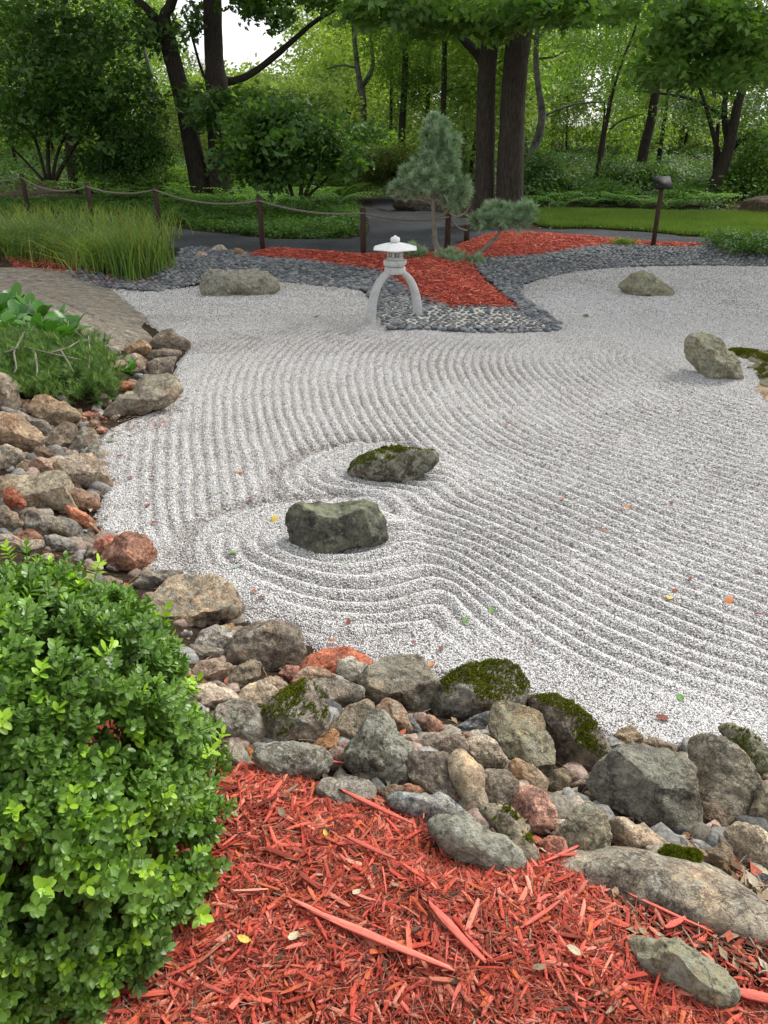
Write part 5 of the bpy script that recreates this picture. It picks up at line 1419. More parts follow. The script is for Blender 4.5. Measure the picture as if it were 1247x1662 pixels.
BC2, BR2 = aty(110, 1120, 1.42), np.array([.23, .22, .20])
box = tag(empty('boxwood_bush', (BC[0], BC[1], .55)), 'dense rounded boxwood bush with small glossy leaves beside the red mulch', 'bush')
def to_local(P): return np.asarray(P) - np.array([BC[0], BC[1], .55])
def box_points(n, r0, r1, hole=0.0):
    out, nr = [], []
    while len(out) < n:
        u = rng.normal(size=3); u /= np.linalg.norm(u)
        lobe = rng.random() < .16; c_, r_b = (BC2, BR2) if lobe else (BC, BR)
        lump = 1 + .07 * float(fbm(np.array([u * 3.1]), 3, 88)[0]) + .035 * float(fbm(np.array([u * 9]), 2, 89)[0])
        if hole and float(fbm(np.array([u * 5.3 + 3]), 2, 90)[0]) < hole: continue
        p = c_ + u * r_b * lump * (r0 + (r1 - r0) * rng.random())
        oc, orr = (BC, BR) if lobe else (BC2, BR2)
        if (((p - oc) / orr) ** 2).sum() < .72: continue
        if p[2] < .56 + .03: continue
        if p[1] < .25: continue
        nn = u / r_b; nn /= np.linalg.norm(nn)
        if nn[1] > .75 and nn[2] < .1: continue
        out.append(p); nr.append(nn)
    return np.array(out), np.array(nr)
for r0, r1, n, hole, nm in ((.91, 1.0, 7000, -.13, 'foliage'), (.76, .91, 3400, -1.2, 'inner_foliage')):
    P, Nn = box_points(n, r0, r1, hole)
    D_ = Nn * .8 + np.array([0, 0, .55]) + rng.normal(0, .38, P.shape)
    tone = fbm(P * 4, 2, 91)
    idx = rng.integers(0, 6, n)
    if nm == 'foliage':
        br = (rng.random(n) < .10 + .35 * (tone > .35)) & (Nn[:, 2] > -.3); idx[br] = rng.integers(6, 8, br.sum())
    idx[rng.random(n) < (.006 if nm == 'foliage' else .05)] = 8
    scatter(nm, to_local(P), dirs_to_euler(D_), rng.uniform(.85, 1.3, n), BOXS, parent=box, idx=idx)
P, Nn = box_points(150, 1.02, 1.09, 0)
scatter('long_shoots', to_local(P), dirs_to_euler(Nn * .8 + np.array([0, 0, .6]) + rng.normal(0, .3, P.shape)), rng.uniform(.9, 1.4, len(P)), BOXS, parent=box, idx=rng.choice([0, 1, 2, 3, 6, 7], len(P)))
# leaves that show largest, one by one: pairs on the nearest shoots
lm = []
for k in range(4):
    mb = MB(); g = (.85, 1, 1.1, 1.2)[k]; oval_leaf(mb, (0, 0, 0), (0, 1, 0), .021, .0115, .12, (g, g, g), droop=.1)
    lm.append(mesh_data('leaf', mb.v[0], mb.f[0], L_BOX if k < 3 else L_BOXN, False, mb.c[0]))
P, Nn = box_points(900, .99, 1.02, 0)
dd = np.linalg.norm(P - EYE, axis=1) + 3 * ((Nn @ (EYE - BC)) < .1)
sel = np.argsort(dd)[:30]
for s in sel:
    ax = Nn[s] * .8 + np.array([0, 0, .5]); ax /= np.linalg.norm(ax)
    Q = Vector(ax).to_track_quat('Z', 'Y').to_matrix()
    for i in range(10):
        a = (i // 2 % 2) * 1.57 + (i % 2) * 3.1416 + rng.normal(0, .15); el = .2 + .09 * i
        dl = Q @ Vector((math.cos(a) * math.cos(el), math.sin(a) * math.cos(el), math.sin(el)))
        o = bpy.data.objects.new('leaf', lm[int(rng.integers(0, 3)) if s % 5 else 3]); COL.objects.link(o); o.parent = box
        o.location = Vector(to_local(P[s] + ax * .005 * i))
        o.rotation_euler = dl.to_track_quat('Y', 'Z').to_euler(); o.scale = (1,) * 3
br = MB()
for k in range(46):
    a = rng.random() * 6.28; e = rng.uniform(.2, 1.35)
    u = np.array([math.cos(a) * math.cos(e), math.sin(a) * math.cos(e), math.sin(e)])
    st = np.array([rng.normal(0, .05), rng.normal(0, .05), 0.0]); en = to_local(BC + u * BR * .88)
    md = st * .4 + en * .6 + rng.normal(0, .04, 3); md[2] *= .85
    br.tube([st, st * .7 + md * .3 + rng.normal(0, .02, 3), md, en], [.009, .007, .004, .002], 5, False)
br.build('branches', M_TWIG, box)

# ================================================================== PLANTS ON THE BANK
def round_leaf(mb, base, d, L, Wd, col, cup=.2):
    d, s, n = frame(d)
    base = np.asarray(base, float); V = [base]; K = 10
    V.append(base + d * L * .5 + n * 0)
    rim = []
    for i in range(K + 1):
        t = -math.pi * .93 + 2 * math.pi * .93 * i / K
        rim.append(base + d * L * (.52 - .52 * math.cos(math.pi - abs(t)) * -1 * -1 if False else .5 - .5 * math.cos(abs(abs(t) - math.pi)) * -1) if False else base + d * L * (.5 + .5 * math.cos(t)) + s * Wd * .5 * math.sin(t) + n * cup * L * .35 * (math.sin(t) ** 2) - n * .10 * L * (.5 + .5 * math.cos(t)) ** 2)
    V = [base + d * L * .5 - n * .02 * L] + rim
    F = [(0, i + 1, i + 2) for i in range(K)]
    mb.add(V, F, col)
def bergenia_mesh(n, L, col=1.0):
    mb = MB()
    for i in range(n):
        a = rng.random() * 6.28; el = rng.uniform(.15, 1.2)
        d = np.array([math.cos(a) * math.cos(el), math.sin(a) * math.cos(el), math.sin(el)])
        st = d * L * rng.uniform(.3, .7); g = rng.uniform(.75, 1.25) * col
        mb.tube([(0, 0, 0), st], [L * .03, L * .03], 4, False, col=(g, g * .9, g * .6))
        round_leaf(mb, st, d * .8 + np.array([0, 0, -.25 + .4 * rng.random()]), L * rng.uniform(.7, 1.1), L * rng.uniform(.6, .85), (g, g, g))
    return mb
def plant_at(px, py, mb, name, label, cat, mat, part='leaves', group=None, dz=0):
    p = at(px, py); e = tag(empty(name, (p[0], p[1], p[2] + dz)), label, cat, group)
    mb.build(part, mat, e, True)
    return e
spots = [(8, 520), (28, 508), (50, 515), (70, 532), (95, 540), (118, 552), (35, 535), (60, 552), (12, 548), (85, 558), (108, 566), (-15, 530)]
bl = ['round-leaved glossy plant, %s' % t for t in ('uppermost of its patch at the picture edge', 'second in the row bordering the bedrock', 'in the middle of the row bordering the bedrock', 'above the creeping pine, fourth from the picture edge',
      'with large cupped leaves against the bedrock crack', 'nearest the gravel end of its patch', 'in the middle of its patch', 'low in its patch over the creeping pine', 'lowest at the picture edge', 'half covered by creeping pine twigs', 'over the red scraps by the creeping pine', 'cut off by the picture edge')]
for k, (x, y) in enumerate(spots):
    plant_at(x, y, bergenia_mesh(11, .16), 'broad_leaved_plant', bl[k], 'plant', L_BERG, dz=.05, group='glossy broad-leaved plants on the bank')
mb = MB()
for a, el, l in ((.3, 1.1, .17), (1.3, .9, .14), (2.6, .95, .15), (3.6, .5, .14), (5.6, .5, .13), (4.6, .6, .12), (.9, 1.3, .16)):
    d = np.array([math.cos(a) * math.cos(el), math.sin(a) * math.cos(el), math.sin(el)]); g = rng.uniform(1, 1.35)
    oval_leaf(mb, (0, 0, 0), d, l, l * .55, .15, (g, g, g), droop=.15)
plant_at(211, 606, mb, 'broad_leaved_plant', 'single bright green plant with spoon-shaped leaves growing between stones by the ledges', 'plant', L_BERG)
mb = MB()
for a, el, l in ((.1, .3, .16), (1.6, 1.0, .13), (2.7, .35, .15), (3.9, .3, .10), (5.3, .3, .12)):
    d = np.array([math.cos(a) * math.cos(el), math.sin(a) * math.cos(el), math.sin(el)])
    oval_leaf(mb, (0, 0, .02), d, l, l * .3, .1, (.85, .8, .9), droop=.25)
plant_at(160, 655, mb, 'seedling', 'star-shaped wild seedling with narrow leaves at the tip of the creeping pine', 'plant', L_BERG)

TUFT_M = [tuft_src('needle_tuft', L_MUGO, 40, .062, .0014, .8, .09) for _ in range(3)]
TUFT_P = [tuft_src('needle_tuft', L_PINE, 56, .10, .0024, .95, .05) for _ in range(3)]
mugo = tag(empty('creeping_pine', tuple(at(90, 620))), 'low creeping pine with bare curling grey stems spreading over the stones of the bank', 'shrub')
mo = np.array(mugo.location)
mp, md_ = [], []
for (x, y, rx, ry, n) in [(20, 585, 40, 40, 130), (60, 590, 40, 35, 150), (100, 595, 45, 35, 160), (140, 590, 40, 35, 140), (165, 610, 28, 35, 110), (30, 625, 35, 30, 110), (75, 635, 35, 28, 100), (120, 635, 35, 25, 90), (150, 568, 26, 10, 25), (172, 640, 22, 20, 50), (115, 578, 26, 10, 25)]:
    for k in range(int(n * .95)):
        a = rng.random() * 6.28; r = math.sqrt(rng.random())
        p = at(x + rx * r * math.cos(a), y + ry * r * math.sin(a))
        h = .03 + .12 * rng.random() * (1 - r * .5)
        mp.append(p + np.array([rng.normal(0, .02), -h * .9, h])); md_.append((rng.normal(0, .55), -.25 + rng.normal(0, .5), .8))
scatter('needles', np.array(mp) - mo, dirs_to_euler(np.array(md_)), rng.uniform(.8, 1.3, len(mp)), TUFT_M, parent=mugo)
stems = MB()
for pts in [[(55, 545), (90, 550), (115, 553), (140, 565), (157, 577)], [(0, 470), (8, 482), (12, 500)], [(60, 565), (45, 600), (50, 625), (46, 632)], [(158, 560), (162, 590), (162, 625)], [(100, 600), (130, 590), (150, 575)], [(78, 600), (82, 628), (80, 640)], [(118, 596), (130, 615), (138, 630)], [(5, 590), (15, 610), (20, 640)], [(30, 600), (60, 590), (100, 600), (150, 610)]]:
    Q = []
    for x, y in pts:
        p = at(x, y); Q.append(p + np.array([0, -.17, .185]) - mo)
    stems.tube(smooth3 := np.array(Q), np.linspace(.010, .005, len(Q)), 6, True)
stems.build('stems', M_PINEBARK, mugo, True)

# long grass clump
def grass_clump(name, label, pts_px, n, H_, mat, z0=.12, wd=.008, lean=.35, group=None, spread=.35, yrange=None):
    base = plane(*pts_px[0], z0)
    e = tag(empty(name, (base[0], base[1], float(hz(base[0], base[1])))), label, 'grass', group)
    e0 = np.array(e.location); mb = MB()
    V, F, C = [], [], []
    for i in range(n):
        x, y = pts_px[int(rng.integers(0, len(pts_px)))]
        b = plane(x + rng.normal(0, 8), y, z0); b[2] = hz(b[0], b[1]); b[:2] += rng.normal(0, spread, 2) * np.array([.5, .8])
        h = H_ * rng.uniform(.55, 1.1); a = rng.random() * 6.28; ln = lean * rng.uniform(.2, 1.6) * h
        hd = np.array([math.cos(a), math.sin(a), 0]); sdv = np.array([-math.sin(a), math.cos(a), 0])
        fa = rng.random() * 3.14; sdv = np.array([math.cos(fa), math.sin(fa), 0])
        g = rng.uniform(.5, 1.4); dry = rng.random() < .2
        col = (g * 2.0, g * 1.15, g * 1.3) if dry else (g, g, g)
        k0 = len(V)
        for t in (0, .35, .7, 1):
            c = b + hd * ln * t * t + np.array([0, 0, h * (t - .22 * t * t * (lean * 2))])
            w = wd * (1 - t ** 2) * .5 * rng.uniform(.9, 1.1)
            V.append(c - sdv * w - e0); V.append(c + sdv * w - e0); C += [col, col]
        for j in range(3): F.append((k0 + 2 * j, k0 + 2 * j + 1, k0 + 2 * j + 3, k0 + 2 * j + 2))
    o = link('blades', mesh_data('blades', V, F, mat, False, np.array(C)), e); o['kind'] = 'stuff'
    return e
grass_clump('long_grass', 'tall bright green iris-like grass clump at the end of the planting by the pebbles', [(225, 440), (240, 437), (255, 432), (210, 438), (235, 430)], 700, .76, L_GRASS, wd=.019, lean=.28, spread=.24)
grass_clump('long_grass', 'tall arching grass clump in the middle of the row in front of the rope fence', [(140, 425), (165, 430), (190, 430), (170, 418), (200, 420)], 1300, .84, L_GRASS, wd=.015, lean=.95, spread=.36)
grass_clump('long_grass', 'arching grass clump over the red mulch scraps, nearest the picture edge', [(20, 405), (60, 412), (90, 415), (-20, 405), (50, 400), (110, 405)], 1800, .84, L_GRASS, wd=.015, lean=1.0, spread=.4)
grass_clump('long_grass', 'grass clump growing around the two farthest rope posts', [(150, 375), (180, 380), (230, 380), (100, 370), (20, 375), (60, 375), (-40, 375), (260, 385)], 1300, .75, L_GRASS, wd=.012, lean=.5, spread=.4)
grass_clump('sedge_tuft', 'small green sedge tuft on the mulch strip near the sign post', [(1013, 397)], 260, .24, L_GRASS, wd=.012, lean=.8, spread=.10)

# ================================================================== ROPE FENCE
M_RUST = simple_mat('rusty_ring', (.05, .025, .015), (.12, .06, .03), 40, .8)
post_tops = [(-70, 276), (35, 283), (141, 297), (250, 302), (421, 319), (590, 339), (726, 346), (758, 366)]
fence_lbl = ['at the picture edge', 'among long grass, nearest the picture edge', 'among long grass, second from the picture edge', 'just behind the tall iris-like grass', 'standing where the red mulch begins', 'directly behind the stone lantern', 'beside the trunk of the garden pine', 'small one nearest the double-trunked tree']
posts = []
post_base = [None, None, None, (262, 388), (427, 411), (590, 418), (726, 405), (757, 392)]
for k, (x, y) in enumerate(post_tops):
    if post_base[k]:
        bp = at(*post_base[k]); t = aty(x, y, bp[1]); t[0] = bp[0]
    else:
        t = plane(x, y, 1.02)
    zb = float(hz(t[0], t[1])) - .05
    e = tag(empty('fence_post', (t[0], t[1], zb), .2), 'slim brown square timber rope post ' + fence_lbl[k], 'post', 'timber posts of the rope fence')
    mb = MB(); hh = t[2] - zb
    mb.box((0, 0, hh / 2), (.085, .085, hh), taper=.97); mb.build('post', M_POST, e)
    mb = MB(); mb.box((0, 0, hh + .008), (.078, .078, .016), taper=.6); mb.build('post_cap', M_POST, e)
    posts.append((t, e))
rl = ['cut off by the picture edge', 'between the two posts in the long grass', 'dipping behind the iris-like grass', 'long span over the ground cover, ending at the mulch', 'span behind the lantern side of the mulch', 'span passing behind the garden pine', 'short last span by the double-trunked tree']
for k in range(len(posts) - 1):
    a, b = posts[k][0].copy(), posts[k + 1][0].copy(); a[2] -= .06; b[2] -= .06
    if k == 6: b[2] -= .02
    L = np.linalg.norm(b - a); sag = .10 * L / 2.2
    pts = [a + (b - a) * t + np.array([0, -.045, -sag * 4 * t * (1 - t)]) for t in np.linspace(0, 1, 17)]
    # three twisted strands
    mb = MB()
    for s in range(3):
        Q = []
        nseg = 70
        for i in range(nseg + 1):
            t = i / nseg; p = a + (b - a) * t + np.array([0, -.045, -sag * 4 * t * (1 - t)])
            ph = t * L * 22 + s * 2.094
            Q.append(p + np.array([0, math.cos(ph) * .008, math.sin(ph) * .008]))
        mb.tube(Q, .0085, 5, False)
    tag(mb.build('rope', M_ROPE, None, True), 'tan rope strung between timber posts, ' + rl[k], 'rope', 'rope spans of the fence')

# ================================================================== STONE LANTERN
fl, frt = plane(604, 524), plane(677, 518)
LC = (fl + frt) / 2
lan = tag(empty('stone_lantern', (LC[0], LC[1], 0)), 'pale granite garden lantern with a white hexagonal cap on two tall arched legs', 'lantern')
half = np.linalg.norm(frt - fl) / 2
ang = math.atan2(frt[1] - fl[1], frt[0] - fl[0])
for sg in (-1, 1):
    V, F = [], []
    K = 14
    for i in range(K + 1):
        t = i / K
        th = t * math.radians(72)
        x = half - (half - .05) * (t ** 2.3); z = -.05 + .70 * (math.sin(th) / math.sin(math.radians(72)))
        w = .088 - .014 * t; dp = .105 - .01 * t
        nx, nz = math.cos(th * .85), math.sin(th * .85)
        for (a, b) in ((-1, -1), (1, -1), (1, 1), (-1, 1)):
            bev = .82 if False else 1
            V.append((sg * (x + a * w / 2 * nx), b * dp / 2, z + a * w / 2 * nz * .8))
    Vb = []
    # chamfered rectangle section: 8 points
    for i in range(K + 1):
        q = [np.array(v) for v in V[i * 4:i * 4 + 4]]
        for j in range(4):
            Vb.append(q[j] * .86 + q[(j + 1) % 4] * .14); Vb.append(q[j] * .14 + q[(j + 1) % 4] * .86)
    F = [(i * 8 + j, i * 8 + (j + 1) % 8, i * 8 + 8 + (j + 1) % 8, i * 8 + 8 + j) for i in range(K) for j in range(8)]
    if sg < 0: F = [f[::-1] for f in F]
    mb = MB(); M = np.array(Matrix.Rotation(ang, 3, 'Z')); mb.add(np.array(Vb) @ M.T, F)
    mb.build('leg', M_GRANITE, lan)

def hexl(prof, n=6, ph=.26): return lathe(prof, n, phase=ph)
mb = MB(); mb.add(*hexl([(0, .615), (.115, .615), (.122, .625), (.122, .690), (.112, .700), (0, .700)])); mb.build('lower_collar', M_GRANITE, lan)
mb = MB(); mb.add(*hexl([(0, .700), (.105, .702), (.132, .725), (.134, .775), (.128, .785), (0, .785)])); mb.build('upper_collar', M_GRANITE, lan)
# firebox: six posts, sill, head, with open windows
fb = MB()
R_ = .088
fb.add(*hexl([(0, .784), (R_ + .004, .785), (R_ + .004, .82), (0, .82)])); fb.add(*hexl([(0, .878), (R_, .878), (R_ + .002, .915), (0, .915)]))
for k in range(6):
    a = .26 + k * math.pi / 3
    fb.box((math.cos(a) * (R_ - .012), math.sin(a) * (R_ - .012), .85), (.026, .026, .066), rz=a)
    am = a + math.pi / 6; rm = (R_ - .012) * math.cos(math.pi / 6)
    fb.box((math.cos(am) * rm, math.sin(am) * rm, .85), (.012, .012, .066), rz=am)
fb.build('firebox', M_GRANITE, lan)
mb = MB(); mb.add(*hexl([(0, .905), (.13, .912), (.265, .920), (.272, .928), (.262, .935), (.19, .960), (.12, .982), (.06, .996), (0, 1.002)], 6, .5)); mb.build('cap', M_CAPST, lan)
mb = MB(); mb.add(*lathe([(0, 1.0), (.045, 1.002), (.052, 1.02), (.053, 1.04), (.045, 1.06), (.02, 1.07), (.008, 1.085), (0, 1.087)], 16)); mb.build('finial', M_CAPST, lan, True)

lan.scale = (1.04, 1.04, .89)

# ================================================================== SIGN
sb = plane(1060, 399, .12)
sg_ = tag(empty('reading_sign', (sb[0], sb[1], float(hz(sb[0], sb[1])) - .03)), 'dark tilted reading panel on a slim brown post, seen from behind', 'sign')
mb = MB(); mb.box((0, 0, .52), (.065, .06, 1.04)); mb.build('post', M_POST, sg_)
mb = MB(); mb.box((0.02, .05, 1.10), (.31, .02, .30), rx=math.radians(-55)); mb.build('panel', M_DARK, sg_)
mb = MB(); mb.box((0.02, .03, 1.07), (.16, .03, .12), rx=math.radians(-38)); mb.build('bracket', M_DARK, sg_)

# ================================================================== GARDEN PINE
PY = float(plane(722, 418, .12)[1])
pine = tag(empty('garden_pine', tuple(aty(722, 421, PY))), 'cloud-pruned blue-green pine with a bare bent trunk rising from the red mulch behind the lantern', 'pine')
po = np.array(pine.location)
def pbranch(pts, r0, r1, name='branch', mat=None, Yv=PY, par=None, org=None, n=7, jit=.1):
    Q = smooth_poly3([aty(x, y, Yv + (q[0] if q else 0)) for (x, y, *q) in pts])
    mb = MB(); mb.tube(np.array(Q) - (po if org is None else org), np.linspace(r0, r1, len(Q)), n, True, jit)
    return mb.build(name, mat or M_PINEBARK, par or pine, True)
def smooth_poly3(P, n=4):
    P = [np.array(p, float) for p in P]; out = []; m = len(P)
    for i in range(m - 1):
        p0, p1, p2, p3 = P[max(i - 1, 0)], P[i], P[i + 1], P[min(i + 2, m - 1)]
        for j in range(n):
            t = j / n; out.append(.5 * ((2 * p1) + (-p0 + p2) * t + (2 * p0 - 5 * p1 + 4 * p2 - p3) * t * t + (-p0 + 3 * p1 - 3 * p2 + p3) * t ** 3))
    out.append(P[-1]); return out
pbranch([(724, 428), (714, 410), (706, 391), (705, 357), (703, 326), (704, 280), (706, 240), (708, 212)], .058, .012, 'trunk')
pbranch([(748, 436, -.3), (761, 424, -.3), (778, 410, -.3), (794, 397, -.3), (806, 384, -.3), (813, 372, -.3)], .042, .024, 'branch')
pbranch([(705, 352), (716, 350, -.1), (726, 344, -.2), (727, 328, -.3), (720, 316, -.3)], .022, .012)
pbranch([(730, 346, -.2), (742, 352, -.3), (755, 345, -.3), (764, 333, -.3)], .014, .008)
pbranch([(703, 320), (690, 312, -.2), (670, 308, -.3), (655, 302, -.3)], .02, .008)
pbranch([(703, 325), (720, 312), (740, 305)], .02, .008)
pbranch([(812, 374, -.3), (830, 366, -.4), (850, 356, -.3)], .02, .008)
pbranch([(812, 374, -.3), (795, 366, -.4), (778, 360, -.3)], .02, .008)
pbranch([(748, 436, -.3), (735, 430, -.5), (715, 428, -.5)], .03, .01)
pbranch([(748, 436, -.3), (770, 440, -.5), (790, 446, -.4)], .03, .01)
pp, pd = [], []
for (x, y, rx, ry, n, dy) in [(708, 203, 17, 12, 34, 0), (702, 218, 22, 14, 44, 0), (722, 232, 22, 16, 50, 0), (710, 250, 28, 16, 60, 0), (735, 246, 10, 8, 10, 0), (695, 268, 26, 18, 60, 0), (722, 272, 22, 16, 50, .1), (668, 292, 24, 17, 55, 0), (694, 292, 26, 18, 60, -.2),
                              (722, 292, 24, 18, 50, 0), (746, 302, 18, 13, 36, 0), (738, 322, 20, 16, 44, 0), (650, 310, 14, 13, 24, 0), (750, 318, 12, 12, 16, 0), (735, 340, 14, 9, 12, 0), (673, 308, 22, 9, 24, 0),
                              (815, 350, 38, 13, 90, -.3), (850, 346, 20, 13, 46, -.3), (786, 357, 24, 11, 42, -.3), (838, 362, 22, 8, 30, -.3), (808, 340, 18, 8, 26, -.3),
                              (672, 410, 17, 11, 32, -.6), (682, 428, 7, 8, 7, -.6), (728, 424, 25, 16, 60, -.6), (746, 438, 24, 17, 60, -.6), (737, 454, 9, 8, 9, -.6), (792, 444, 20, 13, 36, -.5), (772, 428, 12, 8, 14, -.5), (714, 440, 12, 8, 14, -.6), (770, 450, 10, 7, 9, -.5)]:
    c = aty(x, y, PY + dy); s = ((c - EYE) @ FWD) / FPX
    for k in range(int(n * 1.15)):
        u = rng.normal(size=3); u /= np.linalg.norm(u); r = rng.random() ** .35
        p = c + u * r * np.array([rx * s, (rx + ry) * .5 * s, ry * s]) * .85
        pp.append(p - po); pd.append(u * .8 + np.array([0, 0, .45]))
scatter('needles', pp, dirs_to_euler(np.array(pd)), rng.uniform(.8, 1.35, len(pp)), TUFT_P, parent=pine)

# ================================================================== WOODLAND
SRC = {}
def clus(key, kind, mat, n, R, L, k=3, flat=.5):
    SRC[key] = [cluster(key + '_cluster', kind, mat, n, R, L, flat) for _ in range(k)]
clus('maple', 'maple', L_MAPLE, 16, .34, .15)
clus('maple_dark', 'maple', L_DARK, 18, .36, .14)
clus('dark', 'oval', L_DARK, 40, .36, .10)
clus('mid', 'oval', L_MID, 40, .40, .10)
clus('far', 'oval', L_FAR, 46, .60, .14)
clus('olive', 'oval', L_OLIVE, 60, .30, .06)
clus('cover', 'oval', L_COVER, 26, .13, .055, flat=.45)
SRC['mixmaple'] = [SRC['maple_dark'][0], SRC['maple'][0], SRC['maple_dark'][1], SRC['dark'][0]]
FERNS = [fern_src('fern_frond', L_FERN) for _ in range(3)]

def blob_points(blobs, default_Y):
    out = []
    for b in blobs:
        x, y, rx, ry, n = b[:5]; Yv = b[5] if len(b) > 5 else default_Y; dep = b[6] if len(b) > 6 else 1.0
        c = aty(x, y, Yv); s = ((c - EYE) @ FWD) / FPX
        u = rng.normal(size=(n, 3)); u /= np.linalg.norm(u, axis=1)[:, None]; r = rng.random(n) ** .45
        out.append(c + u * r[:, None] * np.array([rx * s, dep, ry * s]))
    P = np.concatenate(out)
    return P

def grow(parent, name, key, P, smin=.8, smax=1.3, tilt=.45, zmin=0.05):
    P = P[P[:, 2] > zmin]
    o = scatter(name, P - np.array(parent.location), rand_rot(len(P), tilt), rng.uniform(smin, smax, len(P)), SRC[key] if isinstance(key, str) else key, parent=parent)
    return o

def tree(name, label, cat, Yv, stems, blobs, key, bark, group=None, crown_top=None, smin=.8, smax=1.3):
    """stems: lists of (px, py, half-width px); the first is the trunk. crown_top: (z0, z1, radius, n) foliage above the picture"""
    b = aty(stems[0][0][0], stems[0][0][1], Yv); zb = float(hz(b[0], b[1]))
    e = tag(empty(name, (b[0], b[1], zb)), label, cat, group); org = np.array([b[0], b[1], zb])
    for k, st in enumerate(stems):
        Q, R = [], []
        for (x, y, w) in st:
            p = aty(x, y, Yv + (.25 * k if k else 0)); Q.append(p); R.append(w * ((p - EYE) @ FWD) / FPX)
        if k == 0:
            Q[0] = np.array([Q[0][0], Q[0][1], zb - .2]); 
        top = st[-1]
        if top[1] < 15:      # carry on upwards out of the picture
            d = Q[-1] - Q[-2]; d /= np.linalg.norm(d) + 1e-9
            d = d * .6 + np.array([0, 0, .4])
            for j in (1, 2, 3):
                Q.append(Q[-1] + d * (2.0 if k == 0 else 1.2) + rng.normal(0, .15, 3)); R.append(R[-1] * .78)
        m = len(Q); Qs = smooth_poly3(Q); Rs = np.interp(np.linspace(0, m - 1, len(Qs)), range(m), R)
        n = 18 if max(R) > .12 else 8
        mb = MB(); mb.tube(np.array(Qs) - org, Rs, n, True, .07)
        mb.build('trunk' if k == 0 else 'branch', bark, e, True)
    if blobs: grow(e, 'crown', key, blob_points(blobs, Yv), smin, smax)
    if crown_top:
        z0, z1, r, n = crown_top
        u = rng.normal(size=(n, 3)); u /= np.linalg.norm(u, axis=1)[:, None]; u *= (rng.random(n) ** .4)[:, None]
        P = np.array([b[0], b[1], (z0 + z1) / 2]) + u * np.array([r, r, (z1 - z0) / 2])
        grow(e, 'upper_crown', key, P, 1.3, 2.2)
    return e

# the big trees
tree('leaning_tree', 'dark leaning tree forking at the top, beside the long-limbed trunk', 'tree', 24,
     [[(333, 322, 20), (326, 305, 17), (315, 250, 15), (303, 190, 14), (292, 140, 14), (280, 95, 14), (272, 60, 13), (268, 25, 9), (280, 0, 8)], [(270, 55, 9), (252, 30, 8), (235, 10, 6), (215, -10, 5)], [(272, 75, 6), (255, 40, 6), (248, 20, 4)]],
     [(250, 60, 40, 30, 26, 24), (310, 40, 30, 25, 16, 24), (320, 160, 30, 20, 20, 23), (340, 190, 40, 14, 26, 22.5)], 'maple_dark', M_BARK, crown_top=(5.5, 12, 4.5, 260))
tree('long_limbed_tree', 'straight dark trunk throwing one long bare limb sideways across the sky gap', 'tree', 24,
     [[(360, 322, 21), (358, 300, 18), (355, 240, 17), (353, 180, 17), (352, 135, 18), (348, 100, 15), (346, 50, 15), (345, 0, 15)], [(362, 130, 9), (375, 132, 6), (400, 124, 5.5), (425, 108, 5), (450, 88, 5), (480, 62, 4), (510, 36, 3.5), (545, 15, 3), (575, 5, 2.5)], [(520, 30, 2), (524, 12, 1.5), (528, 0, 1)], [(352, 150, 3), (330, 120, 2.5), (312, 60, 2), (300, 20, 1.5)]],
     [(430, 12, 40, 22, 26, 22), (455, 30, 18, 14, 7, 22), (400, -10, 50, 20, 30, 22), (520, -8, 60, 14, 34, 22), (390, 165, 50, 14, 34, 22), (420, 185, 60, 18, 50, 22), (360, 178, 40, 18, 34, 22)], 'maple_dark', M_BARK, crown_top=(5.5, 12, 5, 320))
tree('double_trunk_tree', 'large tree with two thick brown trunks rising together behind the garden pine', 'tree', 17.6,
     [[(828, 388, 32), (827, 370, 25), (827, 330, 22.5), (829, 250, 21), (832, 180, 20), (837, 110, 20), (844, 50, 21), (852, 0, 23)],
      [(782, 388, 22), (784, 370, 18), (786, 330, 16.5), (788, 250, 15.5), (789, 170, 15), (791, 110, 15), (797, 60, 14), (806, 10, 12)],
      [(788, 110, 9), (776, 88, 8), (755, 66, 7), (735, 44, 6), (720, 20, 5), (712, 0, 4)], [(850, 55, 7), (865, 30, 6), (885, 5, 5)], [(835, 70, 5), (862, 40, 4), (900, 20, 3), (940, 5, 2)]],
     [(650, 12, 90, 18, 46, 16, 1.5), (760, 20, 60, 22, 46, 16, 1.2), (850, 14, 60, 22, 50, 15.5, 1.0), (930, 10, 60, 18, 40, 15.5, 1.2), (690, 40, 50, 18, 22, 17), (800, 45, 30, 14, 14, 16), (600, 0, 60, 20, 34, 16, 1.5)], 'maple', M_BARKB, crown_top=(5.0, 12, 5.5, 420), smin=.7, smax=1.15)
tree('maple_tree', 'maple whose bright green leafy boughs hang in from the picture edge above the sign', 'tree', 14.5,
     [[(1480, 420, 20), (1470, 300, 17), (1450, 150, 15), (1420, 0, 14)], [(1440, 60, 6), (1330, 20, 5), (1200, 30, 4), (1100, 60, 2.5), (1060, 90, 1.5)], [(1430, 100, 5), (1300, 90, 4), (1200, 100, 2.5), (1130, 125, 1.5)]],
     [(1100, 60, 55, 28, 52, 14), (1170, 50, 60, 40, 70, 14), (1230, 60, 50, 50, 70, 14), (1080, 105, 50, 18, 34, 14), (1150, 120, 60, 16, 40, 14), (1220, 120, 40, 16, 24, 14), (1130, 15, 80, 22, 50, 13.5), (1060, 125, 22, 10, 8, 14), (1000, 15, 50, 12, 16, 14.2)],
     'maple', M_BARK, crown_top=(4.5, 10, 3.5, 200), smin=.6, smax=.95)
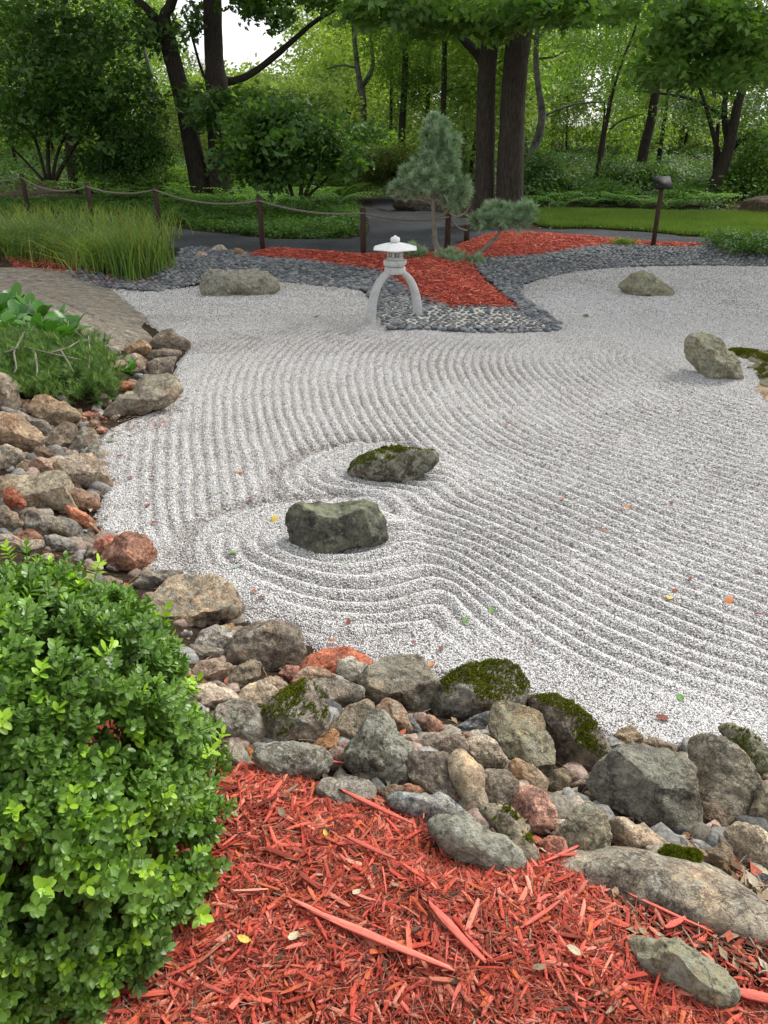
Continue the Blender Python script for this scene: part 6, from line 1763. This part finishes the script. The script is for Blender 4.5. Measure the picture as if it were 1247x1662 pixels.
tree('many_stemmed_tree', 'dark many-stemmed spreading tree behind the lawn near the flat-topped boulder', 'tree', 24.5,
     [[(1153, 325, 14), (1165, 290, 11), (1180, 250, 9), (1190, 210, 8), (1200, 160, 7), (1222, 110, 6), (1245, 60, 5), (1265, 0, 4)], [(1183, 240, 6), (1176, 190, 5), (1180, 140, 4), (1190, 60, 3), (1195, 0, 3)], [(1170, 265, 5), (1160, 225, 4), (1148, 180, 3), (1135, 140, 2.5)], [(1190, 205, 4), (1160, 180, 3), (1120, 160, 2.5), (1060, 150, 1.5), (1030, 148, 1)], [(1178, 255, 5), (1205, 225, 4), (1250, 205, 3)], [(1160, 300, 4), (1162, 250, 4), (1166, 200, 3)]],
     [(1200, 90, 60, 50, 60, 25), (1130, 175, 60, 20, 20, 25), (1225, 190, 40, 50, 40, 25.5)], 'dark', M_BARK, crown_top=(5, 9, 3.5, 150))
bgt = [
 ('pale_trunk_tree', 'slender curving tree with mottled pale bark beyond the double trunk', 28, [[(848, 300, 7), (862, 255, 7), (876, 215, 6.5), (880, 180, 6), (874, 140, 5), (870, 90, 4.5), (874, 40, 4), (880, 0, 4)], [(878, 60, 3), (890, 35, 2.5), (905, 8, 2)], [(878, 190, 2), (930, 170, 1.6), (985, 165, 1)], [(872, 95, 2), (905, 90, 1.5), (930, 70, 1)]], [(880, 60, 50, 40, 30), (930, 90, 40, 30, 20)], 'mid', M_BARKP),
 ('thin_tree', 'very thin dark sapling slanting up between the sign and the double trunk', 26, [[(963, 295, 4), (975, 250, 3.5), (985, 200, 3), (995, 150, 2.5), (1010, 100, 2.2), (1030, 50, 1.8), (1040, 0, 1.5)], [(972, 250, 1.8), (980, 200, 1.5), (982, 165, 1.2)], [(990, 210, 1.5), (1010, 195, 1.2), (1045, 185, .8)]], [(1000, 110, 50, 50, 26), (950, 60, 40, 30, 16)], 'mid', M_BARK),
 ('dark_tree', 'dark-barked slanting tree directly above the reading sign', 28, [[(1036, 290, 9), (1046, 240, 8), (1056, 200, 7.5), (1064, 150, 7), (1068, 100, 6), (1066, 50, 6), (1070, 0, 5)]], [(1050, 60, 60, 40, 30)], 'mid', M_BARK),
 ('forked_tree', 'crooked pale-barked tree forking low, seen in the gap beyond the path branch', 38, [[(591, 205, 6), (590, 170, 5), (586, 145, 6), (582, 120, 4.5), (578, 90, 4), (574, 40, 3.5), (572, 0, 3)], [(588, 140, 4), (600, 122, 4), (606, 100, 3), (602, 60, 2.5), (606, 10, 2)], [(578, 110, 2), (555, 106, 1.5), (530, 112, 1)]], [(590, 50, 60, 30, 36), (560, 20, 50, 22, 26), (640, 90, 30, 40, 30)], 'mid', M_BARKP),
 ('stump_tree', 'short stout brown trunk whose top is lost in leaves, over the olive shrub', 36, [[(652, 224, 6), (653, 200, 5.5), (655, 170, 5), (658, 100, 5), (660, 0, 4)]], [(655, 120, 55, 55, 110), (690, 130, 40, 40, 60), (640, 60, 60, 40, 60)], 'mid', M_BARKB),
 ('slim_tree', 'slim dark trunk standing just left of the top of the garden pine', 33, [[(716, 240, 5), (719, 190, 4.5), (721, 130, 4.5), (722, 60, 4), (724, 0, 4)], [(720, 150, 1.5), (745, 142, 1.2), (770, 140, .8)]], [(715, 70, 50, 50, 50), (750, 150, 30, 30, 30)], 'mid', M_BARK),
 ('slim_tree', 'slim faint trunk between the forked tree and the garden pine', 37, [[(690, 230, 4), (694, 180, 3.5), (697, 100, 3.5), (700, 0, 3)]], [(690, 60, 40, 40, 30)], 'far', M_BARK),
 ('wall_side_tree', 'dark trunk standing deep in shade at the picture edge over the long grass', 27, [[(112, 260, 8), (110, 200, 8), (108, 120, 7), (106, 40, 6), (105, 0, 6)], [(106, 120, 2), (60, 100, 1.6), (20, 85, 1)]], [(60, 60, 80, 50, 80), (150, 70, 60, 50, 60)], 'dark', M_BARK),
]
for nm, lb, Yv, st, bl_, key, bk in bgt:
    tree(nm, lb, 'tree', Yv, st, bl_, key, bk, crown_top=(6, 10, 3, 60))

# shrubs and understorey
def shrub(name, label, Yv, blobs, key, stems=None, smin=.8, smax=1.3, group=None, cat='shrub', bark=None):
    P = blob_points(blobs, Yv); c = P.mean(0)
    e = tag(empty(name, (c[0], c[1], float(hz(c[0], c[1])))), label, cat, group)
    grow(e, 'foliage', key, P, smin, smax)
    for st in (stems or []):
        Q = [aty(x, y, Yv) for x, y, w in st]; R = [w * ((q - EYE) @ FWD) / FPX for q, (_, _, w) in zip(Q, st)]
        mb = MB(); Qs = smooth_poly3(Q); mb.tube(np.array(Qs) - np.array(e.location), np.interp(np.linspace(0, len(Q) - 1, len(Qs)), range(len(Q)), R), 6, True, .05)
        mb.build('stem', bark or M_BARK, e, True)
    return e
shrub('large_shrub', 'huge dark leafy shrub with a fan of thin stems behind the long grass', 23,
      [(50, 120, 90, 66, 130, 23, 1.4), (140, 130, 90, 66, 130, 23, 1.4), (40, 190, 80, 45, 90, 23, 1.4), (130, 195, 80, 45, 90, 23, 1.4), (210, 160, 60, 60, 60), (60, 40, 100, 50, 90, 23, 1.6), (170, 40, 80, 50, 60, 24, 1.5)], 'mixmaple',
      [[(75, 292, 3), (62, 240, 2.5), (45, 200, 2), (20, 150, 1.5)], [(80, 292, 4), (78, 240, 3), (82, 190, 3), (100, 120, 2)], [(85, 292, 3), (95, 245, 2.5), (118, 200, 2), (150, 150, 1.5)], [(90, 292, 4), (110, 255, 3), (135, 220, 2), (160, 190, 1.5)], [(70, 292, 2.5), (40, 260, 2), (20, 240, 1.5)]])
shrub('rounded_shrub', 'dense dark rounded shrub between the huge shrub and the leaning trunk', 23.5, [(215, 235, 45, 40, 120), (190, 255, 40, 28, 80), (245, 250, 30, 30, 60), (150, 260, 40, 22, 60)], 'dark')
shrub('viburnum_shrub', 'wide dark-leaved shrub arching over thin stems beyond the middle of the rope fence', 20,
      [(420, 215, 75, 34, 100, 20, 1.3), (480, 235, 75, 34, 100, 20, 1.3), (545, 250, 55, 32, 70), (400, 250, 60, 34, 60), (450, 185, 80, 18, 50), (520, 205, 60, 20, 40), (595, 215, 50, 14, 30, 22), (440, 285, 80, 22, 50)], 'mixmaple',
      [[(475, 318, 3), (465, 285, 2.5), (448, 245, 2)], [(488, 318, 3.5), (492, 280, 3), (490, 255, 2)], [(495, 318, 3), (508, 285, 2.5), (520, 250, 2)], [(500, 318, 2.5), (520, 300, 2), (540, 280, 1.5)]])
shrub('olive_shrub', 'mounded olive-green fine-leaved shrub beside the bend of the path', 24, [(625, 262, 40, 30, 170), (650, 280, 40, 24, 110), (600, 282, 24, 22, 70), (675, 262, 30, 22, 70)], 'olive')
shrub('dark_hedge', 'very dark dense shrub just beyond the double trunk at the edge of the lawn', 24, [(880, 310, 40, 32, 180), (930, 318, 40, 28, 150), (975, 322, 40, 24, 120), (880, 275, 30, 25, 60)], 'dark')
shrub('low_shrub', 'dark green understorey behind the reading sign', 26, [(1040, 300, 50, 34, 150), (1100, 305, 50, 30, 140), (1000, 290, 40, 30, 90), (1150, 315, 40, 24, 80)], 'dark')
shrub('leafy_shrub', 'lighter green leafy shrub by the flat-topped boulder at the picture edge', 25, [(1215, 285, 45, 40, 160), (1260, 270, 40, 50, 120), (1190, 320, 40, 18, 60), (1240, 230, 40, 30, 60)], 'mid')
shrub('leafy_shrub', 'mid-green shrub glimpsed between the leaning and long-limbed trunks', 27, [(340, 250, 40, 50, 90), (270, 200, 50, 50, 90), (310, 130, 40, 40, 50, 30)], 'olive')
shrub('juniper_shrub', 'low dark green spreading juniper over the far end of the mulch strip', float(plane(1200, 405, .1)[1]), [(1185, 392, 35, 9, 90), (1225, 394, 40, 12, 120), (1270, 394, 40, 14, 100)], 'cover', smin=.8, smax=1.3)
shrub('leafy_shrub', 'loose mid-green shrub showing between the arching dark shrub and the olive shrub', 27, [(560, 290, 50, 30, 120), (520, 300, 60, 24, 100), (600, 240, 50, 24, 90)], 'mid')
shrub('leafy_shrub', 'loose green shrub showing behind the rounded shrub and the leaning trunk', 28, [(180, 280, 70, 26, 120), (260, 290, 60, 24, 110), (230, 230, 60, 30, 90), (390, 300, 40, 20, 70)], 'mid')
shrub('weeping_shrub', 'pale green fine shrub in the sunlit gap under the long bare limb', 33, [(440, 170, 60, 22, 80), (500, 165, 50, 26, 80), (410, 150, 30, 30, 40)], 'far')

# ferns
fern_spots = [(255, 330), (285, 335), (300, 322), (330, 338), (365, 330), (392, 318), (405, 335), (430, 325), (445, 338), (470, 330), (500, 335), (525, 325), (550, 335), (415, 305), (520, 310), (240, 310), (180, 322), (140, 312), (210, 330),
              (985, 330), (1010, 335), (1045, 338), (1100, 338), (1130, 335), (960, 335), (1080, 340), (1160, 335), (910, 338), (870, 335), (1025, 318), (1120, 320), (995, 312)]
tips = ['at the foot of the leaning trunk', 'between the paired trunks and the rope fence', 'below the arching dark shrub', 'along the back edge of the lawn', 'near the dark hedge', 'behind the reading sign']
proto = None
for k, (x, y) in enumerate(fern_spots):
    p = at(x, y)
    if proto is None: me = [f.data for f in FERNS]; proto = True
    o = bpy.data.objects.new('fern', me[k % 3]); COL.objects.link(o)
    o.location = (p[0], p[1], p[2]); o.rotation_euler = (0, 0, rng.random() * 6.28); s_ = rng.uniform(1.3, 2.0); o.scale = (s_, s_, s_)
    w_ = ('under the huge fan-stemmed shrub' if x < 225 else 'at the foot of the leaning trunk' if x < 345 else 'between the long-limbed trunk and the arching dark shrub' if x < 450 else 'under the arching dark shrub' if x < 600 else
          'against the very dark hedge by the double trunk' if x < 1000 else 'right behind the reading sign' if x < 1070 else 'between the sign and the flat-topped boulder')
    tag(o, 'feathery green fern ' + w_, 'fern', 'ferns ' + w_)

# ground cover, woodland floor, lawn
def cover(name, label, px, n, key, h=.12, smin=.9, smax=1.5, z=.1, dz=0):
    poly = [tuple(plane(x, y, z)[:2]) for x, y in px]
    P = np.array(poly); x = rng.uniform(P[:, 0].min(), P[:, 0].max(), n * 4); y = rng.uniform(P[:, 1].min(), P[:, 1].max(), n * 4)
    m = in_poly(x, y, poly); x, y = x[m][:n], y[m][:n]
    zz = hz(x, y) + h * rng.random(len(x)) + dz
    o = scatter(name, np.stack([x, y, zz], -1), rand_rot(len(x), .35), rng.uniform(smin, smax, len(x)), SRC[key] if isinstance(key, str) else key)
    if label: o['label'] = label
    return o
cover('ground_cover', 'low leafy green ground cover between the path and the shrubs', [(262, 352), (230, 335), (260, 318), (400, 318), (520, 322), (580, 332), (582, 352), (588, 376), (556, 387), (480, 388), (400, 382), (320, 372)], 6500, 'cover')
cover('ground_cover', 'low leafy green ground cover behind the long grass', [(-400, 345), (-100, 335), (60, 328), (230, 325), (262, 352), (180, 348), (60, 343), (-100, 350)], 5000, 'cover')
cover('woodland_undergrowth', 'dark leafy undergrowth of the wood beyond the garden', [(-500, 318), (-500, 250), (1700, 250), (1700, 345), (1247, 346), (870, 343), (860, 335), (720, 318), (600, 318), (520, 318), (262, 315), (60, 322)], 5200, 'dark', h=.5, smin=.9, smax=1.6)
clus('farcover', 'oval', L_MID, 40, .55, .14)
cover('woodland_undergrowth', 'lighter undergrowth deep in the wood', [(-500, 252), (-500, 216), (1700, 216), (1700, 252)], 5200, 'farcover', h=1.2, smin=1.2, smax=2.6)
def blade_tuft():
    mb = MB()
    for i in range(16):
        a = rng.random() * 6.28; r = rng.random() * .045; b = np.array([math.cos(a) * r, math.sin(a) * r, 0]); h = rng.uniform(.025, .06)
        s = np.array([math.cos(a * 3), math.sin(a * 3), 0]) * .003; l = rng.normal(0, .012, 3); l[2] = h; g = rng.uniform(.7, 1.3)
        mb.add([b - s, b + s, b + l], [(0, 1, 2)], (g, g, g))
    return src('blade_tuft', mb, L_LAWN)
BL = [blade_tuft() for _ in range(3)]
P = np.array(LAWN); n = 42000
x = rng.uniform(P[:, 0].min(), min(P[:, 0].max(), 13), n * 2); y = rng.uniform(P[:, 1].min(), P[:, 1].max(), n * 2)
m = in_poly(x, y, LAWN); x, y = x[m][:n], y[m][:n]
o = scatter('grass', np.stack([x, y, hz(x, y) + .02], -1), rand_rot(len(x), .15), rng.uniform(1.2, 2.2, len(x)), BL); o['label'] = 'short lawn grass'
cl = MB()
for k in range(46):
    px, py = rng.uniform(870, 1240), rng.uniform(350, 378); p = at(px, py); p[2] += .07
    diamond_leaf(cl, p, (1, 0, 0), .05, .035, (.8, .78, .7))
o = cl.build('petals', vc_mat('white_petal', .8), None); o['kind'] = 'stuff'

# trees deep in the wood: trunk and crown each
far_lb = 'slender tree deep in the sunlit wood'
k = 0
for i in range(50):
    Yv = 32 + 30 * (i / 50) ** .8; X_ = rng.uniform(-.62, .62) * Yv * 1.05
    px = W0 / 2 + FPX * X_ / (Yv * CP + .9)
    if 335 < px < 485: hgt, z0 = rng.uniform(3.2, 4.4), 0.8
    elif 470 <= px < 560: hgt, z0 = rng.uniform(4.5, 6.5), .8
    else: hgt, z0 = rng.uniform(8, 12), 0.3
    wh = ('beyond the huge fan-stemmed shrub' if px < 240 else 'beyond the leaning trunk' if px < 355 else 'in the bright gap under the long limb' if px < 560 else 'between the forked tree and the garden pine' if px < 770 else
          'just past the double trunk' if px < 930 else 'beyond the thin slanting sapling' if px < 1050 else 'beyond the many-stemmed tree')
    bk_ = 'pale-barked' if i % 3 == 0 else 'dark-barked'
    e = tag(empty('woodland_tree', (X_, Yv, .1)), 'slender %s tree deep in the wood %s' % (bk_, wh), 'tree', '%s woodland trees %s' % (bk_, wh))
    mb = MB(); top = hgt * .8; lean = rng.normal(0, .5, 2)
    mb.tube([(0, 0, -.2), (lean[0] * .3, lean[1] * .3, top * .4), (lean[0], lean[1], top)], [rng.uniform(.07, .16), .07, .03], 7, True)
    mb.build('trunk', M_BARKP if i % 3 == 0 else M_BARK, e, True)
    n = int(210 if hgt > 7 else 80)
    u = rng.normal(size=(n, 3)); u /= np.linalg.norm(u, axis=1)[:, None]; u *= (rng.random(n) ** .5)[:, None]
    R = np.array([rng.uniform(1.8, 3.0), 2.2, (hgt - z0) / 2])
    P = np.array([X_ + lean[0], Yv + lean[1], (hgt + z0) / 2]) + u * R
    bright = abs(px - 520) < 170 or rng.random() < .3
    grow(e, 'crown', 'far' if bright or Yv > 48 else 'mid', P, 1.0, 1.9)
# the closed edge of the wood, far off
n = 7500
x = rng.uniform(-48, 48, n); y = rng.uniform(62, 70, n); top = np.where((x / y > -.235) & (x / y < -.105), 5.0, 17.0)
z = top * rng.random(n) ** .8
o = scatter('distant_wood', np.stack([x, y, z], -1), rand_rot(n, .5), rng.uniform(1.6, 3.0, n), SRC['far']); o['label'] = 'far edge of the wood reading as one mass of leaves'
# canopy on either side of the garden outside the picture keeps the wood in shade

# ================================================================== SMALL THINGS ON THE GRAVEL
M_LEAFV = vc_mat('dry_leaf', .7, .3, 200, .25, .001)
def fallen(x, y, L, col, label, group=None, cat='leaf', kind='oval'):
    p = plane(x, y, 0); z = max(float(gz(p[0], p[1])[0]), float(hz(p[0], p[1])) - .001) if sdist(p[0], p[1]) < 0 else float(at(x, y)[2]) 
    if sdist(p[0], p[1]) >= 0: p = at(x, y)
    mb = MB(); a = rng.random() * 6.28
    K = 7; V = [(0, 0, .25 * L * rng.random())]
    for i in range(9):
        t = i / 9 * 6.283; r = L * .5 * (1 + .12 * math.sin(3 * t + a)); V.append((r * math.cos(t), r * .58 * math.sin(t), .16 * L * abs(math.sin(t)) + .06 * L * math.cos(t)))
    mb.add(V, [(0, i + 1, (i + 1) % 9 + 1) for i in range(9)], col)
    mb.tube([(-L * .5, 0, .01), (-L * .85, L * .08, .004)], [.0012, .0008], 4, False, col=col)
    me = mesh_data('fallen_leaf', np.concatenate(mb.v), np.concatenate(mb.f), M_LEAFV, True, np.concatenate(mb.c))
    o = link('fallen_leaf', me, loc=(p[0], p[1], z + .010)); o.rotation_euler = (rng.normal(0, .2), rng.normal(0, .2), a)
    return tag(o, label, cat, group)
YEL, ORA, REDB, GRN, PGR = (.62, .45, .09), (.50, .20, .08), (.20, .055, .035), (.16, .30, .08), (.28, .42, .26)
fallen(447, 848, .07, YEL, 'yellow fallen leaf lying just beside the blocky dark boulder')
fallen(1086, 973, .055, YEL, 'yellow fallen leaf on the open raked gravel, far from any stone')
fallen(1183, 978, .07, ORA, 'orange curled leaf on the gravel near the lone yellow leaf')
fallen(390, 769, .06, ORA, 'pale orange leaf on the furrows beyond the ring edge of the mossy boulder')
fallen(1018, 826, .05, ORA, 'orange-brown leaf in the middle of the long straight furrows')
fallen(1074, 1170, .05, REDB, 'upright red-brown leaf on the gravel closest to the foreground wall')
fallen(1104, 1137, .045, GRN, 'small dark green leaf on the gravel above the wall of boulders')
fallen(377, 900, .055, GRN, 'green-brown leaf between two rings left of the blocky boulder')
fallen(383, 922, .04, PGR, 'pale green scrap of leaf inside the outermost ring')
fallen(980, 1218, .13, PGR, 'large pale green leaf draped over the mossy brown boulder')
fallen(585, 1352 - 20, .05, YEL, 'tiny yellow leaf on the red mulch by the blue-grey boulder')
fallen(427, 1212, .055, YEL, 'pale yellow leaf caught on the grey lichen-patched boulder beside the bush')
fallen(700, 1083, .055, ORA, 'orange leaf in the notch between the bare and moss-capped boulders')
fallen(180, 662 + 55, .06, GRN, 'green leaf at the gravel edge by the small mauve stone')
fallen(950, 516, .10, (.10, .13, .03), 'dark green folded leaf on the far gravel pool below the pyramid boulder')
for (x, y) in [(607, 601), (616, 598), (467, 622), (700, 640), (745, 640), (795, 663), (823, 689), (848, 704), (728, 737), (1105, 668), (1008, 847 - 20), (912, 814), (960, 862), (980, 863), (408, 810), (249, 850), (241, 823), (195, 742), (212, 778), (247, 776), (252, 850), (265, 682), (253, 690), (413, 965), (425, 975), (565, 1012), (672, 1047), (540, 1043), (716, 1056), (1120, 944), (1228, 930), (1230, 1000), (1095, 962), (1090, 820), (865, 1050), (514, 516), (556, 513)]:
    fallen(x, y, rng.uniform(.028, .05), REDB if rng.random() < .6 else (.34, .14, .08), 'small curled red-brown leaf fragment lying on the raked gravel', 'red-brown leaf fragments scattered on the raked gravel')
for (x, y) in [(980, 735), (987, 812), (1070, 776), (1108, 862 - 60), (345, 806), (220, 820), (690, 700), (640, 792), (755, 1010), (797, 993), (1017, 690), (560, 925)]:
    fallen(x, y, rng.uniform(.03, .045), GRN if rng.random() < .5 else PGR, 'small green leaf fragment lying on the raked gravel', 'green leaf fragments scattered on the raked gravel')
for (x, y) in [(530, 1385), (580, 1490), (925, 1580), (870, 1610), (640, 1480), (460, 1350), (705, 1345), (480, 1560), (760, 1360), (400, 1560), (310, 1480)]:
    p = at(x, y); o = fallen(x, y, rng.uniform(.018, .03), [PGR, YEL, (.45, .38, .25), (.24, .18, .11)][int(rng.integers(0, 4))], 'small leaf scrap lying on the foreground red mulch', 'leaf scraps scattered on the foreground mulch')
    o.location = (p[0], p[1], float(mulch_z(np.array([p[0]]), np.array([p[1]]))[0]) + .03)
# dry litter: twigs, husks and needles caught at the gravel edge and between the stones
lit = MB()
def litter(px, n, L0=.02, L1=.07):
    P = np.array(px); k = 0
    while k < n:
        x, y = rng.uniform(P[:, 0].min(), P[:, 0].max()), rng.uniform(P[:, 1].min(), P[:, 1].max())
        if not in_poly(np.array([x]), np.array([y]), px)[0]: continue
        k += 1
        p = at(x, y) + np.array([0, 0, .008 + .02 * rng.random()]); L = rng.uniform(L0, L1); d = rdir(-.2, .25) * L
        c = [(.30, .22, .14), (.16, .09, .05), (.40, .10, .06), (.42, .36, .26), (.10, .07, .05)][int(rng.integers(0, 5))]
        if rng.random() < .5: diamond_leaf(lit, p, d, L * .8, L * .4, c)
        else: lit.tube([p, p + d * .5 + np.array([0, 0, .004]), p + d], [.0018, .0014, .0008], 4, False, col=c)
litter([(140, 690), (200, 660), (270, 650), (290, 620), (310, 640), (280, 690), (180, 720)], 240)
litter([(0, 640), (170, 650), (200, 900), (380, 1030), (500, 1080), (980, 1230), (1247, 1250), (1247, 1450), (900, 1400), (600, 1290), (380, 1240), (200, 980), (0, 860)], 900)
litter([(930, 1400), (1247, 1480), (1247, 1600), (1060, 1560)], 420, .015, .05)
litter([(1190, 1400), (1247, 1400), (1247, 1480), (1190, 1470)], 90, .03, .08)
litter([(0, 415), (120, 430), (280, 420), (400, 405), (330, 400), (250, 440), (150, 450), (0, 440)], 300, .03, .08)
o = lit.build('leaf_litter', vc_mat('dry_litter', .9, .2, 150, .3, .001), None); o['kind'] = 'stuff'
specks = MB()
for k in range(620):
    y = 2.0 + 10 * rng.random() ** 1.3; x = rng.uniform(-.55, .55) * (y + .6)
    if sdist(x, y) > -.05: continue
    z = float(gz(x, y)[0]); L = rng.uniform(.008, .022); d = rdir(-.1, .1) * L
    diamond_leaf(specks, (x, y, z + .009), d, L, L * .5, [(.10, .06, .04), (.22, .10, .06), (.16, .16, .05), (.05, .045, .04)][int(rng.integers(0, 4))])
o = specks.build('plant_debris', M_LEAFV, None); o['kind'] = 'stuff'
